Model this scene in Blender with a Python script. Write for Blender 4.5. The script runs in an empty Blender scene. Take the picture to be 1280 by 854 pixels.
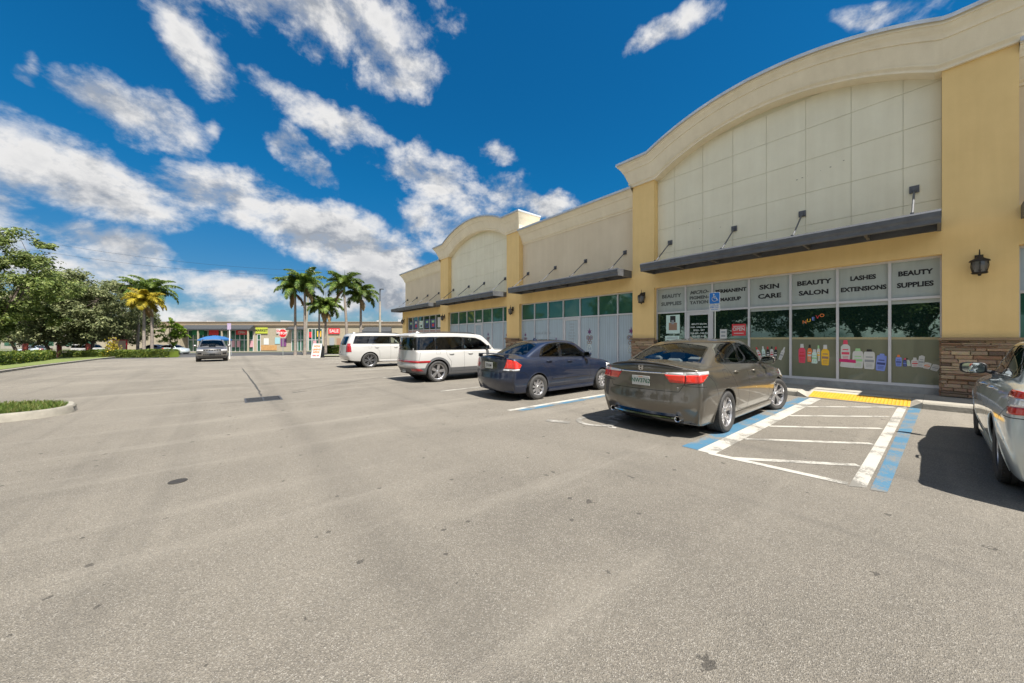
import bpy, bmesh, math, random
from mathutils import Vector, Matrix, noise as mnoise
from mathutils.bvhtree import BVHTree
R = math.radians
random.seed(7)
sc = bpy.context.scene
col = sc.collection

# ---------------------------------------------------------------- helpers
def zg(y, x=0.0):
    """gentle fall of the ground away from the camera (metres)"""
    if y < 8: return 0.0
    if y < 34:
        return -0.0068 * (y - 8)
    return max(-0.177 - 0.019 * (y - 34), -1.3)

def tag(o, label=None, cat=None, group=None, kind=None):
    if label: o['label'] = label
    if cat: o['category'] = cat
    if group: o['group'] = group
    if kind: o['kind'] = kind
    return o

def empty(name, loc=(0, 0, 0), rz=0.0):
    o = bpy.data.objects.new(name, None)
    o.empty_display_size = 0.3
    col.objects.link(o)
    o.location = loc
    o.rotation_euler = (0, 0, rz)
    return o

def link_mesh(name, me, mats, parent=None, smooth=None):
    if not isinstance(mats, (list, tuple)): mats = [mats]
    if len(me.materials) == 0:
        for m in mats: me.materials.append(m)
    if smooth is not None:
        if smooth is True:
            for p in me.polygons: p.use_smooth = True
        else:
            for p in me.polygons: p.use_smooth = True
            me.set_sharp_from_angle(angle=R(smooth))
    o = bpy.data.objects.new(name, me)
    col.objects.link(o)
    if parent is not None: o.parent = parent
    return o

def bm_obj(name, bm, mats, parent=None, smooth=None):
    me = bpy.data.meshes.new(name)
    bm.to_mesh(me); bm.free()
    return link_mesh(name, me, mats, parent, smooth)

class MB:
    """collects simple shapes into one mesh"""
    def __init__(s):
        s.v = []; s.f = []; s.m = []
    def add(s, vs, fs, mi=0):
        b = len(s.v)
        s.v += [tuple(v) for v in vs]
        s.f += [tuple(b + i for i in f) for f in fs]
        s.m += [mi] * len(fs)
    def box(s, x0, x1, y0, y1, z0, z1, mi=0):
        s.add([(x0,y0,z0),(x1,y0,z0),(x1,y1,z0),(x0,y1,z0),(x0,y0,z1),(x1,y0,z1),(x1,y1,z1),(x0,y1,z1)],
              [(0,3,2,1),(4,5,6,7),(0,1,5,4),(1,2,6,5),(2,3,7,6),(3,0,4,7)], mi)
    def obox(s, c, ax, ay, az, mi=0):
        c, ax, ay, az = Vector(c), Vector(ax), Vector(ay), Vector(az)
        vs = [c - ax - ay - az, c + ax - ay - az, c + ax + ay - az, c - ax + ay - az,
              c - ax - ay + az, c + ax - ay + az, c + ax + ay + az, c - ax + ay + az]
        s.add(vs, [(0,3,2,1),(4,5,6,7),(0,1,5,4),(1,2,6,5),(2,3,7,6),(3,0,4,7)], mi)
    def tube(s, pts, rs, n=10, mi=0, cap=True):
        pts = [Vector(p) for p in pts]
        if not isinstance(rs, (list, tuple)): rs = [rs] * len(pts)
        b = len(s.v)
        up = Vector((0, 0, 1))
        t0 = (pts[1] - pts[0]).normalized()
        if abs(t0.dot(up)) > .95: up = Vector((1, 0, 0))
        for i, p in enumerate(pts):
            if i == 0: t = pts[1] - pts[0]
            elif i == len(pts) - 1: t = pts[-1] - pts[-2]
            else: t = (pts[i + 1] - pts[i - 1])
            t.normalize()
            a = t.cross(up)
            if a.length < 1e-5: a = t.cross(Vector((0, 1, 0)))
            a.normalize(); c = a.cross(t).normalized()
            up = c
            for k in range(n):
                g = 2 * math.pi * k / n
                s.v.append(tuple(p + (a * math.cos(g) + c * math.sin(g)) * rs[i]))
        for i in range(len(pts) - 1):
            for k in range(n):
                k2 = (k + 1) % n
                s.f.append((b + i*n + k, b + (i+1)*n + k, b + (i+1)*n + k2, b + i*n + k2)); s.m.append(mi)
        if cap:
            s.f.append(tuple(b + k for k in range(n))); s.m.append(mi)
            s.f.append(tuple(b + (len(pts)-1)*n + k for k in reversed(range(n)))); s.m.append(mi)
    def lathe(s, prof, c=(0,0,0), axis='z', n=24, mi=0, mis=None, close=False):
        """prof: list of (r, h)"""
        b = len(s.v); c = Vector(c)
        for (r, h) in prof:
            for k in range(n):
                g = 2 * math.pi * k / n
                a, d = r * math.cos(g), r * math.sin(g)
                if axis == 'z': p = Vector((a, d, h))
                elif axis == 'y': p = Vector((a, h, d))
                else: p = Vector((h, a, d))
                s.v.append(tuple(c + p))
        m = len(prof)
        for i in range(m if close else m - 1):
            j = (i + 1) % m
            for k in range(n):
                k2 = (k + 1) % n
                q = (b+i*n+k, b+i*n+k2, b+j*n+k2, b+j*n+k)
                s.f.append(q); s.m.append(mis[i] if mis else mi)
    def prism(s, poly, a0, a1, axis='x', mi=0):
        """poly in the two remaining axes (x:(y,z) y:(x,z) z:(x,y)), extruded along axis"""
        n = len(poly)
        def P(u, v, a):
            return (a, u, v) if axis == 'x' else ((u, a, v) if axis == 'y' else (u, v, a))
        vs = [P(u, v, a0) for u, v in poly] + [P(u, v, a1) for u, v in poly]
        fs = [tuple(range(n)), tuple(reversed(range(n, 2*n)))]
        for i in range(n):
            j = (i + 1) % n
            fs.append((i, i + n, j + n, j))
        s.add(vs, fs, mi)
    def sheet(s, poly, a, axis='x', mi=0):
        def P(u, v):
            return (a, u, v) if axis == 'x' else ((u, a, v) if axis == 'y' else (u, v, a))
        s.add([P(u, v) for u, v in poly], [tuple(range(len(poly)))], mi)
    def build(s, name, mats, parent=None, smooth=None, recalc=True, bevel=None):
        me = bpy.data.meshes.new(name)
        me.from_pydata(s.v, [], s.f)
        me.polygons.foreach_set('material_index', s.m)
        if recalc or bevel:
            bm = bmesh.new(); bm.from_mesh(me)
            if recalc: bmesh.ops.recalc_face_normals(bm, faces=bm.faces[:])
            if bevel:
                es = [e for e in bm.edges if len(e.link_faces) == 2 and e.calc_face_angle(0) > R(30)]
                bmesh.ops.bevel(bm, geom=es, offset=bevel, segments=2, affect='EDGES', clamp_overlap=True, profile=.6)
            bm.to_mesh(me); bm.free()
        return link_mesh(name, me, mats, parent, smooth)

def children(o): return [c for c in bpy.data.objects if c.parent == o]
_kids = {}
def copy_tree(o, parent=None):
    c = o.copy(); col.objects.link(c)
    if parent is not None: c.parent = parent
    for ch in children(o):
        copy_tree(ch, c)
    return c

# ---------------------------------------------------------------- materials
def new_mat(name):
    m = bpy.data.materials.new(name); m.use_nodes = True
    nt = m.node_tree
    b = nt.nodes['Principled BSDF']
    return m, nt, b
def N(nt, typ, **kw):
    n = nt.nodes.new(typ)
    for k, v in kw.items():
        if k.startswith('i_'):
            key = k[2:]
            key = int(key) if key.isdigit() else key.replace('_', ' ')
            n.inputs[key].default_value = v
        else: setattr(n, k, v)
    return n
def L(nt, a, b): nt.links.new(a, b)

def mat(name, rgb, rough=.6, metal=0., spec=.5, coat=0., bump=0., bscale=200., var=0., vscale=3., vcol=None,
        emit=None, estr=0., ior=1.5, coat_rough=.03, bdist=.01):
    m, nt, b = new_mat(name)
    b.inputs['Base Color'].default_value = (*rgb, 1)
    b.inputs['Roughness'].default_value = rough
    b.inputs['Metallic'].default_value = metal
    b.inputs['Specular IOR Level'].default_value = spec
    b.inputs['IOR'].default_value = ior
    b.inputs['Coat Weight'].default_value = coat
    b.inputs['Coat Roughness'].default_value = coat_rough
    if emit:
        b.inputs['Emission Color'].default_value = (*emit, 1)
        b.inputs['Emission Strength'].default_value = estr
    tc = N(nt, 'ShaderNodeTexCoord')
    if var > 0:
        nz = N(nt, 'ShaderNodeTexNoise', i_Scale=vscale, i_Detail=6., i_Roughness=.65)
        L(nt, tc.outputs['Object'], nz.inputs['Vector'])
        mr = N(nt, 'ShaderNodeMapRange', i_1=.3, i_2=.7)
        L(nt, nz.outputs['Fac'], mr.inputs['Value'])
        mx = N(nt, 'ShaderNodeMix', data_type='RGBA')
        v2 = vcol if vcol else tuple(c * (1 - var) for c in rgb)
        mx.inputs[6].default_value = (*rgb, 1); mx.inputs[7].default_value = (*v2, 1)
        L(nt, mr.outputs['Result'], mx.inputs[0])
        L(nt, mx.outputs[2], b.inputs['Base Color'])
    if bump > 0:
        nz = N(nt, 'ShaderNodeTexNoise', i_Scale=bscale, i_Detail=4.)
        L(nt, tc.outputs['Object'], nz.inputs['Vector'])
        bp = N(nt, 'ShaderNodeBump', i_Strength=bump, i_Distance=bdist)
        L(nt, nz.outputs['Fac'], bp.inputs['Height'])
        L(nt, bp.outputs['Normal'], b.inputs['Normal'])
    return m

def paint(name, rgb, metal=0., rough=.35, flake=0.):
    """car paint: coloured base under a clear coat; the inside of the shell is dark lining"""
    m, nt, b = new_mat(name)
    b.inputs['Metallic'].default_value = metal
    b.inputs['Roughness'].default_value = rough
    b.inputs['Coat Weight'].default_value = 1.
    b.inputs['Coat Roughness'].default_value = .025
    g = N(nt, 'ShaderNodeNewGeometry')
    tc = N(nt, 'ShaderNodeTexCoord')
    mx = N(nt, 'ShaderNodeMix', data_type='RGBA')
    mx.inputs[6].default_value = (*rgb, 1); mx.inputs[7].default_value = (.03, .03, .032, 1)
    L(nt, g.outputs['Backfacing'], mx.inputs[0])
    # road dust: a thin patchy film
    nz = N(nt, 'ShaderNodeTexNoise', i_Scale=2.2, i_Detail=7., i_Roughness=.7)
    L(nt, tc.outputs['Object'], nz.inputs['Vector'])
    mr = N(nt, 'ShaderNodeMapRange', i_1=.45, i_2=.8, i_3=0., i_4=.06)
    L(nt, nz.outputs['Fac'], mr.inputs['Value'])
    m2 = N(nt, 'ShaderNodeMix', data_type='RGBA')
    m2.inputs[7].default_value = (.25, .22, .18, 1)
    L(nt, mr.outputs['Result'], m2.inputs[0]); L(nt, mx.outputs[2], m2.inputs[6])
    L(nt, m2.outputs[2], b.inputs['Base Color'])
    mr2 = N(nt, 'ShaderNodeMapRange', i_1=.35, i_2=.8, i_3=.015, i_4=.09)
    L(nt, nz.outputs['Fac'], mr2.inputs['Value'])
    L(nt, mr2.outputs['Result'], b.inputs['Coat Roughness'])
    return m

def thin_glass(name, tint, refl=1.5, rough=.01):
    m, nt, b = new_mat(name)
    nt.nodes.remove(b)
    out = nt.nodes['Material Output']
    tr = N(nt, 'ShaderNodeBsdfTransparent'); tr.inputs[0].default_value = (*tint, 1)
    gl = N(nt, 'ShaderNodeBsdfGlossy'); gl.inputs['Roughness'].default_value = rough
    gl.inputs[0].default_value = (.95, .97, 1, 1)
    fr = N(nt, 'ShaderNodeFresnel', i_IOR=refl)
    mx = N(nt, 'ShaderNodeMixShader')
    L(nt, fr.outputs[0], mx.inputs[0]); L(nt, tr.outputs[0], mx.inputs[1]); L(nt, gl.outputs[0], mx.inputs[2])
    L(nt, mx.outputs[0], out.inputs['Surface'])
    return m

M = {}
M['rubber'] = mat('tyre_rubber', (.028, .028, .03), .75, bump=.3, bscale=60, var=.5, vcol=(.06,.056,.05), vscale=8)
M['alloy'] = mat('alloy_silver', (.62, .61, .62), .3, metal=.9)
M['alloy_dark'] = mat('alloy_dark', (.03, .03, .033), .35, metal=.6)
M['brake'] = mat('brake_iron', (.08, .075, .07), .5, metal=.6)
M['black_plastic'] = mat('black_plastic', (.02, .02, .021), .5, bump=.1)
M['cladding'] = mat('grey_cladding', (.085, .085, .088), .55, bump=.1)
M['gloss_black'] = mat('gloss_black', (.008, .008, .009), .08, coat=1.)
M['chrome'] = mat('chrome', (.78, .78, .8), .12, metal=1.)
M['red_lens'] = mat('red_lens', (.72, .03, .015), .12, coat=1., var=.35, vscale=9)
M['dark_red_lens'] = mat('dark_red_lens', (.3, .012, .015), .15, coat=1.)
M['clear_lens'] = mat('clear_lens', (.75, .74, .74), .1, coat=1., metal=.4)
M['car_glass'] = thin_glass('car_glass', (.66, .72, .70), 1.55)
M['privacy_glass'] = thin_glass('privacy_glass', (.05, .06, .065), 1.6)
M['seat_dark'] = mat('seat_dark', (.03, .03, .034), .8)
M['seat_grey'] = mat('seat_grey', (.22, .225, .24), .8)
M['lining'] = mat('cabin_lining', (.025, .025, .028), .9)
M['gap'] = mat('panel_gap', (.006, .006, .006), .9)
M['plate_white'] = mat('plate_white', (.55, .55, .52), .4)
M['plate_green'] = mat('plate_ink', (.05, .16, .1), .5)
M['orange_ink'] = mat('orange_ink', (.8, .3, .08), .5)
M['mirror_glass'] = mat('mirror_glass', (.55, .6, .6), .03, metal=1.)

def text_mesh(txt, size, bold=.0, extrude=.0, align='CENTER', shear=0.):
    cu = bpy.data.curves.new('txt', 'FONT')
    cu.body = txt; cu.size = size; cu.offset = bold; cu.extrude = extrude
    cu.align_x = align; cu.align_y = 'CENTER'; cu.shear = shear
    cu.resolution_u = 3
    o = bpy.data.objects.new('txt', cu); col.objects.link(o)
    dg = bpy.context.evaluated_depsgraph_get()
    me = bpy.data.meshes.new_from_object(o.evaluated_get(dg))
    col.objects.unlink(o); bpy.data.objects.remove(o); bpy.data.curves.remove(cu)
    return me
def text(name, txt, size, m, loc, xdir, ydir, parent=None, bold=0., extrude=.0, sx=1., shear=0.):
    """flat lettering; xdir reading direction, ydir up"""
    me = text_mesh(txt, size, bold, extrude, shear=shear)
    X = Vector(xdir).normalized(); Y = Vector(ydir).normalized(); Z = X.cross(Y)
    Mx = Matrix((( X.x*sx, Y.x, Z.x, loc[0]), (X.y*sx, Y.y, Z.y, loc[1]), (X.z*sx, Y.z, Z.z, loc[2]), (0,0,0,1)))
    me.transform(Mx)
    me.materials.clear()
    return link_mesh(name, me, m, parent)
th = math.atan2(350, 432)
SUN_E = 3.0; SKY_STR = .12; SKY_SAT = 1.25; SKY_VAL = 1.; SKY_TINT = (.03, .265, .35); CLOUD = 2.2; EXPO = 1.74
# ---------------------------------------------------------------- cars
def lerp(a, b, t): return a + (b - a) * t
def interp(xs, ys, x):
    if x <= xs[0]: return ys[0]
    for i in range(len(xs) - 1):
        if x <= xs[i + 1]:
            return lerp(ys[i], ys[i + 1], (x - xs[i]) / (xs[i + 1] - xs[i]))
    return ys[-1]

def car_shell(S):
    """box-modelled cage -> subdivision surface -> bmesh"""
    xs = S['xs']; n = len(xs) - 1
    J = 3; K = 3; jg = 2
    cf = [0, .45, S.get('yin', .82), 1.0]
    rf = S.get('rowy', [.90, .985, 1.0, .95])
    rz = S.get('rowt', [0, .30, .66, 1.0])
    a, b = S['a'], S['b']
    verts = []; ids = {}
    def vid(key, p):
        if key not in ids:
            ids[key] = len(verts); verts.append(p)
        return ids[key]
    def P(s, i, j, k):
        w = S['w'][i]
        z = lerp(S['zb'][i], S['zs'][i], rz[k])
        if k == 2 and 'zcrease' in S: z = S['zcrease'][i]
        y = w * rf[k] * cf[j]
        if k == K and j < J:
            y = w * cf[j] * rf[k] if j < jg else w * cf[jg]
            yf = y / (w * rf[k])
            z = S['zc'][i] - (S['zc'][i] - S['zs'][i]) * yf ** 2
        x = xs[i]
        yf = cf[j]
        if i == 0: x += S['rear'][k] + S['rplan'] * yf ** 3
        if i == 1: x += .3 * S['rplan'] * yf ** 3
        if i == n: x -= S['front'][k] + S['fplan'] * yf ** 2.5
        if i == n - 1: x -= .45 * S['fplan'] * yf ** 3
        if j == 0: s = 0
        return vid(('L', s, i, j, k), (x, s * y, z))
    xr, zr, yr = S['xr'], S['zr'], S['yr']
    def G(s, i, j, l):
        if l == 0: return P(s, i, j, K)
        t = l / 2.
        g = i - a
        w = S['w'][i]
        y0 = w * cf[jg]; y1 = yr[g]
        zt0 = S['zc'][i] - (S['zc'][i] - S['zs'][i]) * (cf[jg] / rf[K]) ** 2
        yf = cf[j] / cf[jg]
        ye = lerp(y0, y1, t ** 1.25 if l == 1 else 1.)
        y = ye * yf
        zt = zr[g] - S.get('crown', .05) * yf ** 2.
        z = lerp(zt0, zt, t) if l == 1 else zt
        if l == 1 and yf < 1: z = lerp(lerp(S['zc'][i], zt0, yf ** 2), zt, t)
        x = lerp(xs[i], xr[g], t)
        if i == a:
            x0 = xs[i] + (S['rear'][K] if a == 0 else 0)
            x = lerp(x0, xr[g], t) - S.get('rbulge', .05) * (1 - yf ** 2) * (1 if l == 1 else .6) + (S['rplan'] * .6 * yf**3 if a == 0 else 0)
        if i == b: x += S.get('fbulge', .12) * (1 - yf ** 2) * (1 if l == 1 else .6)
        if i == b and l == 1: x += .03
        if j == 0: s = 0
        return vid(('G', s, i, j, l), (x, s * y, z))
    faces = []
    creases = {}
    def q(*v): faces.append(v)
    def cr(u, v, c): creases[(min(u, v), max(u, v))] = c
    for s in (1, -1):
        for i in range(n):
            for k in range(K): q(P(s,i,J,k), P(s,i+1,J,k), P(s,i+1,J,k+1), P(s,i,J,k+1))
            for j in range(J):
                q(P(s,i,j,0), P(s,i+1,j,0), P(s,i+1,j+1,0), P(s,i,j+1,0))
                if not (a <= i < b and j < jg):
                    q(P(s,i,j,K), P(s,i+1,j,K), P(s,i+1,j+1,K), P(s,i,j+1,K))
            cr(P(s,i,J,K), P(s,i+1,J,K), S.get('c_sh', .35))
            cr(P(s,i,J,2), P(s,i+1,J,2), S.get('c_mid', .25))
            cr(P(s,i,J,0), P(s,i+1,J,0), .6)
            if a <= i < b:
                cr(P(s,i,jg,K), P(s,i+1,jg,K), .55)
                cr(G(s,i,jg,2), G(s,i+1,jg,2), S.get('c_roof', .35))
        for i in (0, n):
            for k in range(K):
                for j in range(J): q(P(s,i,j,k), P(s,i,j+1,k), P(s,i,j+1,k+1), P(s,i,j,k+1))
            for j in range(J):
                cr(P(s,i,j,K), P(s,i,j+1,K), S.get('c_end', .45) if i == 0 else .3)
                cr(P(s,i,j,0), P(s,i,j+1,0), .6)
                if i == 0: cr(P(s,i,j,1), P(s,i,j+1,1), S.get('c_bump', .5))
                if i == 0: cr(P(s,i,j,2), P(s,i,j+1,2), S.get('c_bump2', .2))
        for l in range(2):
            for i in range(a, b): q(G(s,i,jg,l), G(s,i+1,jg,l), G(s,i+1,jg,l+1), G(s,i,jg,l+1))
            for j in range(jg):
                for i in (a, b): q(G(s,i,j,l), G(s,i,j+1,l), G(s,i,j+1,l+1), G(s,i,j,l+1))
            cr(G(s,a,jg,l), G(s,a,jg,l+1), .3); cr(G(s,b,jg,l), G(s,b,jg,l+1), .3)
        for i in range(a, b):
            for j in range(jg): q(G(s,i,j,2), G(s,i+1,j,2), G(s,i+1,j+1,2), G(s,i,j+1,2))
        for j in range(jg):
            if a > 0: cr(G(s,a,j,0), G(s,a,j+1,0), .5)
            cr(G(s,b,j,0), G(s,b,j+1,0), .6)
            cr(G(s,a,j,2), G(s,a,j+1,2), S.get('c_rtop', .2)); cr(G(s,b,j,2), G(s,b,j+1,2), .2)
    me = bpy.data.meshes.new('cage')
    me.from_pydata(verts, [], faces)
    bm = bmesh.new(); bm.from_mesh(me)
    bmesh.ops.remove_doubles(bm, verts=bm.verts[:], dist=1e-6)
    bmesh.ops.recalc_face_normals(bm, faces=bm.faces[:])
    cl = bm.edges.layers.float.new('crease_edge')
    bm.verts.ensure_lookup_table()
    pos = {}
    for e in bm.edges: pos[tuple(sorted((tuple(round(c, 4) for c in e.verts[0].co), tuple(round(c, 4) for c in e.verts[1].co))))] = e
    for (u, v), c in creases.items():
        k = tuple(sorted((tuple(round(t, 4) for t in verts[u]), tuple(round(t, 4) for t in verts[v]))))
        if k in pos: pos[k][cl] = c
    bm.to_mesh(me); bm.free()
    o = bpy.data.objects.new('cage', me); col.objects.link(o)
    md = o.modifiers.new('s', 'SUBSURF'); md.levels = S.get('sub', 3); md.render_levels = md.levels
    dg = bpy.context.evaluated_depsgraph_get()
    me2 = bpy.data.meshes.new_from_object(o.evaluated_get(dg))
    bpy.data.objects.remove(o)
    bm = bmesh.new(); bm.from_mesh(me2)
    lay = bm.edges.layers.float.get('crease_edge')
    if lay: bm.edges.layers.float.remove(lay)
    for f in bm.faces: f.smooth = True; f.material_index = 0
    return bm

AX = {'x': (1, 2), 'y': (0, 2), 'z': (0, 1)}
def inside(poly, u, v):
    c = False; n = len(poly); j = n - 1
    for i in range(n):
        xi, yi = poly[i]; xj, yj = poly[j]
        if (yi > v) != (yj > v) and u < (xj - xi) * (v - yi) / (yj - yi) + xi: c = not c
        j = i
    return c

import numpy as np
class Cutter:
    """keeps face boxes in arrays so that many small cuts stay fast"""
    def __init__(s, bm):
        s.bm = bm; s.f = []; s.n = 0
        s.mn = np.zeros((60000, 3)); s.mx = np.zeros((60000, 3)); s.live = np.zeros(60000, bool)
        s.idx = {}
        for f in bm.faces: s.add(f)
    def add(s, f):
        if s.n >= len(s.live):
            s.mn = np.vstack([s.mn, np.zeros_like(s.mn)]); s.mx = np.vstack([s.mx, np.zeros_like(s.mx)])
            s.live = np.concatenate([s.live, np.zeros_like(s.live)])
        co = [v.co for v in f.verts]
        i = s.n; s.n += 1
        s.f.append(f)
        s.mn[i] = [min(c[k] for c in co) for k in range(3)]
        s.mx[i] = [max(c[k] for c in co) for k in range(3)]
        s.live[i] = True
        return i
    def query(s, ia, ib, U0, U1, V0, V1):
        n = s.n
        m = s.live[:n] & (s.mx[:n, ia] >= U0) & (s.mn[:n, ia] <= U1) & (s.mx[:n, ib] >= V0) & (s.mn[:n, ib] <= V1)
        return np.nonzero(m)[0]
    def kill(s, ids): s.live[ids] = False
CUT = {}

def cut_select(bm, polys, filt):
    """cookie-cut the surface along the outlines, return the faces inside all of them"""
    C = CUT.get(id(bm))
    if C is None or C.bm is not bm:
        CUT.clear(); C = CUT[id(bm)] = Cutter(bm)
    out = None
    for ax, poly in polys:
        ia, ib = AX[ax]; n = len(poly)
        us = [p[0] for p in poly]; vs = [p[1] for p in poly]
        U0, U1, V0, V1 = min(us), max(us), min(vs), max(vs)
        for i in range(n):
            p, q_ = poly[i], poly[(i + 1) % n]
            d = (q_[0] - p[0], q_[1] - p[1])
            if abs(d[0]) + abs(d[1]) < 1e-7: continue
            a0, a1 = min(p[0], q_[0]) - 1e-4, max(p[0], q_[0]) + 1e-4
            b0, b1 = min(p[1], q_[1]) - 1e-4, max(p[1], q_[1]) + 1e-4
            fs = []; ids = []
            for k in C.query(ia, ib, a0, a1, b0, b1):
                f = C.f[k]
                if filt(f.calc_center_median(), f.normal): fs.append(f); ids.append(k)
            if not fs: continue
            no = [0, 0, 0]; co = [0, 0, 0]
            no[ia] = -d[1]; no[ib] = d[0]; co[ia] = p[0]; co[ib] = p[1]
            es = list({e for f in fs for e in f.edges}); vv = list({v for f in fs for v in f.verts})
            ret = bmesh.ops.bisect_plane(bm, geom=fs + es + vv, dist=1e-6, plane_co=co, plane_no=no)
            C.kill(ids)
            for g in ret['geom']:
                if isinstance(g, bmesh.types.BMFace): C.add(g)
    ax, poly = polys[0]; ia, ib = AX[ax]
    us = [p[0] for p in poly]; vs = [p[1] for p in poly]
    res = []; C.last = []
    for k in C.query(ia, ib, min(us), max(us), min(vs), max(vs)):
        f = C.f[k]
        c = f.calc_center_median()
        if not filt(c, f.normal): continue
        if all(inside(pl, c[AX[a_][0]], c[AX[a_][1]]) for a_, pl in polys):
            res.append(f); C.last.append(k)
    return res

def drop(bm, fs):
    """delete the faces returned by the last cut_select"""
    C = CUT[id(bm)]; C.kill(C.last)
    bmesh.ops.delete(bm, geom=fs, context='FACES')

def take(bm, faces, offset=0., rim=0.):
    """move faces to a bmesh of their own; optional offset along the normals and a rim"""
    nb = bmesh.new(); vm = {}
    for f in faces:
        vs = []
        for v in f.verts:
            if v not in vm: vm[v] = nb.verts.new(v.co + v.normal * offset)
            vs.append(vm[v])
        try:
            g = nb.faces.new(vs); g.smooth = True
        except ValueError: pass
    if rim:
        nv = {w: v.normal.copy() for v, w in vm.items()}
        for e in [e for e in nb.edges if len(e.link_faces) == 1]:
            f = e.link_faces[0]
            a_, b_ = e.verts
            for lp in f.loops:
                if lp.edge == e: a_, b_ = lp.vert, lp.link_loop_next.vert
            c1 = nb.verts.new(a_.co - nv[a_] * rim); c2 = nb.verts.new(b_.co - nv[b_] * rim)
            g = nb.faces.new((b_, a_, c1, c2)); g.smooth = False
    drop(bm, faces)
    return nb

def stroke(pts, w, closed=False):
    r = []
    m = len(pts)
    for i in range(m if closed else m - 1):
        p = Vector(pts[i]); q_ = Vector(pts[(i + 1) % m])
        d = (q_ - p)
        if d.length < 1e-6: continue
        d.normalize(); nn = Vector((-d.y, d.x)) * w / 2; e = d * w * .3
        r.append([tuple(p - e - nn), tuple(q_ + e - nn), tuple(q_ + e + nn), tuple(p - e + nn)])
    return r

def round_poly(poly, r, seg=3):
    """rounds the corners of an outline"""
    out = []; n = len(poly)
    for i in range(n):
        p0, p1, p2 = Vector(poly[i - 1]), Vector(poly[i]), Vector(poly[(i + 1) % n])
        rr = r[i] if isinstance(r, (list, tuple)) else r
        d1 = (p0 - p1); d2 = (p2 - p1)
        k = min(rr, d1.length * .45, d2.length * .45)
        a_ = p1 + d1.normalized() * k; b_ = p1 + d2.normalized() * k
        for s in range(seg + 1):
            t = s / seg
            out.append(tuple(a_ * (1 - t) ** 2 + p1 * 2 * t * (1 - t) + b_ * t * t))
    return out

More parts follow.
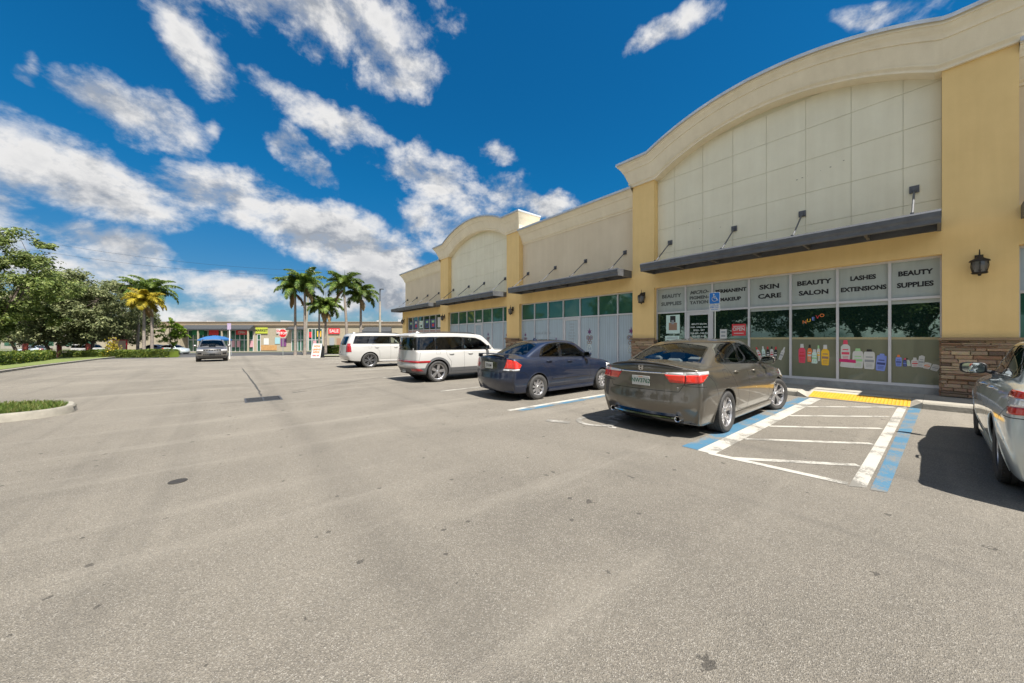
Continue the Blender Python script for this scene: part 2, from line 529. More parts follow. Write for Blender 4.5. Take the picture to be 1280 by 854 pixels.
def make_wheel(name, r, w, spokes, style, parent, c, side, steer=0., rim_m='alloy'):
    """wheel (hub and brake) > tyre, rim.  side=+1: outer face towards +y"""
    rr = r * S_RIM.get(style, .68)
    hub = MB(); h = w / 2
    hub.lathe([(.001, h*.55), (.03, h*.55), (.034, h*.5), (.06, h*.35), (.065, h*.2), (rr*.78, h*.1), (rr*.78, -h*.1), (.06, -h*.2), (.001, -h*.2)], axis='y', n=28)
    ho = hub.build('wheel', [M['brake']], parent, smooth=35)
    ty = MB()
    prof = [(rr*.97, h*.80), (rr*1.0, h*.97), (rr*1.06, h*1.0), (rr + (r-rr)*.45, h*1.10), (rr + (r-rr)*.75, h*1.06), (r*.975, h*.93), (r*.992, h*.82),
            (r, h*.62), (r, h*.52), (r*.975, h*.50), (r*.975, h*.42), (r, h*.40), (r, h*.12), (r*.975, h*.10), (r*.975, h*-.02), (r, h*-.04),
            (r, -h*.36), (r*.975, -h*.38), (r*.975, -h*.48), (r, -h*.5), (r*.99, -h*.82), (r*.97, -h*.95), (rr + (r-rr)*.5, -h*1.06), (rr*1.0, -h*.95), (rr*.97, -h*.8)]
    ty.lathe(prof, axis='y', n=56)
    # tread blocks on both shoulders
    for k in range(56):
        g = 2*math.pi*k/56
        for sy in (1, -1):
            cpt = Vector((math.cos(g)*r*.985, sy*h*.78, math.sin(g)*r*.985))
            rad = Vector((math.cos(g), 0, math.sin(g))); tan = Vector((-math.sin(g), 0, math.cos(g)))
            ty.obox(cpt, tan*.011*r/.33, Vector((0, h*.16, 0)), rad*.0075*r/.33)
    to = ty.build('tyre', [M['rubber']], ho, smooth=40)
    rm = MB()
    rm.lathe([(rr*.97, -h*.8), (rr*.9, -h*.5), (rr*.86, h*.2), (rr*.90, h*.62), (rr*.955, h*.70), (rr*.975, h*.86), (rr*1.0, h*.90), (rr*1.01, h*.80)], axis='y', n=56)
    def spoke(g, r0, r1, w0, w1, y0, y1, t, mi=0, tw=0.):
        rad = Vector((math.cos(g), 0, math.sin(g))); tan = Vector((-math.sin(g), 0, math.cos(g)))
        rad1 = Vector((math.cos(g + tw), 0, math.sin(g + tw))); tan1 = Vector((-math.sin(g+tw), 0, math.cos(g+tw)))
        Y = Vector((0, 1, 0))
        vs = []
        for (rq, wq, yq, ra, ta) in ((r0, w0, y0, rad, tan), (lerp(r0, r1, .5), lerp(w0, w1, .5), lerp(y0, y1, .35), (rad + rad1).normalized(), (tan + tan1).normalized()), (r1, w1, y1, rad1, tan1)):
            c0 = ra * rq
            vs += [c0 - ta*wq + Y*(yq - t), c0 - ta*wq*.8 + Y*yq, c0 + ta*wq*.8 + Y*yq, c0 + ta*wq + Y*(yq - t)]
        fs = []
        for s_ in range(2):
            for k in range(3): fs.append((s_*4+k, s_*4+k+1, s_*4+4+k+1, s_*4+4+k))
        rm.add(vs, fs, mi)
    if style == 'split5':       # ten slim blades in five pairs
        for k in range(5):
            g = 2*math.pi*k/5 + .3
            for d in (-1, 1):
                spoke(g + d*.13, .05*r/.33, rr*.95, .021, .024, h*.62, h*.76, .028, 0, d*.12)
            spoke(g + math.pi/5, .05*r/.33, rr*.93, .016, .012, h*.55, h*.68, .025, 1)
    elif style == 'cover':      # plastic wheel cover, nine broad blades
        for k in range(9):
            g = 2*math.pi*k/9
            spoke(g, .04, rr*.96, .022, .034, h*.74, h*.80, .02, 0, .18)
    elif style == 'five':       # five dark-backed twin blades with bright faces
        for k in range(5):
            g = 2*math.pi*k/5 + .5
            for d in (-1, 1):
                spoke(g + d*.22, .06, rr*.95, .03, .03, h*.62, h*.72, .03, 0, -d*.12)
            spoke(g, .06, rr*.95, .05, .06, h*.50, h*.55, .03, 1)
    elif style == 'six':        # big dark wheel with six split blades
        for k in range(6):
            g = 2*math.pi*k/6
            for d in (-1, 1):
                spoke(g + d*.10, .06, rr*.96, .022, .026, h*.64, h*.76, .03, 0, d*.10)
    else:
        for k in range(10):
            spoke(2*math.pi*k/10, .05, rr*.96, .024, .026, h*.6, h*.74, .025, 0)
    rm.lathe([(.001, h*.72), (.028, h*.72), (.032, h*.68), (.058, h*.62), (.064, h*.40), (.064, h*.1)], axis='y', n=20)
    for k in range(5):
        g = 2*math.pi*k/5 + .1
        rm.lathe([(.001, h*.64), (.008, h*.64), (.009, h*.5)], c=(math.cos(g)*.045, 0, math.sin(g)*.045), axis='y', n=8, mi=1)
    ro = rm.build('rim', [M[rim_m], M['alloy_dark']], ho, smooth=30)
    ho.location = c
    ho.rotation_euler = (0, 0, (0 if side > 0 else math.pi) + steer)
    return ho
S_RIM = {'split5': .72, 'cover': .64, 'five': .74, 'six': .74, 'plain': .68}

def cushion(b, x0, x1, y0, y1, z0, z1, mi=0, slant=0.):
    """a padded block with chamfered edges"""
    c = .035
    vs = []
    for z, ins in ((z0, c), (z0 + c, 0), (z1 - c, 0), (z1, c)):
        o = slant * (z - z0)
        for x, y in ((x0+ins, y0), (x1-ins, y0), (x1, y0+ins), (x1, y1-ins), (x1-ins, y1), (x0+ins, y1), (x0, y1-ins), (x0, y0+ins)):
            yy = min(max(y, y0+ins), y1-ins); xx = min(max(x, x0+ins), x1-ins)
            vs.append((xx + o, yy, z))
    fs = [tuple(range(7, -1, -1)), tuple(range(24, 32))]
    for l in range(3):
        for k in range(8):
            fs.append((l*8+k, l*8+(k+1) % 8, l*8+8+(k+1) % 8, l*8+8+k))
    b.add(vs, fs, mi)

def build_car(S):
    root = empty(S['name'])
    tag(root, S['label'], S['cat'], S.get('group'))
    bm = car_shell(S)
    bvh = BVHTree.FromBMesh(bm)
    pm = S['paint']
    def sy(x, z, s=1):
        h = bvh.ray_cast(Vector((x, s*3, z)), Vector((0, -s, 0)))
        return abs(h[0].y) if h[0] else .8
    def sx_rear(y, z):
        h = bvh.ray_cast(Vector((-3, y, z)), Vector((1, 0, 0)))
        return h[0].x if h[0] else 0.
    def sx_front(y, z):
        h = bvh.ray_cast(Vector((9, y, z)), Vector((-1, 0, 0)))
        return h[0].x if h[0] else S['xs'][-1]
    def sz(x, y):
        h = bvh.ray_cast(Vector((x, y, 4)), Vector((0, 0, -1)))
        return h[0].z if h[0] else 1.
    S['fn'] = (sy, sx_rear, sx_front, sz)
    GAPI, TRIM, CHR, CLAD = 1, 2, 3, 4
    mats = [pm, M['gap'], M['gloss_black'], M['chrome'], M['cladding']]
    side = lambda s: (lambda c, n: c.y * s > .3 and n.y * s > .25)
    def put(polys, filt, name, m, parent=root, offset=0., rim=.006, label=None, mats_=None):
        fs = cut_select(bm, polys, filt)
        if not fs: return None
        nb = take(bm, fs, offset, rim)
        o = bm_obj(name, nb, mats_ or m, parent)
        if label: o['label'] = label
        return o
    def colour(polys, filt, mi):
        for f in cut_select(bm, polys, filt): f.material_index = mi
    def carry(faces_polys, filt, name, parent=root):
        """take a painted panel with its multi-material faces"""
        fs = cut_select(bm, faces_polys, filt)
        if not fs: return None
        nb = bmesh.new(); vm = {}
        for f in fs:
            vs = []
            for v in f.verts:
                if v not in vm: vm[v] = nb.verts.new(v.co)
                vs.append(vm[v])
            g = nb.faces.new(vs); g.smooth = True; g.material_index = f.material_index
        drop(bm, fs)
        return bm_obj(name, nb, mats, parent)
    # wheel arches -----------------------------------------------------
    wr = S['wr']; ar = S.get('ar', wr + .055); wz = wr
    arches = []
    for wx in S['axles']:
        pts = [(wx + ar*math.cos(g), wz + ar*math.sin(g)) for g in [2*math.pi*k/40 for k in range(40)]]
        for s in (1, -1):
            fl = lambda c, n, s=s: c.y*s > .45
            fs = cut_select(bm, [('y', pts)], fl)
            drop(bm, fs)
        if S.get('clad'):
            cw = S['clad']
            outer = [(wx + (ar+cw)*math.cos(g), wz + (ar+cw)*math.sin(g)) for g in [2*math.pi*k/32 for k in range(32)]]
            for s in (1, -1): colour([('y', outer)], lambda c, n, s=s: c.y*s > .5 and abs(n.x) < .8, CLAD)
    if S.get('clad_line'):
        cl = S['clad_line']
        for s in (1, -1): colour([('y', cl)], lambda c, n, s=s: c.y*s > .4, CLAD)
    if S.get('clad_ends'):
        zr_, zf_ = S['clad_ends']
        Lx = S['xs'][-1]
        colour([('x', [(-2, -.1), (2, -.1), (2, zr_), (-2, zr_)])], lambda c, n: c.x < S['axles'][0] - ar, CLAD)
        colour([('x', [(-2, -.1), (2, -.1), (2, zf_), (-2, zf_)])], lambda c, n: c.x > S['axles'][1] + ar, CLAD)
    # windows ----------------------------------------------------------
    gm = S.get('glass', 'car_glass'); gr = S.get('glass_rear', gm)
    for s in (1, -1):
        dlo = round_poly(S['dlo'], S.get('dlo_r', .05), 3)
        if S.get('dlo_chrome'):
            for st in stroke(dlo, .022, True): colour([('y', st)], lambda c, n, s=s: c.y*s > .3 and n.y*s > .1, CHR)
        colour([('y', dlo)], side(s), TRIM)
        for gname, gp, gmat in S['side_glass']:
            put([('y', round_poly(gp, .03, 2))], side(s), 'window', M[gmat], offset=-.004, rim=.004)
    wsp = round_poly(S['windscreen'], .06, 3)
    colour([('z', [(x + (.03 if x > S['xwm'] else -.03), y*1.04) for x, y in wsp])], lambda c, n: n.z > .1 and n.x > .2 and c.z > S['zws'], TRIM)
    put([('z', wsp)], lambda c, n: n.z > .1 and n.x > .2 and c.z > S['zws'], 'windscreen', M['car_glass'], offset=-.003, rim=.004)
    if S['rear_glass'][0] == 'z':
        rg = round_poly(S['rear_glass'][1], .05, 3)
        fl = lambda c, n: n.z > .1 and n.x < -.1 and c.z > S['zrg']
        cx_ = sum(p[0] for p in rg)/len(rg)
        colour([('z', [((x - cx_)*1.06 + cx_, y*1.045) for x, y in rg])], fl, TRIM)
        put([('z', rg)], fl, 'rear_window', M[S.get('glass_back', gr)], offset=-.003, rim=.004)
    else:
        rg = round_poly(S['rear_glass'][1], .06, 3)
        fl = lambda c, n: n.x < -.3 and c.x < 1.0
        cz_ = sum(p[1] for p in rg)/len(rg)
        colour([('x', [(y*1.05, (z - cz_)*1.12 + cz_) for y, z in rg])], fl, TRIM)
        put([('x', rg)], fl, 'rear_window', M[S.get('glass_back', gr)], offset=-.003, rim=.004)
    # lamps and other inlays -------------------------------------------
    for (nm, polys, fkind, m_, off) in S['inlays']:
        sgns = (1, -1) if fkind in ('rear2', 'front2', 'side2', 'top2') else (1,)
        for s in sgns:
            P2 = []
            for ax, pl in polys:
                if ax in ('x', 'z') and s < 0:
                    pl = [((-u if ax == 'x' else u), (v if ax == 'x' else -v)) for u, v in pl]
                P2.append((ax, pl))
            Lx = S['xs'][-1]
            fl = {'rear2': (lambda c, n, s=s: c.y*s > 0 and c.x < 1.3 and n.z < .93),
                  'rear': (lambda c, n: c.x < 1.0 and n.x < -.2),
                  'front2': (lambda c, n, s=s: c.y*s > 0 and c.x > Lx - 1.3),
                  'front': (lambda c, n: c.x > Lx - 1.0 and n.x > .1),
                  'side2': (lambda c, n, s=s: c.y*s > .3 and n.y*s > .2),
                  'top2': (lambda c, n, s=s: c.y*s > 0 and n.z > .2),
                  'top': (lambda c, n: n.z > .3)}[fkind]
            if isinstance(m_, int): colour(P2, fl, m_)
            else: put(P2, fl, nm, M[m_] if isinstance(m_, str) else m_, offset=off, rim=abs(off) + .006)
    # seams, then doors --------------------------------------------------
    sw = S.get('seam', .008)
    for ax, pts, closed in S['seams']:
        for s in (1, -1):
            for st in stroke(pts, sw, closed):
                if ax == 'y': colour([('y', st)], lambda c, n, s=s: c.y*s > .3 and n.y*s > .15 or (c.y*s > .5 and n.x < -.1 and n.y*s > .02), GAPI)
                elif ax == 'x' and s == 1: colour([('x', st)], lambda c, n: c.x < .7 and n.x < -.1, GAPI)
                elif ax == 'z' and s == 1: colour([('z', st)], lambda c, n: n.z > .3, GAPI)
                elif ax == 'f' and s == 1: colour([('x', st)], lambda c, n: c.x > S['xs'][-1] - .8 and n.x > .1, GAPI)
    fx = S['axles'][0] + .02; fz = wz + ar + .22*(1 if S['a'] > 0 else 1.15)
    for st in stroke([(fx - .08, fz - .07), (fx - .08, fz + .07), (fx + .08, fz + .07), (fx + .08, fz - .07)], .006, True): colour([('y', st)], side(-1), GAPI)
    for dp in S['doors']:
        for st in stroke(dp['poly'], sw, True):
            for s in (1, -1): colour([('y', st)], side(s), GAPI)
    for dp in S['doors']:
        for s in (1, -1):
            d = carry([('y', dp['poly'])], side(s), 'door')
            if d is None: continue
            hx, hz = dp['handle']
            hb = MB()
            y0 = sy(hx, hz, s)
            hb.tube([(hx - .095, s*(y0 + .0), hz), (hx - .08, s*(y0 + .028), hz + .004), (hx, s*(y0 + .034), hz + .006), (hx + .08, s*(y0 + .028), hz + .004), (hx + .095, s*(y0 + .0), hz)], [.009, .013, .014, .013, .009], 8)
            hb.lathe([(.001, .002), (.05, .002), (.055, -.004)], c=(hx, s*(y0 + .001), hz), axis='y', n=14, mi=1) if False else None
            hb.build('handle', [M[S['handle_m']] if isinstance(S.get('handle_m'), str) else pm], d, smooth=50)
    for nm, polys, fkind in S.get('panels', []):
        fl = {'rear': lambda c, n: c.x < 1.1, 'front': lambda c, n: c.x > S['xs'][-1] - 1.6, 'top': lambda c, n: n.z > .2,
              'lid': lambda c, n: c.x < .75 and (n.x < -.15 or n.z > .3)}[fkind]
        carry(polys, fl, nm)
    # body -----------------------------------------------------------------
    bm_obj('body', bm, mats, root)
    # arch lips + wells
    for wx in S['axles']:
        for s in (1, -1):
            wl = MB()
            pts = []
            for k in range(0, 25):
                g = math.pi * (-.10 + 1.2 * k / 24)
                x, z = wx + (ar + .004)*math.cos(g), wz + (ar + .004)*math.sin(g)
                if z < S['zb'][3] + .01: continue
                pts.append((x, s*(sy(wx + (ar + .02)*math.cos(g), wz + (ar + .02)*math.sin(g), s) - .006), z))
            wl.tube(pts, .011, 6, mi=1)
            a0 = len(wl.v)
            m_ = 20
            for k in range(m_ + 1):
                g = math.pi * (-.12 + 1.24 * k / m_)
                x, z = wx + (ar + .004)*math.cos(g), wz + (ar + .004)*math.sin(g)
                yo = sy(wx + (ar + .03)*math.cos(g), wz + (ar + .03)*math.sin(g), s) - .01
                wl.v += [(x, s*yo, z), (x, s*.42, z)]
            for k in range(m_):
                wl.f.append((a0 + 2*k, a0 + 2*k + 1, a0 + 2*k + 3, a0 + 2*k + 2)); wl.m.append(0)
            wl.sheet([(wx + ar*1.02*math.cos(2*math.pi*k/24), wz + ar*1.02*math.sin(2*math.pi*k/24)) for k in range(24)], s*.43, 'y', 0)
            wl.build('wheel_arch', [M['gap'], M['cladding'] if S.get('clad') else pm], root, smooth=40)
    # under-body
    ub = MB()
    x0, x1 = S['xs'][1] + .25, S['xs'][-2] - .1
    ub.box(x0, x1, -.5, .5, S['zb'][4] - .03, S['zb'][4] + .12)
    ub.build('underbody', [M['gap']], root)
    # wheels
    tr = S['track']
    for ia, wx in enumerate(S['axles']):
        for s in (1, -1):
            make_wheel('wheel', wr, S['tw'], 5, S['wheel'], root, (wx, s*(tr - S['tw']/2), wz), s, steer=S.get('steer', 0.) if ia == 1 else 0., rim_m=S.get('rim_m', 'alloy'))
    # mirrors
    mx, mz = S['mirror']
    for s in (1, -1):
        y0 = sy(mx, mz - .06, s)
        mb = MB()
        mb.tube([(mx, s*(y0 - .02), mz - .07), (mx - .01, s*(y0 + .06), mz - .045)], [.03, .022], 8)
        hw, hh = S.get('mirror_s', (.115, .075))
        c = Vector((mx - .02, s*(y0 + .05 + hw), mz))
        prof = [(-.035, .90), (-.02, 1.), (.03, .96), (.07, .75), (.09, .4)]
        b0 = len(mb.v); nn = 20
        for dx, k in prof:
            for q_ in range(nn):
                g = 2*math.pi*q_/nn
                ex = abs(math.cos(g))**.6 * (1 if math.cos(g) > 0 else -1); ez = abs(math.sin(g))**.6 * (1 if math.sin(g) > 0 else -1)
                mb.v.append((c.x + dx, c.y + s*hw*k*ex*(1), c.z + hh*k*ez))
        for l in range(len(prof) - 1):
            for q_ in range(nn):
                mb.f.append((b0 + l*nn + q_, b0 + l*nn + (q_+1) % nn, b0 + (l+1)*nn + (q_+1) % nn, b0 + (l+1)*nn + q_)); mb.m.append(0)
        mb.f.append(tuple(b0 + (len(prof)-1)*nn + q_ for q_ in range(nn))); mb.m.append(0)
        mb.f.append(tuple(b0 + q_ for q_ in range(nn))); mb.m.append(1)
        mo = mb.build('mirror', [M['black_plastic'] if S.get('mirror_black') else pm, M['black_plastic']], root, smooth=40)
        g_ = MB()
        g_.sheet([(c.y + s*hw*.82*abs(math.cos(t))**.6*(1 if math.cos(t) > 0 else -1), c.z + hh*.80*abs(math.sin(t))**.6*(1 if math.sin(t) > 0 else -1)) for t in [2*math.pi*q_/20 for q_ in range(20)]], c.x - .038, 'x')
        g_.build('mirror_glass', [M['mirror_glass']], mo)
    # cabin
    if S.get('cabin', True):
        zf = .32; sm = M[S.get('seat_m', 'seat_dark')]
        xf, xrr = S['seats']
        for s in (1, -1):
            st = MB()
            cushion(st, xf - .05, xf + .48, s*.37 - .25, s*.37 + .25, zf + .12, zf + .30)
            cushion(st, xf - .14, xf + .02, s*.37 - .25, s*.37 + .25, zf + .26, S['seat_top'], slant=-.28)
            cushion(st, xf - .14 - .27*.62, xf - .04 - .27*.62, s*.37 - .13, s*.37 + .13, S['seat_top'] + .03, S['seat_top'] + .2)
            st.build('seat', [sm], root, smooth=40)
        st = MB()
        cushion(st, xrr - .05, xrr + .45, -.62, .62, zf + .12, zf + .28)
        cushion(st, xrr - .14, xrr + .02, -.62, .62, zf + .24, S['seat_top'] - .02, slant=-.30)
        for yy in (-.38, 0, .38):
            cushion(st, xrr - .30, xrr - .20, yy - .12, yy + .12, S['seat_top'] - .02, S['seat_top'] + (.14 if yy else .1), mi=1)
        if S['a'] > 0:
            cushion(st, S['xs'][S['a']] + .12, xrr - .1, -.62, .62, S['seat_top'] - .12, S['seat_top'] - .06, mi=2)
        st.build('rear_bench', [sm, M[S.get('head_m', S.get('seat_m', 'seat_dark'))], M['lining']], root, smooth=40)
        db = MB()
        xd = S['xs'][S['b']]
        cushion(db, xd - .42, xd + .1, -.62, .62, .6, S['zs'][S['b']] - .02)
        db.tube([(xd - .55 - .17*math.sin(t)*.4, .37 + .17*math.cos(t), .88 + .17*math.sin(t)) for t in [2*math.pi*k/20 for k in range(21)]], .014, 6)
        db.box(S['xs'][S['a']] + .2, xd + .1, -.66, .66, zf - .04, zf)
        db.build('dashboard', [M['lining']], root, smooth=40)
    # skirts, aerial fin
    if not S.get('clad'):
        for s in (1, -1):
            sk = MB(); x0_, x1_ = S['axles'][0] + ar + .03, S['axles'][1] - ar - .03; zz = S['zb'][4] + .055
            ring = []
            for k in range(11):
                x = lerp(x0_, x1_, k/10); y0 = sy(x, zz + .05, s)
                ring.append([(x, s*(y0 - .03), zz - .07), (x, s*(y0 + .004), zz - .06), (x, s*(y0 + .016), zz - .02), (x, s*(y0 + .010), zz + .035), (x, s*(y0 - .012), zz + .045)])
            for r_ in ring: sk.v += r_
            for k in range(10):
                for j in range(4): sk.f.append((k*5+j, k*5+j+1, (k+1)*5+j+1, (k+1)*5+j)); sk.m.append(0)
            sk.build('side_skirt', [pm], root, smooth=35)
    xa = (S['xr'][1] + S['xr'][2])/2; za = sz(xa, 0)
    af = MB(); af.add([(xa - .09, 0, za - .01), (xa + .09, .025, za - .01), (xa + .09, -.025, za - .01), (xa - .07, 0, za + .055), (xa - .03, 0, za + .055), (xa - .09, .03, za - .01), (xa - .09, -.03, za - .01)], [(1, 4, 3, 5), (2, 6, 3, 4), (1, 2, 4), (5, 3, 6)])
    af.build('aerial_fin', [pm], root, smooth=40)
    # plates / emblem / exhausts, per car
    if 'plate' in S:
        py, pz, pmt = S['plate']
        px = min(sx_rear(py - .1, pz), sx_rear(py + .1, pz), sx_rear(py, pz)) - .004
        pb = MB()
        pb.box(px - .006, px, py - .155, py + .155, pz - .076, pz + .076)
        po = pb.build('number_plate', [M['plate_white']], root, bevel=.003)
        if S.get('plate_txt'):
            tcol = M[S.get('plate_ink', 'gap')]
            text('plate_number', S['plate_txt'], .095, tcol, (px - .0085, py, pz - .004), (0, -1, 0), (0, 0, 1), po, bold=.0022, sx=.92)
            text('plate_heading', S.get('plate_head', ''), .026, M['orange_ink'], (px - .0085, py, pz + .06), (0, -1, 0), (0, 0, 1), po, bold=.0006) if S.get('plate_head') else None
    if 'front_plate' in S:
        pz = S['front_plate']; px = sx_front(0, pz) + .004
        pb = MB(); pb.box(px, px + .008, -.155, .155, pz - .076, pz + .076)
        pb.build('number_plate', [M['gap']], root)
    for e in S.get('exhausts', []):
        eb = MB(); ex = sx_rear(e[0], e[2] if len(e) > 2 else e[1] + .1) 
        eb.lathe([(.036, .18), (.036, -.03), (.043, -.035), (.046, -.02), (.046, .18)], c=(ex + .03, e[0], e[1]), axis='x', n=20)
        eb.lathe([(.001, .05), (.036, .05)], c=(ex + .03, e[0], e[1]), axis='x', n=20, mi=1)
        eb.build('exhaust_tip', [M['chrome'], M['gap']], root, smooth=40)
    if 'extra' in S: S['extra'](root, S, sy, sx_rear, sx_front, sz)
    return root
# ---------------------------------------------------------------- the cars of this car park
M['paint_taupe'] = paint('paint_taupe', (.135, .122, .102), .7, .32)
M['paint_blue'] = paint('paint_blue', (.008, .015, .038), .25, .35)
M['paint_white'] = paint('paint_white', (.43, .42, .40), 0., .35)
M['paint_silver'] = paint('paint_silver', (.60, .65, .64), .45, .3)
M['paint_grey'] = paint('paint_grey', (.22, .21, .2), .7, .32)
M['paint_black'] = paint('paint_black', (.02, .022, .026), .3, .3)
M['gunmetal'] = mat('gunmetal', (.22, .22, .23), .3, metal=.8)
M['bed_black'] = M['black_plastic']

def sedan(**k):
    S = dict(cat='car',
        xs=[0, .16, .68, 1.15, 1.65, 2.3, 3.0, 3.66, 4.2, 4.68, 4.9],
        zb=[.24, .20, .18, .17, .17, .17, .17, .17, .18, .20, .23],
        zs=[1.03, 1.045, 1.045, 1.035, 1.02, 1.0, .98, .955, .89, .79, .68],
        zc=[1.13, 1.155, 1.165, 1.16, 1.15, 1.12, 1.1, 1.04, .98, .86, .72],
        w=[.84, .90, .925, .93, .935, .935, .935, .93, .915, .88, .80],
        zcrease=[.70, .74, .76, .77, .76, .75, .74, .73, .70, .64, .55],
        rear=[.12, .0, .035, .045], front=[.1, .0, .02, .1], rplan=.22, fplan=.42,
        a=2, b=7, yin=.83, rowy=[.90, .985, 1.0, .935],
        xr=[1.42, 1.72, 2.05, 2.42, 2.78, 3.0], zr=[1.44, 1.50, 1.53, 1.545, 1.53, 1.48], yr=[.57, .62, .64, .64, .63, .60],
        crown=.05, rbulge=.10, fbulge=.14, c_bump=.35, c_end=.5,
        axles=(1.10, 3.93), wr=.335, track=.915, tw=.235, wheel='split5', paint=M['paint_taupe'],
        glass='car_glass',
        dlo=[(1.06, 1.135), (1.36, 1.35), (1.62, 1.435), (2.0, 1.465), (2.5, 1.445), (2.85, 1.36), (3.36, 1.06), (3.33, 1.03), (2.2, 1.075), (1.2, 1.11)], dlo_r=.03, dlo_chrome=True,
        side_glass=[('w', [(2.14, 1.09), (2.14, 1.44), (2.48, 1.425), (2.83, 1.335), (3.26, 1.075), (3.22, 1.055)], 'car_glass'),
                    ('w', [(1.42, 1.12), (1.42, 1.35), (1.65, 1.425), (2.05, 1.44), (2.05, 1.09)], 'car_glass'),
                    ('w', [(1.14, 1.145), (1.37, 1.32), (1.37, 1.125)], 'car_glass')],
        windscreen=[(2.92, -.52), (2.95, 0), (2.92, .52), (3.60, .68), (3.74, 0), (3.60, -.68)], xwm=3.3, zws=1.05,
        rear_glass=('z', [(.70, -.62), (.64, 0), (.70, .62), (1.36, .50), (1.40, 0), (1.36, -.50)]), zrg=1.14,
        inlays=[], seams=[], doors=[
            dict(poly=[(1.30, 1.10), (1.29, 1.0), (1.50, .72), (1.60, .5), (1.63, .30), (2.10, .285), (2.10, 1.07)], handle=(1.55, .965)),
            dict(poly=[(2.10, 1.07), (2.10, .285), (3.24, .285), (3.30, .6), (3.26, 1.02)], handle=(2.42, .94))],
        mirror=(3.14, 1.10), seats=(2.35, 1.45), seat_top=1.06, panels=[])
    S.update(k)
    return S

# --- taupe sedan ------------------------------------------------------
def taupe_extra(root, S, sy, sxr, sxf, sz):
    # crest on the lid: a letter H in a rounded square
    eb = MB(); ex = sxr(0, 1.055) - .006
    def bar(y0, z0, y1, z1, w):
        p = Vector((ex, y0, z0)); q_ = Vector((ex, y1, z1)); d = (q_ - p).normalized()
        n_ = Vector((0, -d.z, d.y))
        eb.obox((p + q_)/2, (.004, 0, 0), d*((q_-p).length/2), n_*w)
    for s in (1, -1):
        bar(s*.019, 1.028, s*.026, 1.082, .0065)
    bar(-.02, 1.055, .02, 1.055, .005)
    pts = [(y, z) for y, z in round_poly([(-.034, 1.018), (.034, 1.018), (.042, 1.092), (-.042, 1.092)], .014, 3)]
    for i in range(len(pts)):
        bar(pts[i-1][0], pts[i-1][1], pts[i][0], pts[i][1], .003)
    eb.build('emblem', [M['chrome']], root)
    text('model_badge', 'SPORT', .04, M['chrome'], (sxr(-.56, .765) - .003, -.52, .765), (.08, -1, 0), (0, 0, 1), root, bold=.002)
    # lip spoiler
    sp = MB(); m_ = 14
    ring = []
    for k in range(m_ + 1):
        y = -.62 + 1.24*k/m_
        x = .10 + .10*(abs(y)/.62)**3
        z = sz(x, y)
        e = 1 - (abs(y)/.62)**6
        ring.append([(x + .14, y, sz(x + .14, y) - .004), (x + .03, y, z + .012*e), (x - .05, y, z + .030*e - .004), (x - .055, y, z + .022*e - .006), (x - .02, y, z - .012)])
    b0 = 0
    for r_ in ring: sp.v += r_
    for k in range(m_):
        for j in range(4):
            sp.f.append((k*5+j, k*5+j+1, (k+1)*5+j+1, (k+1)*5+j)); sp.m.append(0)
    sp.build('spoiler', [S['paint']], root, smooth=50)
    # lower valance with bright strip
    vb = MB()
    for k in range(16):
        y0 = -.55 + 1.1*k/16; y1 = y0 + 1.1/16
        x0, x1 = sxr(y0, .40) - .004, sxr(y1, .40) - .004
        vb.add([(x0 + .03, y0, .272), (x1 + .03, y1, .272), (x1 - .012, y1, .292), (x0 - .012, y0, .292), (x0 - .006, y0, .312), (x1 - .006, y1, .312), (x1 + .05, y1, .318), (x0 + .05, y0, .318)],
               [(0,1,2,3), (3,2,5,4), (4,5,6,7)])
    vb.build('bumper_strip', [M['chrome']], root, smooth=60)
    ref = MB()

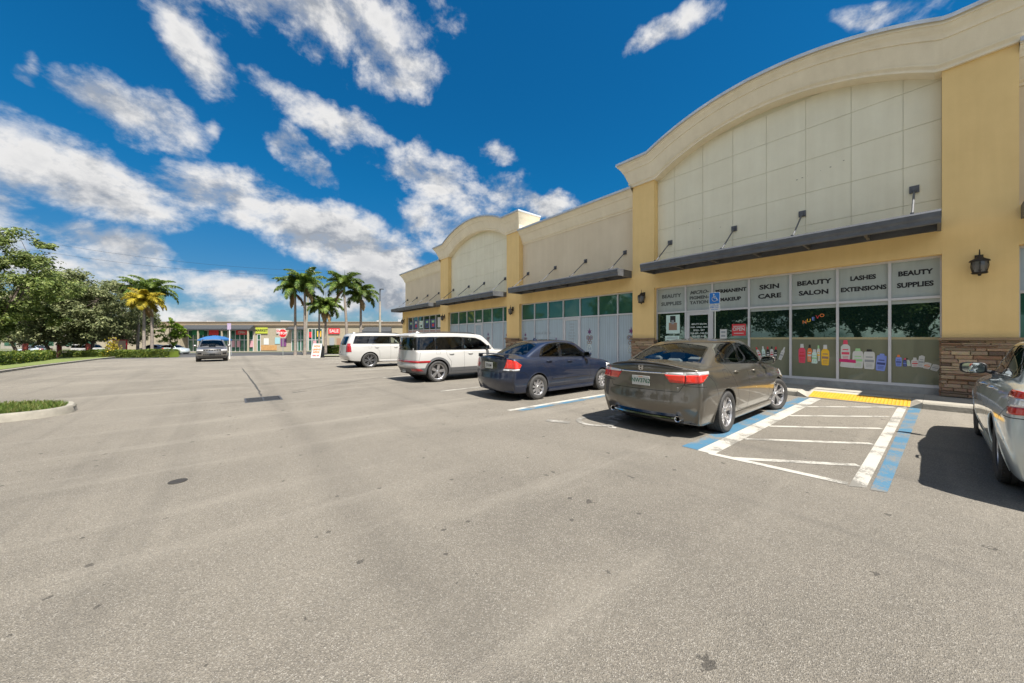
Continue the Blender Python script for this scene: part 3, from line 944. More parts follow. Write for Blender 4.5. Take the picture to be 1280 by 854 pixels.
S_taupe = sedan(name='sedan', label='taupe grey sedan parked on the blue-edged accessible bay, nearest the shop door', group=None,
    steer=-.32, glass='car_glass', seat_m='seat_grey', head_m='seat_grey',
    inlays=[
        ('tail_light', [('x', [(.66, .845), (.665, .965), (1.3, 1.0), (1.3, .85)]), ('y', [(-.5, .80), (.24, .85), (.46, .965), (.50, 1.01), (-.5, 1.01)])], 'rear2', 'red_lens', .006),
        ('lamp_strip', [('x', [(.40, .966), (.40, .997), (.66, 1.012), (1.3, 1.06), (1.3, 1.0), (.66, .965)]), ('y', [(-.5, .90), (.50, .98), (.52, 1.03), (-.5, 1.03)])], 'rear2', 'clear_lens', .005),
        ('trunk_light', [('x', [(.46, .85), (.375, .966), (.652, .966), (.652, .845)])], 'rear2', 'red_lens', .005),
        ('chrome_bar', [('x', [(-.40, .972), (-.40, .992), (.40, .992), (.40, .972)])], 'rear', 'chrome', .004),
        ('valance', [('x', [(-.62, .1), (-.60, .335), (-.5, .36), (.5, .36), (.60, .335), (.62, .1)])], 'rear', 2, 0),
        ('headlight', [('y', [(4.1, .74), (4.2, .86), (4.62, .80), (5.2, .74), (5.2, .62), (4.5, .66)])], 'front2', 'clear_lens', .003),
    ],
    seams=[('x', [(-.66, .99), (-.655, .84), (-.58, .71), (.58, .71), (.655, .84), (.66, .99)], False),
           ('y', [(.47, .96), (.62, .86), (.74, .62)], False), ('y', [(.25, .855), (.12, .80)], False),
           ('x', [(-.9, .80), (-.66, .80)], False), ('x', [(.66, .80), (.9, .80)], False),
           ('z', [(.66, -.68), (.36, -.70), (.1, -.68)], False), ('z', [(.66, .68), (.36, .70), (.1, .68)], False),
           ('y', [(3.3, 1.0), (3.36, .96), (4.25, .86)], False)],
    panels=[('bumper', [('x', [(-1.2, .1), (-1.2, .80), (-.655, .80), (-.58, .71), (.58, .71), (.655, .80), (1.2, .80), (1.2, .1)]), ('y', [(-.5, .1), (.72, .1), (.72, .64), (.58, .80), (-.5, .82)])], 'rear'),
            ('trunk_lid', [('x', [(-.655, .84), (-.58, .71), (.58, .71), (.655, .84), (.66, 1.0), (.62, 1.25), (-.62, 1.25), (-.66, 1.0)]), ('z', [(-.5, -.8), (-.5, .8), (.64, .68), (.64, -.68)])], 'lid')],
    plate=(0, .845, 'white'), plate_txt='NW3762', plate_head='NEW JERSEY' if False else 'Florida', plate_ink='plate_ink2' if False else 'plate_green',
    exhausts=[(.57, .30, .5), (-.57, .30, .5)], extra=taupe_extra, handle_m=None)

# --- dark blue sedan ---------------------------------------------------
def blue_extra(root, S, sy, sxr, sxf, sz):
    sp = MB()
    pts = []
    for k in range(11):
        y = -.56 + 1.12*k/10
        pts.append((.13 + .05*(abs(y)/.56)**3, y, 1.145 - .02*(abs(y)/.56)**2))
    ring = []
    for x, y, z in pts:
        ring.append([(x + .10, y, z - .012), (x + .03, y, z + .012), (x - .06, y, z + .014), (x - .075, y, z + .004), (x, y, z - .018)])
    for r_ in ring: sp.v += r_
    for k in range(10):
        for j in range(5):
            sp.f.append((k*5+j, k*5+(j+1) % 5, (k+1)*5+(j+1) % 5, (k+1)*5+j)); sp.m.append(0)
    sp.f.append(tuple(range(5))); sp.m.append(0); sp.f.append(tuple(50 + i for i in range(5))); sp.m.append(0)
    for s in (1, -1):
        sp.box(.11, .22, s*.55 - .025, s*.55 + .025, 1.05, 1.138)
    sp.build('spoiler', [S['paint']], root, smooth=50)
    eb = MB()
    ex = sxr(0, 1.04) - .003
    eb.tube([(ex - .003, .05*math.cos(t), 1.035 + .026*math.sin(t)) for t in [2*math.pi*k/16 for k in range(17)]], .004, 5)
    eb.build('emblem', [M['chrome']], root)
    mb = MB()
    for s in (1, -1):
        mb.tube([(x, s*(sy(x, .50, s) + .004), .50) for x in (1.45, 1.9, 2.4, 2.9, 3.05)], .013, 6)
    mb.build('side_moulding', [S['paint']], root)

S_blue = sedan(name='sedan', label='dark blue sedan with raised boot spoiler, between the taupe sedan and a white SUV',
    xs=[0, .15, .62, 1.02, 1.5, 2.1, 2.7, 3.30, 3.82, 4.28, 4.5],
    zs=[1.0, 1.02, 1.02, 1.01, 1.0, .98, .96, .94, .88, .78, .66],
    zc=[1.09, 1.12, 1.13, 1.13, 1.12, 1.1, 1.08, 1.03, .96, .85, .70],
    w=[.78, .84, .865, .87, .875, .875, .875, .87, .86, .83, .74],
    xr=[1.26, 1.50, 1.80, 2.12, 2.45, 2.66], zr=[1.42, 1.48, 1.51, 1.515, 1.50, 1.45], yr=[.56, .60, .62, .62, .61, .58],
    axles=(.95, 3.56), wr=.31, track=.865, tw=.2, wheel='cover', paint=M['paint_blue'], dlo_chrome=False, rplan=.20,
    dlo=[(1.10, 1.06), (1.24, 1.28), (1.48, 1.39), (1.85, 1.43), (2.25, 1.41), (2.55, 1.33), (3.04, 1.05), (3.02, 1.005), (2.0, 1.035)],
    side_glass=[('w', [(1.95, 1.05), (1.93, 1.405), (2.24, 1.395), (2.53, 1.31), (2.95, 1.06), (2.93, 1.02)], 'car_glass'),
                ('w', [(1.16, 1.075), (1.28, 1.26), (1.50, 1.37), (1.82, 1.405), (1.85, 1.05)], 'privacy_glass')],
    windscreen=[(2.60, -.50), (2.64, 0), (2.60, .50), (3.24, .66), (3.38, 0), (3.24, -.66)], xwm=3.0, zws=1.04,
    rear_glass=('z', [(.66, -.60), (.60, 0), (.66, .60), (1.20, .50), (1.25, 0), (1.20, -.50)]), zrg=1.12,
    doors=[dict(poly=[(1.12, 1.04), (1.14, .90), (1.33, .68), (1.40, .5), (1.42, .30), (1.91, .285), (1.91, 1.03)], handle=(1.36, .945)),
           dict(poly=[(1.91, 1.03), (1.91, .285), (2.94, .285), (3.0, .6), (2.96, .985)], handle=(2.14, .92))],
    mirror=(2.86, 1.08), seats=(2.1, 1.25),
    inlays=[
        ('tail_light', [('x', [(.52, .79), (.56, .85), (.60, 1.02), (.75, .985), (1.2, .93), (1.2, .84), (.9, .79)]), ('y', [(-.5, .7), (.36, .80), (.42, .88), (.20, 1.03), (-.5, 1.05)])], 'rear2', 'red_lens', .008),
        ('lamp_strip', [('x', [(.50, .745), (.52, .79), (.9, .79), (1.2, .80), (1.2, .75)]), ('y', [(-.5, .7), (.34, .74), (.36, .80), (-.5, .80)])], 'rear2', 'clear_lens', .006),
        ('plate_recess', [('x', [(-.30, .76), (-.34, .95), (.34, .95), (.30, .76)])], 'rear', 2, 0),
        ('headlight', [('y', [(3.75, .70), (3.80, .80), (4.2, .76), (4.9, .70), (4.9, .56), (4.2, .6)])], 'front2', 'clear_lens', .003),
    ],
    seams=[('x', [(-.58, 1.04), (-.53, .79), (-.48, .70), (.48, .70), (.53, .79), (.58, 1.04)], False),
           ('x', [(-.9, .73), (-.5, .73)], False), ('x', [(.5, .73), (.9, .73)], False), ('y', [(-.2, .70), (.5, .70), (.62, .60)], False),
           ('z', [(.60, -.64), (.3, -.66), (.1, -.62)], False), ('z', [(.60, .64), (.3, .66), (.1, .62)], False)],
    panels=[('bumper', [('x', [(-1.2, .1), (-1.2, .73), (-.5, .73), (-.48, .70), (.48, .70), (.5, .73), (1.2, .73), (1.2, .1)]), ('y', [(-.5, .1), (.60, .1), (.60, .62), (.5, .70), (-.5, .74)])], 'rear')],
    plate=(0, .855, 'white'), plate_txt='JTR 84', extra=blue_extra, seat_m='seat_dark')

# --- box-shaped white SUV ---------------------------------------------
def suv(**k):
    S = dict(cat='car', name='suv',
        xs=[0, .22, .75, 1.25, 1.8, 2.4, 3.0, 3.52, 4.1, 4.6, 4.83],
        zb=[.36, .30, .26, .24, .24, .24, .24, .24, .25, .28, .33],
        zs=[1.09, 1.10, 1.10, 1.10, 1.10, 1.10, 1.10, 1.09, 1.06, 1.01, .94],
        zc=[1.14, 1.15, 1.16, 1.16, 1.16, 1.16, 1.16, 1.15, 1.14, 1.08, .99],
        w=[.88, .935, .95, .95, .955, .955, .955, .95, .945, .92, .87],
        rear=[.10, .0, .03, .05], front=[.1, .0, .0, .06], rplan=.14, fplan=.26,
        a=0, b=7, yin=.925, rowy=[.93, .99, 1.0, .965], rowt=[0, .28, .62, 1.],
        xr=[.14, .36, .85, 1.32, 1.8, 2.25, 2.68, 2.98], zr=[1.72, 1.755, 1.78, 1.785, 1.785, 1.775, 1.755, 1.72], yr=[.70, .74, .755, .755, .755, .75, .74, .72],
        crown=.045, rbulge=.05, fbulge=.12, c_roof=.5, c_sh=.45, c_rtop=.4,
        axles=(.95, 3.77), wr=.375, ar=.44, track=.935, tw=.24, wheel='five', paint=M['paint_white'],
        glass='privacy_glass', clad=.075,
        dlo=[(.10, 1.145), (.17, 1.60), (.5, 1.61), (1.8, 1.62), (2.6, 1.58), (2.86, 1.49), (3.30, 1.16), (3.28, 1.12), (1.8, 1.135)], dlo_r=.03,
        side_glass=[('w', [(.22, 1.16), (.27, 1.58), (.86, 1.59), (.86, 1.155)], 'privacy_glass'),
                    ('w', [(.90, 1.155), (.90, 1.58), (1.98, 1.595), (1.98, 1.145)], 'privacy_glass'),
                    ('w', [(2.06, 1.145), (2.06, 1.595), (2.56, 1.565), (2.83, 1.47), (3.22, 1.165), (3.18, 1.14)], 'car_glass')],
        windscreen=[(2.96, -.62), (3.0, 0), (2.96, .62), (3.46, .76), (3.62, 0), (3.46, -.76)], xwm=3.2, zws=1.17,
        rear_glass=('x', [(-.62, 1.16), (-.56, 1.56), (.56, 1.56), (.62, 1.16)]),
        inlays=[], seams=[], doors=[
            dict(poly=[(1.28, 1.12), (1.30, .95), (1.47, .72), (1.47, .36), (2.02, .36), (2.02, 1.125)], handle=(1.50, 1.0)),
            dict(poly=[(2.02, 1.125), (2.02, .36), (3.12, .36), (3.17, .8), (3.14, 1.11)], handle=(2.30, 1.0))],
        mirror=(3.08, 1.22), mirror_s=(.12, .085), seats=(2.3, 1.35), seat_top=1.12)
    S.update(k); return S

def roof_rails(root, S, sy, sxr, sxf, sz, x0, x1, yy):
    rb = MB()
    for s in (1, -1):
        n_ = 12; pts = []
        for k in range(n_ + 1):
            x = lerp(x0, x1, k/n_)
            pts.append((x, s*yy, sz(x, s*yy) + (.0 if k in (0, n_) else .035)))
        rb.tube(pts, .018, 8)
    rb.build('roof_rail', [M['black_plastic']], root, smooth=40)

def boxy_extra(root, S, sy, sxr, sxf, sz):
    roof_rails(root, S, sy, sxr, sxf, sz, .5, 2.7, .60)
    wb = MB(); wb.tube([(sxr(0, 1.2) - .012, -.05, 1.19), (sxr(.2, 1.2) - .012, .28, 1.175)], .008, 6)
    wb.build('rear_wiper', [M['black_plastic']], root)
    hb = MB()   # spoiler over the rear glass
    hb.add([(-.02, -.62, 1.66), (-.02, .62, 1.66), (.30, .62, 1.745), (.30, -.62, 1.745), (-.01, -.62, 1.625), (-.01, .62, 1.625), (.22, .62, 1.62), (.22, -.62, 1.62)],
           [(0,1,2,3), (0,1,5,4), (4,5,6,7), (0,3,7,4), (1,2,6,5)])
    hb.build('spoiler', [S['paint']], root, bevel=.01)

S_boxy = suv(label='white boxy SUV with grey wheel arch cladding, parked just left of the blue sedan', clad_ends=(.52, .5), extra=boxy_extra,
    clad_line=[(-.3, .1), (5.2, .1), (5.2, .42), (3.3, .50), (1.4, .50), (-.3, .52)],
    inlays=[
        ('tail_light', [('x', [(-1.3, .70), (-1.3, .775), (1.3, .775), (1.3, .70)]), ('y', [(-.5, .68), (.62, .71), (.66, .775), (-.5, .79)])], 'rear', 'dark_red_lens', .006),
        ('tail_light', [('y', [(.02, .70), (.62, .70), (.66, .775), (.02, .775)])], 'side2', 'dark_red_lens', .006),
        ('reflector', [('x', [(.55, .40), (.55, .50), (.9, .50), (.9, .42)])], 'rear2', 'dark_red_lens', .003),
        ('headlight', [('x', [(.50, .72), (.50, .90), (1.2, .90), (1.2, .72)])], 'front2', 'clear_lens', .004),
    ],
    seams=[('x', [(-.86, .80), (.86, .80)], False), ('x', [(-.80, .54), (.80, .54)], False), ('y', [(-.2, .80), (.25, .80), (.30, 1.1)], False)],
    plate=(.0, .42, 'w'), plate_txt='KLD 28')

def big_extra(root, S, sy, sxr, sxf, sz):
    roof_rails(root, S, sy, sxr, sxf, sz, .6, 3.0, .64)
    rb = MB()
    for s in (1, -1): rb.tube([(1.95, s*.93, .34), (3.5, s*.93, .34)], .035, 8)
    rb.build('running_board', [M['chrome']], root)

S_big = suv(label='large white SUV with dark spoked wheels, farthest along the row of parked cars', wheel='six', rim_m='gunmetal', clad=None, extra=big_extra,
    xs=[0, .25, .85, 1.45, 2.0, 2.7, 3.3, 3.9, 4.5, 5.1, 5.35],
    zb=[.48, .40, .36, .34, .34, .34, .34, .34, .35, .38, .42],
    zs=[1.20, 1.22, 1.22, 1.22, 1.22, 1.22, 1.22, 1.21, 1.19, 1.15, 1.08],
    zc=[1.26, 1.28, 1.29, 1.29, 1.29, 1.29, 1.29, 1.28, 1.27, 1.22, 1.13],
    w=[.92, .98, 1.0, 1.0, 1.0, 1.0, 1.0, 1.0, .995, .97, .93],
    xr=[.32, .52, .95, 1.5, 2.0, 2.6, 3.05, 3.32], zr=[1.86, 1.90, 1.925, 1.935, 1.935, 1.925, 1.90, 1.86], yr=[.76, .79, .80, .80, .80, .80, .79, .77],
    axles=(1.28, 4.35), wr=.41, ar=.48, track=.99, tw=.27,
    dlo=[(.42, 1.32), (.56, 1.74), (3.0, 1.76), (3.25, 1.68), (3.72, 1.33), (3.70, 1.30)], 
    side_glass=[('w', [(.46, 1.33), (.59, 1.72), (1.32, 1.73), (1.18, 1.33)], 'privacy_glass'),
                ('w', [(1.44, 1.33), (1.55, 1.73), (2.38, 1.735), (2.38, 1.33)], 'privacy_glass'),
                ('w', [(2.46, 1.33), (2.46, 1.735), (2.98, 1.73), (3.22, 1.65), (3.64, 1.34)], 'car_glass')],
    windscreen=[(3.30, -.66), (3.34, 0), (3.30, .66), (3.84, .80), (4.0, 0), (3.84, -.80)], xwm=3.6, zws=1.32,
    rear_glass=('x', [(-.66, 1.28), (-.60, 1.70), (.60, 1.70), (.66, 1.28)]),
    doors=[dict(poly=[(1.42, 1.29), (1.60, 1.1), (1.80, .9), (1.82, .46), (2.42, .46), (2.42, 1.29)], handle=(1.66, 1.12)),
           dict(poly=[(2.42, 1.29), (2.42, .46), (3.60, .46), (3.66, .9), (3.62, 1.27)], handle=(2.72, 1.12))],
    inlays=[('tail_light', [('x', [(.74, .88), (.74, 1.34), (1.3, 1.34), (1.3, .88)]), ('y', [(-.3, .88), (.34, .88), (.30, 1.34), (-.3, 1.34)])], 'rear2', 'dark_red_lens', .008),
            ('headlight', [('x', [(.55, .85), (.55, 1.05), (1.2, 1.05), (1.2, .85)])], 'front2', 'clear_lens', .004)],
    seams=[('x', [(-.86, .74), (.86, .74)], False), ('x', [(-.73, .74), (-.72, 1.25)], False), ('x', [(.73, .74), (.72, 1.25)], False)],
    mirror=(3.46, 1.40), mirror_s=(.13, .11), seats=(2.6, 1.7), seat_top=1.3, plate=(0, .86, 'w'), plate_txt='PQ 417')

# --- silver sedan at the right edge -------------------------------------
def silver_extra(root, S, sy, sxr, sxf, sz):
    eb = MB(); ex = sxr(0, 1.0) - .006
    eb.tube([(ex, .05*math.cos(t), .985 + .04*math.sin(t)) for t in [2*math.pi*k/20 for k in range(21)]], .006, 6)
    eb.build('emblem', [M['chrome']], root)

S_silver = sedan(name='sedan', label='silver sedan cut off by the right edge, beyond the striped blue-edged aisle',
    paint=M['paint_silver'], mirror_black=True, dlo_chrome=True, wheel='plain', steer=0.,
    axles=(1.03, 3.82), track=.885, extra=silver_extra, mirror_s=(.125, .085),
    xs=[0, .16, .66, 1.10, 1.6, 2.2, 2.9, 3.56, 4.08, 4.5, 4.72],
    xr=[1.36, 1.66, 2.0, 2.36, 2.7, 2.92],
    inlays=[
        ('tail_light', [('x', [(.50, .84), (.50, 1.03), (1.3, 1.05), (1.3, .99), (.62, .975), (.62, .895), (1.3, .875), (1.3, .80)]), ('y', [(-.5, .78), (.30, .82), (.42, 1.0), (.40, 1.05), (-.5, 1.05)])], 'rear2', 'red_lens', .010),
        ('lamp_strip', [('x', [(.62, .895), (.62, .975), (1.3, .99), (1.3, .875)]), ('y', [(-.5, .78), (.33, .88), (.39, .99), (-.5, 1.05)])], 'rear2', 'clear_lens', .006),
        ('valance', [('x', [(-.62, .1), (-.60, .30), (.60, .30), (.62, .1)])], 'rear', 2, 0),
    ],
    seams=[('x', [(-.60, 1.05), (-.56, .78), (-.50, .66), (.50, .66), (.56, .78), (.60, 1.05)], False), ('y', [(.36, .88), (.56, .76), (.66, .6)], False), ('x', [(.56, .79), (1.0, .79)], False)],
    panels=[('bumper', [('x', [(-1.2, .1), (-1.2, .79), (-.56, .79), (-.50, .66), (.50, .66), (.56, .79), (1.2, .79), (1.2, .1)]), ('y', [(-.5, .1), (.66, .1), (.66, .6), (.56, .76), (.36, .84), (-.5, .84)])], 'rear')],
    plate=(0, .84, 'w'), plate_txt='GSY 52', handle_m='chrome')

# --- oncoming grey SUV ---------------------------------------------------
def oncoming_extra(root, S, sy, sxr, sxf, sz):
    g = MB()
    x = sxf(0, .86)
    for k in range(7):
        y = -.42 + .14*k
        g.box(sxf(y, .86) - .02, sxf(y, .86) + .012, y - .055, y + .055, .825, .90, 0)
    g.build('grille', [M['gloss_black'], M['chrome']], root)
    c = MB()
    for k in range(10):
        y0 = -.50 + .1*k
        c.box(sxf(y0 + .05, .86) - .02, sxf(y0 + .05, .86) + .006, y0, y0 + .1, .905, .925)
        c.box(sxf(y0 + .05, .6) - .02, sxf(y0 + .05, .6) + .008, y0, y0 + .1, .50, .60, 1)
    c.build('bumper_trim', [M['chrome'], M['black_plastic']], root)
    roof_rails(root, S, sy, sxr, sxf, sz, .6, 2.6, .56)

S_on = suv(label='grey SUV driving towards the camera along the aisle of the car park', paint=M['paint_grey'], extra=oncoming_extra, sub=2,
    w=[.82, .88, .90, .90, .905, .905, .905, .90, .895, .87, .80],
    xs=[0, .2, .7, 1.15, 1.65, 2.2, 2.75, 3.25, 3.75, 4.2, 4.4],
    xr=[.30, .45, .85, 1.2, 1.65, 2.05, 2.4, 2.66], zr=[1.56, 1.61, 1.635, 1.65, 1.65, 1.64, 1.62, 1.58], yr=[.60, .64, .66, .66, .66, .66, .64, .62],
    zs=[1.04, 1.05, 1.05, 1.05, 1.04, 1.03, 1.02, 1.01, .98, .93, .87], zc=[1.1, 1.11, 1.11, 1.11, 1.11, 1.11, 1.11, 1.10, 1.08, 1.02, .93],
    axles=(.88, 3.52), wr=.35, ar=.41, track=.89, wheel='plain', clad=.05,
    dlo=[(.40, 1.10), (.55, 1.46), (1.8, 1.50), (2.4, 1.45), (2.6, 1.38), (3.05, 1.08)],
    side_glass=[('w', [(.46, 1.11), (.58, 1.44), (1.80, 1.48), (1.80, 1.10)], 'privacy_glass'), ('w', [(1.88, 1.10), (1.88, 1.48), (2.38, 1.43), (2.58, 1.36), (2.98, 1.09)], 'car_glass')],
    windscreen=[(2.64, -.54), (2.68, 0), (2.64, .54), (3.20, .70), (3.34, 0), (3.20, -.70)], xwm=2.95, zws=1.12,
    rear_glass=('x', [(-.56, 1.12), (-.50, 1.42), (.50, 1.42), (.56, 1.12)]),
    inlays=[('headlight', [('x', [(.50, .80), (.48, .90), (1.2, .93), (1.2, .82)])], 'front2', 'clear_lens', .006),
            ('fog_light', [('x', [(.58, .56), (.58, .68), (.80, .68), (.80, .56)])], 'front2', 'gloss_black', .003)],
    seams=[('f', [(-.7, .94), (.7, .94)], False)],
    doors=[dict(poly=[(1.12, 1.08), (1.3, .8), (1.36, .36), (1.84, .36), (1.84, 1.08)], handle=(1.4, .95)),
           dict(poly=[(1.84, 1.08), (1.84, .36), (2.85, .36), (2.9, .8), (2.88, 1.07)], handle=(2.1, .95))],
    mirror=(2.82, 1.16), front_plate=.55, clad_ends=(.5, .45), seat_top=1.05)

def place(root, x_rear, yc, rz=0., z=None):
    root.location = (x_rear, yc, zg(yc) if z is None else z)
    root.rotation_euler = (0, 0, rz)

car_taupe = build_car(S_taupe); place(car_taupe, 5.16, 3.07)
car_blue = build_car(S_blue); place(car_blue, 5.0, 7.15)
car_boxy = build_car(S_boxy); place(car_boxy, 4.75, 12.13)
car_big = build_car(S_big); place(car_big, 4.6, 20.6)
car_silver = build_car(S_silver); place(car_silver, 5.38, -1.29, R(.5))
car_on = build_car(S_on); place(car_on, -1.25, 37.6, R(-90) + .03, zg(35))
# ---------------------------------------------------------------- retail building
P = 13.25
def stucco(name, rgb, bs=90., streak=.08, bump=.35):
    m, nt, b = new_mat(name)
    b.inputs['Roughness'].default_value = .9
    b.inputs['Specular IOR Level'].default_value = .2
    tc = N(nt, 'ShaderNodeTexCoord')
    n1 = N(nt, 'ShaderNodeTexNoise', i_Scale=.8, i_Detail=8., i_Roughness=.65)
    L(nt, tc.outputs['Object'], n1.inputs['Vector'])
    mp = N(nt, 'ShaderNodeMapping'); mp.inputs['Scale'].default_value = (5., 5., .35)
    L(nt, tc.outputs['Object'], mp.inputs[0])
    n2 = N(nt, 'ShaderNodeTexNoise', i_Scale=1., i_Detail=5.)
    L(nt, mp.outputs[0], n2.inputs['Vector'])
    n3 = N(nt, 'ShaderNodeTexNoise', i_Scale=bs, i_Detail=3.)
    L(nt, tc.outputs['Object'], n3.inputs['Vector'])
    a = N(nt, 'ShaderNodeMath', operation='MULTIPLY_ADD'); a.inputs[1].default_value = .55
    L(nt, n1.outputs['Fac'], a.inputs[0]); 
    a2 = N(nt, 'ShaderNodeMath', operation='MULTIPLY'); a2.inputs[1].default_value = .3
    L(nt, n2.outputs['Fac'], a2.inputs[0]); L(nt, a2.outputs[0], a.inputs[2])
    a3 = N(nt, 'ShaderNodeMath', operation='MULTIPLY_ADD'); a3.inputs[1].default_value = .25
    L(nt, n3.outputs['Fac'], a3.inputs[0]); L(nt, a.outputs[0], a3.inputs[2])
    mr = N(nt, 'ShaderNodeMapRange', i_1=.40, i_2=.72)
    L(nt, a3.outputs[0], mr.inputs['Value'])
    mx = N(nt, 'ShaderNodeMix', data_type='RGBA')
    k = 1 - streak * 1.6
    mx.inputs[6].default_value = (rgb[0]*k, rgb[1]*k*.98, rgb[2]*k*.95, 1); mx.inputs[7].default_value = (*rgb, 1)
    L(nt, mr.outputs[0], mx.inputs[0]); L(nt, mx.outputs[2], b.inputs['Base Color'])
    bp = N(nt, 'ShaderNodeBump', i_Strength=bump, i_Distance=.006)
    L(nt, n3.outputs['Fac'], bp.inputs['Height']); L(nt, bp.outputs[0], b.inputs['Normal'])
    return m
M['yellow'] = stucco('yellow_stucco', (.90, .64, .285))
M['cream'] = stucco('cream_panel', (.86, .81, .63))
M['beige'] = stucco('beige_stucco', (.78, .66, .48))
M['cornice'] = stucco('cornice_stucco', (.90, .80, .61), streak=.10)
M['joint'] = mat('joint', (.70, .67, .51), .9)
M['coping'] = mat('metal_coping', (.62, .65, .68), .45, metal=.3, var=.3)
M['awning'] = mat('awning_metal', (.13, .135, .145), .45, metal=.2, var=.35, bump=.1)
M['awning_under'] = mat('awning_underside', (.17, .15, .12), .6, var=.5, vscale=2)
M['frame'] = mat('window_frame_aluminium', (.66, .65, .66), .4, metal=.15, var=.12)
M['roof'] = mat('roof_membrane', (.4, .4, .4), .9)
M['sill'] = mat('concrete_sill', (.42, .41, .38), .9, bump=.4, bscale=60, var=.4)
M['lantern'] = mat('lantern_metal', (.035, .028, .022), .5, metal=.5, bump=.2)
M['lantern_glass'] = mat('lantern_glass', (.13, .12, .105), .15, coat=.6)

def reflect_glass(name, rgb, ior=2.0, rough=.015, wav=.05):
    """tinted, mirror-like shop glass in front of a dark room"""
    m, nt, b = new_mat(name)
    b.inputs['Base Color'].default_value = (*rgb, 1)
    b.inputs['Roughness'].default_value = rough
    b.inputs['IOR'].default_value = ior
    b.inputs['Specular Tint'].default_value = (.62, .85, .72, 1)
    tc = N(nt, 'ShaderNodeTexCoord')
    nz = N(nt, 'ShaderNodeTexNoise', i_Scale=1.3, i_Detail=2.)
    L(nt, tc.outputs['Object'], nz.inputs['Vector'])
    bp = N(nt, 'ShaderNodeBump', i_Strength=wav, i_Distance=.02)
    L(nt, nz.outputs['Fac'], bp.inputs['Height']); L(nt, bp.outputs[0], b.inputs['Normal'])
    return m
M['shop_glass'] = reflect_glass('shop_glass', (.008, .022, .016), 2.3)
M['green_glass'] = reflect_glass('green_glass', (.03, .10, .07), 2.0)
def film(name, rgb, coat=.35, ribs=0.):
    m, nt, b = new_mat(name)
    b.inputs['Roughness'].default_value = .5
    b.inputs['Coat Weight'].default_value = coat; b.inputs['Coat Roughness'].default_value = .02
    tc = N(nt, 'ShaderNodeTexCoord')
    mp = N(nt, 'ShaderNodeMapping'); mp.inputs['Scale'].default_value = (6., 6., .5)
    L(nt, tc.outputs['Object'], mp.inputs[0])
    nz = N(nt, 'ShaderNodeTexNoise', i_Scale=1.4, i_Detail=4.)
    L(nt, mp.outputs[0], nz.inputs['Vector'])
    mx = N(nt, 'ShaderNodeMix', data_type='RGBA')
    mx.inputs[6].default_value = (*rgb, 1); mx.inputs[7].default_value = (*[c*.72 for c in rgb], 1)
    if ribs:
        wv = N(nt, 'ShaderNodeTexWave', i_Scale=ribs, i_Distortion=1.2, i_Detail=2.); wv.bands_direction = 'Y'
        L(nt, tc.outputs['Object'], wv.inputs['Vector'])
        ad = N(nt, 'ShaderNodeMath', operation='MULTIPLY_ADD'); ad.inputs[1].default_value = .45; L(nt, wv.outputs['Fac'], ad.inputs[0]); L(nt, nz.outputs['Fac'], ad.inputs[2])
        L(nt, ad.outputs[0], mx.inputs[0])
    else: L(nt, nz.outputs['Fac'], mx.inputs[0])
    L(nt, mx.outputs[2], b.inputs['Base Color'])
    return m
M['film_grey'] = film('grey_window_film', (.46, .51, .48), .5)
M['film_olive'] = film('olive_window_film', (.19, .20, .125), .6)
M['film_blue'] = film('blinds_behind_glass', (.50, .60, .66), .5, 2.6)
M['tan_strip'] = mat('strip_tan', (.42, .36, .2), .6)  # flat tan for the thin strip just above the olive panes
M['ink'] = mat('black_lettering', (.012, .012, .014), .5)
M['ink_faded'] = mat('faded_lettering', (.10, .115, .11), .6)
M['ink_white'] = mat('white_lettering', (.75, .8, .76), .5)
M['ink_grey'] = mat('grey_lettering', (.30, .33, .36), .6)

def stone_mat():
    m, nt, b = new_mat('stacked_stone')
    g = N(nt, 'ShaderNodeNewGeometry')
    cr = N(nt, 'ShaderNodeValToRGB')
    cols = [(.0, (.22, .12, .07)), (.2, (.38, .25, .15)), (.4, (.12, .085, .06)), (.6, (.44, .33, .21)), (.8, (.26, .18, .125)), (1., (.30, .165, .095))]
    el = cr.color_ramp.elements
    el[0].position = 0; el[0].color = (*cols[0][1], 1)
    el[1].position = 1; el[1].color = (*cols[-1][1], 1)
    for p_, c in cols[1:-1]:
        e = el.new(p_); e.color = (*c, 1)
    L(nt, g.outputs['Random Per Island'], cr.inputs[0])
    tc = N(nt, 'ShaderNodeTexCoord')
    nz = N(nt, 'ShaderNodeTexNoise', i_Scale=18., i_Detail=6., i_Roughness=.7)
    L(nt, tc.outputs['Object'], nz.inputs['Vector'])
    mx = N(nt, 'ShaderNodeMix', data_type='RGBA', blend_type='MULTIPLY'); mx.inputs[0].default_value = .55
    L(nt, cr.outputs[0], mx.inputs[6]); L(nt, nz.outputs['Color'], mx.inputs[7])
    mg = N(nt, 'ShaderNodeMix', data_type='RGBA', blend_type='MULTIPLY'); mg.inputs[0].default_value = 1; mg.inputs[7].default_value = (1.5, 1.5, 1.5, 1)
    L(nt, mx.outputs[2], mg.inputs[6])
    L(nt, mg.outputs[2], b.inputs['Base Color'])
    b.inputs['Roughness'].default_value = .9
    bp = N(nt, 'ShaderNodeBump', i_Strength=.7, i_Distance=.02)
    L(nt, nz.outputs['Fac'], bp.inputs['Height']); L(nt, bp.outputs[0], b.inputs['Normal'])
    return m
M['stone'] = stone_mat()

B = empty('retail_building', (P + 2, 12, 0))
BO = Vector((-(P + 2), -12, 0))     # parts are modelled in world metres and shifted into the building's frame
def bpart(mb, name, mats, parent=B, **k):
    if parent is B:
        mb.v = [(v[0] + BO.x, v[1] + BO.y, v[2]) for v in mb.v]
    else:
        mb.v = [(v[0] + BO.x, v[1] + BO.y, v[2]) for v in mb.v]
    return mb.build(name, mats, parent, **k)
tag(B, 'yellow and cream stucco strip of shops with arched parapets, dark awnings and stone pier bases', 'building')

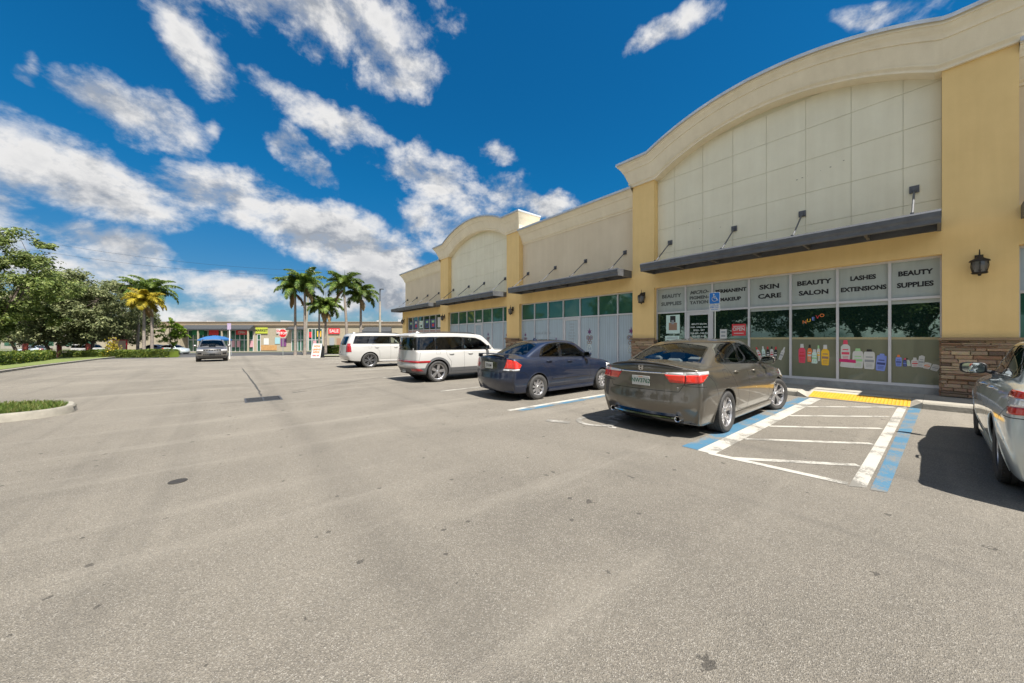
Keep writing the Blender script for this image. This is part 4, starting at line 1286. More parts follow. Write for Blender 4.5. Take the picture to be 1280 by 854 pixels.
HEAD = 3.56; G0 = .15
PIL = [(-1.10, -.05, True), (7.24, 8.20, True), (15.68, 16.88, True), (24.38, 25.65, True), (32.75, 33.75, False)]
OPEN = [(-9.5, -1.10), (-.05, 7.24), (8.20, 15.68), (16.88, 24.38), (25.65, 32.75)]
ARCH = [(-.05, 7.24), (16.88, 24.38)]
# lower wall: piers and headers in one stucco skin
w = MB()
ZT = 4.42
for a, b, tall in PIL:
    w.box(P, P + .5, a, b, G0, 8.6 if tall else ZT + .0)
for a, b in OPEN:
    w.box(P + .0015, P + .5, a, b, HEAD, ZT)
w.box(P, P + .5, -10.5, -9.5, G0, ZT)
bpart(w, 'wall', [M['yellow']])
# body behind
w = MB()
w.box(P + .5, P + 24, -10.5, 33.75, -.6, 7.3)
w.box(P + .35, P + .5, 32.75, 33.75, ZT, 7.4)
bpart(w, 'rear_block', [M['beige']])
w = MB(); w.box(P + .9, P + 23.8, -10.3, 33.5, 7.3, 7.32); bpart(w, 'roof', [M['roof']])
# upper panels -----------------------------------------------------------
def arch_z(y, a, b, z0, rise):
    t = (y - (a + b)/2) / ((b - a)/2)
    if abs(t) >= 1: return z0
    hw = (b - a)/2
    Rr = (hw*hw + rise*rise) / (2*rise)
    return z0 + math.sqrt(Rr*Rr - (t*hw)**2) - (Rr - rise)
for a, b in ARCH:
    w = MB(); w.box(P + .32, P + .6, a, b, ZT, 9.3, 1)
    ys = [a] + [y for y in ([.58, 1.55, 2.54, 3.54, 4.51, 5.5, 6.54] if a < 1 else [a + .8 + i*1.02 for i in range(7)])] + [b]
    zs = [ZT, 4.96, 5.94, 6.93, 7.88, 8.8]
    for i in range(len(ys) - 1):
        for j in range(len(zs) - 1):
            dx = random.uniform(-.0015, .0015)
            w.box(P + .300 + dx, P + .3195, ys[i] + .005, ys[i+1] - .005, zs[j] + .005, zs[j+1] - .005, 0)
    bpart(w, 'sign_panel', [M['cream'], M['joint']])
for a, b in [(-10.5, -1.10), (8.20, 15.68), (25.65, 33.75)]:
    w = MB(); w.box(P + .30, P + .6, a, b, ZT, 7.9)
    bpart(w, 'sign_panel', [M['beige']])
# marks left by an old sign
w = MB(); rr_ = random.Random(2)
for yy, zz in [(2.75, 6.42), (2.62, 6.44), (2.5, 6.45), (2.2, 6.50), (1.98, 6.52), (1.7, 6.6), (6.0, 5.95), (6.02, 5.85), (5.6, 5.62), (4.9, 5.5)]:
    s_ = rr_.uniform(.008, .026)
    w.sheet([(yy - s_, zz - s_*.3), (yy + s_*.7, zz - s_*.5), (yy + s_, zz + s_*.4), (yy - s_*.5, zz + s_*.35)], P + .2955, 'x')
bpart(w, 'anchor_mark', [mat('anchor_rust', (.26, .22, .16), .9)], recalc=False)
# cornices -----------------------------------------------------------------
PROF = [(0., 0.02), (0., .07), (.05, .07), (.075, .085), (.115, .125), (.135, .135), (.15, .135), (.155, .11), (.17, .11), (.60, .27), (.615, .27), (.62, .30), (.66, .31),
        (.72, .34), (.80, .40), (.86, .43), (.865, .46), (.985, .46), (.99, .47), (1.0, .48)]
def cornice(y0, y1, zb, zt, X, retL, retR, ns, back):
    w = MB()
    ov = [p[1] for p in PROF]
    ys = [y0 + (y1 - y0)*i/ns for i in range(ns + 1)]
    cols_ = []
    n = len(PROF)
    def colm(y, x_extra, ysh):
        return [(X - dx if x_extra is None else x_extra, y + ysh*dx, lerp(zb(y), zt(y), t)) for (t, dx) in PROF]
    if retR: cols_.append(colm(ys[0], X + back, -1))
    for i, y in enumerate(ys):
        sh = -1 if (i == 0 and retR) else (1 if (i == ns and retL) else 0)
        cols_.append(colm(y, None, sh))
    if retL: cols_.append(colm(ys[-1], X + back, 1))
    for c in cols_:
        w.v += c + [(X + back if c is not None else 0, c[-1][1], c[-1][2] + .0)]
    m = n + 1
    for i in range(len(cols_) - 1):
        for j in range(m - 1):
            mi = 0
            w.f.append((i*m + j, (i+1)*m + j, (i+1)*m + j + 1, i*m + j + 1)); w.m.append(mi)
    c_ = bpart(w, 'cornice', [M['cornice']], smooth=None)
    # metal coping on top
    cp = MB()
    for i in range(len(cols_) - 1):
        p, q_ = Vector(cols_[i][-1]), Vector(cols_[i+1][-1])
        d = (q_ - p)
        if d.length < 1e-4: continue
        if abs(d.x) > .5:
            s = 1 if p.y > (y0 + y1)/2 else -1
            xa, xb = min(p.x, q_.x), max(p.x, q_.x)
            cp.box(xa - .02, xb, p.y - .02 if s > 0 else p.y - .03, p.y + .03 if s > 0 else p.y + .02, p.z - .07, p.z + .015)
        else:
            cp.add([(p.x - .025, p.y, p.z - .075), (q_.x - .025, q_.y, q_.z - .075), (q_.x - .025, q_.y, q_.z + .02), (p.x - .025, p.y, p.z + .02),
                    (p.x + back, p.y, p.z + .03), (q_.x + back, q_.y, q_.z + .03)], [(0,1,2,3), (3,2,5,4)])
    cp.v = [(v[0] + BO.x, v[1] + BO.y, v[2]) for v in cp.v]
    cp.build('coping', [M['coping']], c_)
    return c_
for (a, b), (oa, ob) in zip(ARCH, [(-1.10, 8.20), (15.68, 25.65)]):
    zb_ = lambda y, a=a, b=b: arch_z(y, a + .08, b - .08, 7.93, 1.02)
    zt_ = lambda y, a=a, b=b: arch_z(y, a - .05, b + .05, 8.93, .86)
    cornice(oa, ob, zb_, zt_, P, True, True, 72, 1.3)
    # soffit / fill behind the curved band
    w = MB()
    ns = 40
    for i in range(ns):
        y_0, y_1 = oa + (ob - oa)*i/ns, oa + (ob - oa)*(i + 1)/ns
        zm0, zm1 = min(zb_(y_0), 99), min(zb_(y_1), 99)
        w.add([(P - .02, y_0, zm0), (P - .02, y_1, zm1), (P + .45, y_1, zm1), (P + .45, y_0, zm0),
               (P + .45, y_0, zt_(y_0) - .02), (P + .45, y_1, zt_(y_1) - .02)], [(0,1,2,3), (3,2,5,4)])
        w.add([(P + 1.28, y_0, 7.2), (P + 1.28, y_1, 7.2), (P + 1.28, y_1, zt_(y_1)), (P + 1.28, y_0, zt_(y_0))], [(0,1,2,3)])
    bpart(w, 'parapet', [M['cornice']], recalc=False)
f1, f2 = (lambda y: 7.1), (lambda y: 7.95)
cornice(8.20, 15.68, f1, f2, P + .34, False, False, 8, 1.0)
cornice(-10.5, -1.10, f1, f2, P + .34, False, False, 8, 1.0)
cornice(25.65, 33.75, f1, f2, P + .34, True, False, 8, 1.0)
# awnings --------------------------------------------------------------------
def awning(a, b, rods):
    w = MB()
    z0, z1 = 4.10, 4.41
    X0, X1 = P - 1.0, P - .003
    prof = [(0, z0), (-.015, z0 + .02), (-.015, z0 + .10), (-.045, z0 + .16), (-.05, z1 - .05), (-.02, z1), (.06, z1), (.06, z0)]
    w.prism([(X0 + dx, z) for dx, z in prof], a, b, 'y')
    for y0, y1 in ((a, a + .06), (b - .06, b)):
        w.box(X0 + .061, X1, y0, y1, z0 + .01, z1 - .01)
    n = max(2, int((b - a)/1.2))
    for i in range(1, n):
        y = a + (b - a)*i/n
        w.box(X0 + .061, X1, y - .03, y + .03, z0 + .04, z0 + .17)
    w.box(X1 - .06, X1, a + .061, b - .061, z0 + .02, z0 + .2)
    m = int((b - a)/.09)
    for i in range(m):        # ribbed deck
        y = a + .06 + (b - a - .12)*i/m; y2 = a + .06 + (b - a - .12)*(i + 1)/m; ym = (y + y2)/2
        w.add([(X0 + .06, y, z0 + .20), (X1, y, z0 + .20), (X1, ym, z0 + .235), (X0 + .06, ym, z0 + .235), (X1, y2, z0 + .20), (X0 + .06, y2, z0 + .20)], [(0,1,2,3), (3,2,4,5)], 1)
    aw = bpart(w, 'awning', [M['awning'], M['awning_under']], recalc=False)
    for y in rods:
        r = MB()
        r.tube([(P + .28, y, 5.33), (P - .82, y, 4.44)], .022, 8)
        r.box(P + .262, P + .298, y - .085, y + .085, 5.24, 5.42)
        r.box(P + .20, P + .262, y - .03, y + .03, 5.26, 5.37)
        r.box(P - .90, P - .76, y - .03, y + .03, 4.411, 4.47)
        r.v = [(v[0] + BO.x, v[1] + BO.y, v[2]) for v in r.v]
        r.build('tie_rod', [M['awning']], aw, smooth=40)
    return aw
awning(-.04, 7.24, [.39, 2.62, 4.46, 6.72])
awning(8.24, 15.45, [8.75, 10.95, 13.0, 15.2])
awning(16.9, 24.36, [17.4, 19.75, 21.75, 24.0])
awning(25.70, 34.1, [26.5, 28.6, 30.9, 33.1])
awning(-9.5, -1.12, [-8.8, -6.4, -4.0, -1.7])
# stacked stone bases --------------------------------------------------------
def stone_base(y0, y1, wrapL=True, wrapR=True):
    w = MB(); zt = 1.48
    X = P - .075
    z = G0
    rnd = random.Random(int(y0*10) + 99)
    w.box(X + .05, P - .002, y0, y1, G0, zt)     # backing
    while z < zt - .02:
        h = min(rnd.choice([.035, .045, .06, .075, .095]), zt - z)
        y = y0 - .02
        while y < y1 + .02:
            l = rnd.uniform(.14, .50); l = min(l, y1 + .02 - y)
            if l < .06: break
            d = rnd.uniform(-.022, .022)
            c = .006
            x0_ = X + d
            vs = [(x0_ + .012, y + .004, z + .004), (x0_ + .012, y + l - .004, z + .004), (x0_ + .012, y + l - .004, z + h - .004), (x0_ + .012, y + .004, z + h - .004),
                  (x0_, y + .014, z + .012), (x0_, y + l - .014, z + .012), (x0_, y + l - .014, z + h - .012), (x0_, y + .014, z + h - .012),
                  (X + .06, y + .004, z + .004), (X + .06, y + l - .004, z + .004), (X + .06, y + l - .004, z + h - .004), (X + .06, y + .004, z + h - .004)]
            w.add(vs, [(4,5,6,7), (0,1,5,4), (1,2,6,5), (2,3,7,6), (3,0,4,7), (8,9,1,0), (9,10,2,1), (10,11,3,2), (11,8,0,3)])
            y += l
        for ys_, on in ((y0, wrapR), (y1, wrapL)):      # the return faces into the shop reveals
            if not on: continue
            s = -1 if ys_ == y0 else 1
            x = X + .03
            while x < P + .24:
                l = min(rnd.uniform(.12, .3), P + .24 - x)
                if l < .03: break
                d = rnd.uniform(.0, .02)
                w.box(x + .004, x + l - .004, min(ys_, ys_ + s*(.03 + d)), max(ys_, ys_ + s*(.03 + d)), z + .004, z + h - .004)
                x += l
        z += h
    bpart(w, 'stone_base', [M['stone']])
    c = MB(); c.box(P - .13, P - .002, y0 - .06, y1 + .06, zt + .002, zt + .065)
    bpart(c, 'stone_cap', [M['tan_strip2']], bevel=.008)
M['tan_strip2'] = mat('stone_cap_brown', (.34, .23, .13), .85, bump=.4, bscale=50, var=.3)
for a, b, _ in PIL: stone_base(a, b)
# lanterns -------------------------------------------------------------------
def lantern(y, z=3.2):
    w = MB()
    x = P - .20
    w.box(P - .03, P - .002, y - .06, y + .06, z + .02, z + .26)
    w.tube([(P - .03, y, z + .10), (P - .10, y, z + .04), (P - .16, y, z + .10), (P - .19, y, z + .24), (x, y, z + .30), (x, y, z + .20)], .011, 6)
    w.lathe([(.001, z + .36), (.008, z + .35), (.010, z + .24), (.03, z + .225), (.035, z + .20), (.05, z + .185), (.06, z + .165), (.135, z + .12), (.15, z + .095), (.15, z + .085), (.12, z + .08)], c=(x, y, 0), n=12)
    w.lathe([(.115, z - .155), (.12, z - .17), (.105, z - .19), (.03, z - .20), (.02, z - .235), (.001, z - .24)], c=(x, y, 0), n=12)
    for k in range(6):
        g = 2*math.pi*k/6
        w.tube([(x + .132*math.cos(g), y + .132*math.sin(g), z + .09), (x + .14*math.cos(g), y + .14*math.sin(g), z - .02), (x + .11*math.cos(g), y + .11*math.sin(g), z - .16)], .007, 5)
        g2 = g + math.pi/3
        w.tube([(x + .133*math.cos(g), y + .133*math.sin(g), z + .06), (x + .112*math.cos(g2), y + .112*math.sin(g2), z - .15)], .004, 4)
        w.tube([(x + .133*math.cos(g2), y + .133*math.sin(g2), z + .06), (x + .112*math.cos(g), y + .112*math.sin(g), z - .15)], .004, 4)
    o = bpart(w, 'wall_lantern', [M['lantern']], smooth=40)
    g_ = MB(); g_.lathe([(.124, z + .085), (.128, z - .01), (.10, z - .155)], c=(x, y, 0), n=12)
    g_.v = [(v[0] + BO.x, v[1] + BO.y, v[2]) for v in g_.v]
    g_.build('lantern_glass', [M['lantern_glass']], o)
for y in (-.58, 7.68, 16.25, 24.95, 33.3): lantern(y, 3.17)

# shop fronts ------------------------------------------------------------------
GX = P + .25
def sub(mb, name, mats, parent, **k):
    mb.v = [(v[0] + BO.x, v[1] + BO.y, v[2]) for v in mb.v]
    return mb.build(name, mats, parent, **k)
def window(y0, y1, zs, panes, low=.30):
    """frame with a transom; zs: transom height; panes: (lower list of (z0,z1,mat)), transom mat"""
    w = MB(); t = .028
    w.box(GX - .06, GX + .05, y0, y0 + t, low, HEAD - .002); w.box(GX - .06, GX + .05, y1 - t, y1, low, HEAD - .002)
    w.box(GX - .058, GX + .05, y0 + t, y1 - t, HEAD - .055, HEAD - .002)
    w.box(GX - .058, GX + .05, y0 + t, y1 - t, zs - .03, zs + .03)
    w.box(GX - .058, GX + .05, y0 + t, y1 - t, low, low + .07)
    fo = bpart(w, 'window', [M['frame']])
    for z0, z1, m, nm in panes:
        p = MB(); p.box(GX, GX + .008, y0 + t, y1 - t, z0, z1)
        sub(p, nm, [M[m]], fo)
    return fo
def door(y0, y1, zs, glass, tz=None):
    w = MB(); t = .028; s = .11
    w.box(GX - .06, GX + .05, y0, y0 + t, G0, HEAD - .002); w.box(GX - .06, GX + .05, y1 - t, y1, G0, HEAD - .002)
    w.box(GX - .058, GX + .05, y0 + t, y1 - t, HEAD - .055, HEAD - .002)
    w.box(GX - .058, GX + .05, y0 + t, y1 - t, zs - .03, zs + .03)
    w.box(GX - .045, GX + .03, y0 + t + .005, y0 + t + s, G0 + .01, zs - .035)
    w.box(GX - .045, GX + .03, y1 - t - s, y1 - t - .005, G0 + .01, zs - .035)
    w.box(GX - .045, GX + .03, y0 + t + s, y1 - t - s, zs - .15, zs - .035)
    w.box(GX - .045, GX + .03, y0 + t + s, y1 - t - s, G0 + .01, G0 + .26)
    do = bpart(w, 'door', [M['frame']])
    p = MB(); p.box(GX - .004, GX + .004, y0 + t + s, y1 - t - s, G0 + .26, zs - .15); sub(p, 'pane', [M[glass]], do)
    p = MB(); p.box(GX, GX + .008, y0 + t, y1 - t, zs + .03, HEAD - .055); sub(p, 'transom_pane', [M[tz]], do)
    h = MB(); yh = y1 - t - s*.5
    h.tube([(GX - .05, yh, 1.0), (GX - .10, yh, 1.02), (GX - .10, yh, 1.28), (GX - .05, yh, 1.30)], .012, 8)
    sub(h, 'handle', [M['chrome']], do, smooth=40)
    return do
def sign(txt, size, y, z, parent, m='ink', sx=1.1, bold=.008, x=GX - .004, shear=0., name='lettering'):
    o = text(name, txt, size, M[m], (x + BO.x, y + BO.y, z), (0, -1, 0), (0, 0, 1), parent, bold=bold, sx=sx, shear=shear)
    return o
def sillrun(a, b):
    w = MB(); w.box(GX - .12, GX + .06, a, b, G0 - .12, .298); bpart(w, 'concrete_sill', [M['sill']])
# main shop (beauty supplies)
mull = [-.048, .81, 1.82, 2.89, 4.0, 5.14, 6.08, 7.238]
TR = 2.55
sillrun(-.05, 5.14); sillrun(6.08, 7.24)
mw = []
for i in range(7):
    y0, y1 = mull[i], mull[i+1]
    if i == 5: mw.append(door(y0, y1, TR, 'shop_glass', 'film_grey')); continue
    tz = (TR + .03, HEAD - .055, 'film_grey', 'transom_pane')
    if i <= 3: pl = [(.37, 1.50, 'film_olive', 'frosted_pane'), (1.50, 1.56, 'tan_strip', 'tan_band'), (1.56, 2.42, 'shop_glass', 'pane'), (2.42, TR - .03, 'film_grey', 'blind'), tz]
    elif i == 4: pl = [(.37, 1.50, 'film_olive', 'frosted_pane'), (1.50, 2.52, 'shop_glass', 'pane'), tz]
    else: pl = [(.37, 2.52, 'shop_glass', 'pane'), tz]
    mw.append(window(y0, y1, TR, pl))
zc_ = (TR + HEAD)/2 - .01
def two(i, a, b, s, m='ink', sx=1.15):
    y = (mull[i] + mull[i+1])/2
    sign(a, s, y, zc_ + .15, mw[i], m, sx); sign(b, s, y, zc_ - .15, mw[i], m, sx)
two(0, 'BEAUTY', 'SUPPLIES', .17, sx=.92)
two(1, 'LASHES', 'EXTENSIONS', .165, sx=.92)
two(2, 'BEAUTY', 'SALON', .185)
two(3, 'SKIN', 'CARE', .20, sx=1.25)
two(4, 'PERMANENT', 'MAKEUP', .165, sx=1.02)
two(6, 'BEAUTY', 'SUPPLIES', .19, 'ink_faded', 1.1)
y = (mull[5] + mull[6])/2
sign('MICRO-', .17, y, zc_ + .20, mw[5], 'ink_faded', 1.1, shear=.3); sign('PIGMEN-', .16, y, zc_ + .0, mw[5], 'ink_faded', 1.1); sign('TATION', .16, y, zc_ - .18, mw[5], 'ink_faded', 1.1)
for k, (t_, s_) in enumerate([('BEAUTY SALON', .065), ('HAIR - NAILS - SKIN', .06), ('MON - SAT', .07), ('9:30 AM - 7:00 PM', .07), ('305 555 0142', .075)]):
    sign(t_, s_*1.15, y - .0, 2.06 - .115*k, mw[5], 'ink_white', 1.0, .0018, x=GX - .007)

def cm(name, rgb, r=.45): 
    if name not in M: M[name] = mat(name, rgb, r)
    return M[name]
cm('d_pink', (.72, .07, .13)); cm('d_red', (.62, .04, .05)); cm('d_white', (.62, .62, .59)); cm('d_green', (.35, .62, .30)); cm('d_blue', (.22, .30, .72)); cm('d_yellow', (.85, .50, .03))
cm('d_black', (.02, .02, .02)); cm('d_mint', (.62, .80, .72)); cm('d_orange', (.8, .22, .05)); cm('d_purple', (.16, .05, .16)); cm('d_brown', (.33, .20, .13)); cm('d_magenta', (.6, .02, .16)); cm('d_navy', (.04, .06, .2)); cm('d_grey', (.3, .32, .33))
cm('d_teal', (.05, .22, .30))
def bottle(parent, y, z, w_, h, body, cap, band=None, tilt=0., lean=0., cap_f=.2, neck=.5):
    """flat printed picture of a bottle on the glass: base at z, centre y"""
    X = GX - .004
    def T(u, v): 
        c, s = math.cos(tilt), math.sin(tilt)
        return (y - (u*c - v*s), z + u*s + v*c)
    hb = h*(1 - cap_f)
    body_p = round_poly([(-w_/2*.86, 0), (w_/2*.86, 0), (w_/2, hb*.5), (w_/2*.96, hb*.86), (w_/2*neck, hb), (-w_/2*neck, hb), (-w_/2*.96, hb*.86), (-w_/2, hb*.5)], w_*.12, 2)
    b = MB(); b.sheet([T(u, v) for u, v in body_p], X, 'x', 0)
    b.sheet([T(u, v) for u, v in [(-w_*.26, hb), (w_*.26, hb), (w_*.2, h), (-w_*.2, h)]], X - .001, 'x', 1)
    b.sheet([T(u, v) for u, v in [(-w_/2*.8, hb*.40), (w_/2*.8, hb*.40), (w_/2*.8, hb*.54), (-w_/2*.8, hb*.54)]], X - .0015, 'x', 2)
    for q_ in range(3):
        v0 = hb*(.12 + .08*q_); b.sheet([T(u, v) for u, v in [(-w_*.28, v0), (w_*.28, v0), (w_*.28, v0 + hb*.025), (-w_*.28, v0 + hb*.025)]], X - .0015, 'x', 2)
    b.sheet([T(u, v) for u, v in [(-w_*.30, hb*.66), (w_*.30, hb*.66), (w_*.30, hb*.72), (-w_*.30, hb*.72)]], X - .0015, 'x', 2)
    return sub(b, 'bottle_picture', [M[body], M[cap], M[band or 'd_grey']], parent, recalc=False)
W2, W1, W0, W3 = mw[2], mw[1], mw[0], mw[3]
bottle(W2, 2.62, .78, .17, .58, 'd_pink', 'd_white', 'd_red'); bottle(W2, 2.44, .82, .11, .52, 'd_orange', 'd_black', 'd_white')
bottle(W2, 2.33, .78, .15, .42, 'd_mint', 'd_white', 'd_green'); bottle(W2, 2.24, .86, .08, .46, 'd_white', 'd_green', 'd_yellow'); bottle(W2, 2.09, .74, .18, .60, 'd_yellow', 'd_white', 'd_brown')
for k, (ch, c_) in enumerate(zip('NUEVO', ['d_orange', 'd_yellow', 'd_blue', 'd_red', 'd_orange'])):
    sign(ch, .135, 2.56 - .10*k, 2.02 + .045*k, W2, c_, 1., .002)
bottle(W1, 1.66, .88, .20, .60, 'd_white', 'd_pink', 'd_pink'); 
pot = MB(); pot.sheet(round_poly([(1.78, .72), (1.75, .88), (1.46, .86), (1.49, .70)], .03, 2), GX - .0055, 'x', 0); pot.sheet([(1.79, .86), (1.79, .95), (1.45, .93), (1.45, .84)], GX - .0065, 'x', 1)
sub(pot, 'jar_picture', [M['d_white'], M['d_magenta']], W1, recalc=False)
bottle(W1, 1.41, .70, .22, .55, 'd_white', 'd_green', 'd_green', neck=.8, cap_f=.14); bottle(W1, 1.19, .69, .22, .54, 'd_white', 'd_black', 'd_grey', neck=.85, cap_f=.12)
bottle(W1, .985, .66, .19, .46, 'd_blue', 'd_blue', 'd_navy', tilt=-.08, neck=.9, cap_f=.1)
bottle(W0, .655, .80, .11, .30, 'd_blue', 'd_orange', 'd_navy', neck=.8); bottle(W0, .545, .80, .07, .22, 'd_navy', 'd_pink', 'd_blue'); bottle(W0, .475, .82, .07, .20, 'd_white', 'd_black', 'd_green', tilt=.2)
bottle(W0, .38, .80, .12, .24, 'd_white', 'd_white', 'd_red'); bottle(W0, .29, .80, .10, .30, 'd_white', 'd_white', 'd_grey', neck=.95, cap_f=.05, tilt=-.1)
bottle(W0, .20, .77, .12, .16, 'd_white', 'd_white', 'd_orange', neck=.95, cap_f=.04, tilt=-.25); bottle(W0, .08, .73, .13, .16, 'd_white', 'd_white', 'd_grey', neck=.95, cap_f=.04, tilt=-.35)
for k, (yy, b_, c_, n_, tl) in enumerate([(3.66, 'd_white', 'd_red', 'd_red', .35), (3.58, 'd_mint', 'd_white', 'd_grey', .1), (3.47, 'd_black', 'd_red', 'd_white', .05), (3.38, 'd_white', 'd_black', 'd_red', 0.), (3.29, 'd_black', 'd_red', 'd_white', -.05), (3.17, 'd_white', 'd_white', 'd_grey', -.3)]):
    bottle(W3, yy, .84 + .01*(k % 2), .09, .42, b_, c_, n_, tilt=tl)
# posters
def poster(parent, y0, y1, z0, z1, base, bits, name='poster', x=GX - .004):
    b = MB(); b.sheet([(y0, z0), (y1, z0), (y1, z1), (y0, z1)], x, 'x', 0)
    ms = [M[base]]
    for (a0, a1, c0, c1, m) in bits:
        ms.append(M[m])
        b.sheet([(lerp(y0, y1, a0), lerp(z0, z1, c0)), (lerp(y0, y1, a1), lerp(z0, z1, c0)), (lerp(y0, y1, a1), lerp(z0, z1, c1)), (lerp(y0, y1, a0), lerp(z0, z1, c1))], x - .0015 - .0003*len(ms), 'x', len(ms) - 1)
    return sub(b, name, ms, parent, recalc=False)
p_ = poster(mw[4], 4.10, 4.52, 1.62, 2.02, 'd_red', [(.1, .9, .78, .84, 'd_white'), (.15, .85, .18, .24, 'd_white')])
sign('OPEN', .16, 4.31, 1.84, mw[4], 'd_white', .9, .004, x=GX - .010)
poster(mw[4], 4.68, 4.90, 1.52, 1.85, 'd_white', [(.2, .8, .6, .8, 'd_grey'), (.2, .8, .2, .4, 'd_grey')])
pb = poster(mw[6], 6.32, 6.86, 1.72, 2.45, 'd_mint', [(.30, .70, .60, .95, 'd_black'), (.20, .80, .18, .58, 'd_brown'), (.42, .60, .50, .72, 'd_grey')])
poster(mw[6], 6.34, 6.90, 1.30, 1.62, 'd_mint', [(.1, .9, .7, .8, 'd_grey'), (.1, .9, .4, .5, 'd_grey')])

# second shop: closed blinds, ornaments
def ornament(parent, y, z, s):
    b = MB(); X = GX - .008
    star = []
    for k in range(12):
        g = math.pi/2 + 2*math.pi*k/12; r_ = .17*s if k % 2 == 0 else .075*s
        if k == 0: r_ *= 1.35
        star.append((y + r_*math.cos(g), z + .55*s + r_*math.sin(g)))
    b.sheet(star, X + .004, 'x', 0)
    def ring(cy, cz, r_, m, t=.022):
        b.tube([(X, cy + r_*math.cos(g), cz + r_*math.sin(g)) for g in [2*math.pi*k/18 for k in range(19)]], t*s*.6, 4, mi=m)
    for sd in (1, -1):
        ring(y + sd*.11*s, z + .24*s, .105*s, 1); ring(y + sd*.10*s, z + .24*s, .05*s, 0)
        ring(y + sd*.07*s, z - .02*s, .075*s, 1)
        b.tube([(X, y + sd*.02*s, z - .12*s), (X, y + sd*.13*s, z - .25*s), (X, y + sd*.18*s, z - .40*s), (X, y + sd*.10*s, z - .52*s), (X, y + sd*.04*s, z - .42*s)], .014*s, 4, mi=2)
    ring(y, z + .10*s, .06*s, 0); ring(y, z - .20*s, .09*s, 2)
    sub(b, 'ornament', [M['d_purple'], M['d_brown'], M['ink_white']], parent, recalc=False)
def shop2(mul, di, orn, d_sign):
    ws = []
    for i in range(len(mul) - 1):
        y0, y1 = mul[i], mul[i+1]
        if i == di: ws.append(door(y0, y1, 2.60, 'film_blue', 'green_glass')); continue
        ws.append(window(y0, y1, 2.60, [(.37, 2.57, 'film_blue', 'pane'), (2.63, HEAD - .055, 'green_glass', 'transom_pane')]))
    a, b = mul[0], mul[-1]
    sillrun(a, mul[di]); sillrun(mul[di+1], b)
    for i, (fy, s) in orn.items():
        ornament(ws[i], lerp(mul[i], mul[i+1], fy), 1.35, s)
    y = (mul[di] + mul[di+1])/2
    for k, t_ in enumerate(d_sign):
        sign(t_, .085, y, 2.25 - .15*k, ws[di], 'ink_grey', 1.0, .002, x=GX - .009)
    return ws
m2 = [8.202, 9.07, 10.12, 11.23, 12.35, 13.47, 14.56, 15.678]
w2 = shop2(m2, 3, {0: (.25, .9), 2: (.5, .9), 6: (.75, .7)}, ['DENTAL', 'OFFICE', 'HOURS', 'MON - FRI', '9 AM - 5 PM', 'BY APPT', 'ONLY'])
sign('Smile & Studio', .22, 13.95, 1.82, w2[4], 'ink_grey', 1., .002, shear=.4)
poster(w2[5], 13.62, 13.95, 1.1, 1.6, 'd_white', [(.2, .8, .2, .7, 'd_grey')]) if False else None
ornament(w2[4], 12.9, 1.25, .45)
m3 = [16.882, 17.5, 18.72, 19.85, 20.85, 21.9, 23.1, 24.378]
w3 = shop2(m3, 3, {0: (.5, .7), 2: (.45, .8)}, ['ENTER', 'HERE'])
poster(w3[3], 20.1, 20.6, 2.72, 2.84, 'd_white', [])
# far shop with posters
m4 = [25.652, 26.9, 28.1, 29.3, 30.5, 31.7, 32.748]
sillrun(25.65, 32.75)
rnd = random.Random(5)
for i in range(6):
    o = window(m4[i], m4[i+1], 2.30, [(.37, 1.95, 'shop_glass', 'pane'), (1.95, 2.27, 'd_pinkish', 'sign_band'), (2.33, HEAD - .055, 'shop_glass', 'transom_pane')]) if 'd_pinkish' in M else None
    if o is None:
        cm('d_pinkish', (.45, .30, .27)); o = window(m4[i], m4[i+1], 2.30, [(.37, 1.95, 'shop_glass', 'pane'), (1.95, 2.27, 'd_pinkish', 'sign_band'), (2.33, HEAD - .055, 'shop_glass', 'transom_pane')])
    a, b = m4[i] + .15, m4[i+1] - .15
    poster(o, a + rnd.uniform(0, .15), b - rnd.uniform(0, .15), 2.45, rnd.uniform(3.1, 3.35), rnd.choice(['d_mint', 'd_navy', 'd_purple', 'd_grey', 'd_white']), [(.2, .8, .6, .85, rnd.choice(['d_white', 'd_green', 'd_teal'])), (.25, .7, .15, .45, rnd.choice(['d_black', 'd_white', 'd_red']))])
    poster(o, a, b, .8, 1.8, rnd.choice(['d_white', 'd_mint', 'd_grey']), [(.15, .85, .3, .8, rnd.choice(['d_purple', 'd_black', 'd_red']))])
# the shop on the right, mostly outside the picture
m5 = [-9.498, -8.1, -6.7, -5.3, -3.9, -2.5, -1.102]
sillrun(-9.5, -1.1)
for i in range(6):
    o = window(m5[i], m5[i+1], TR, [(.37, 2.52, 'green_glass', 'pane'), (2.58, HEAD - .055, 'film_blue', 'transom_pane')])
    if i == 5: poster(o, -1.6, -1.2, 2.6, 2.9, 'd_red', []); 
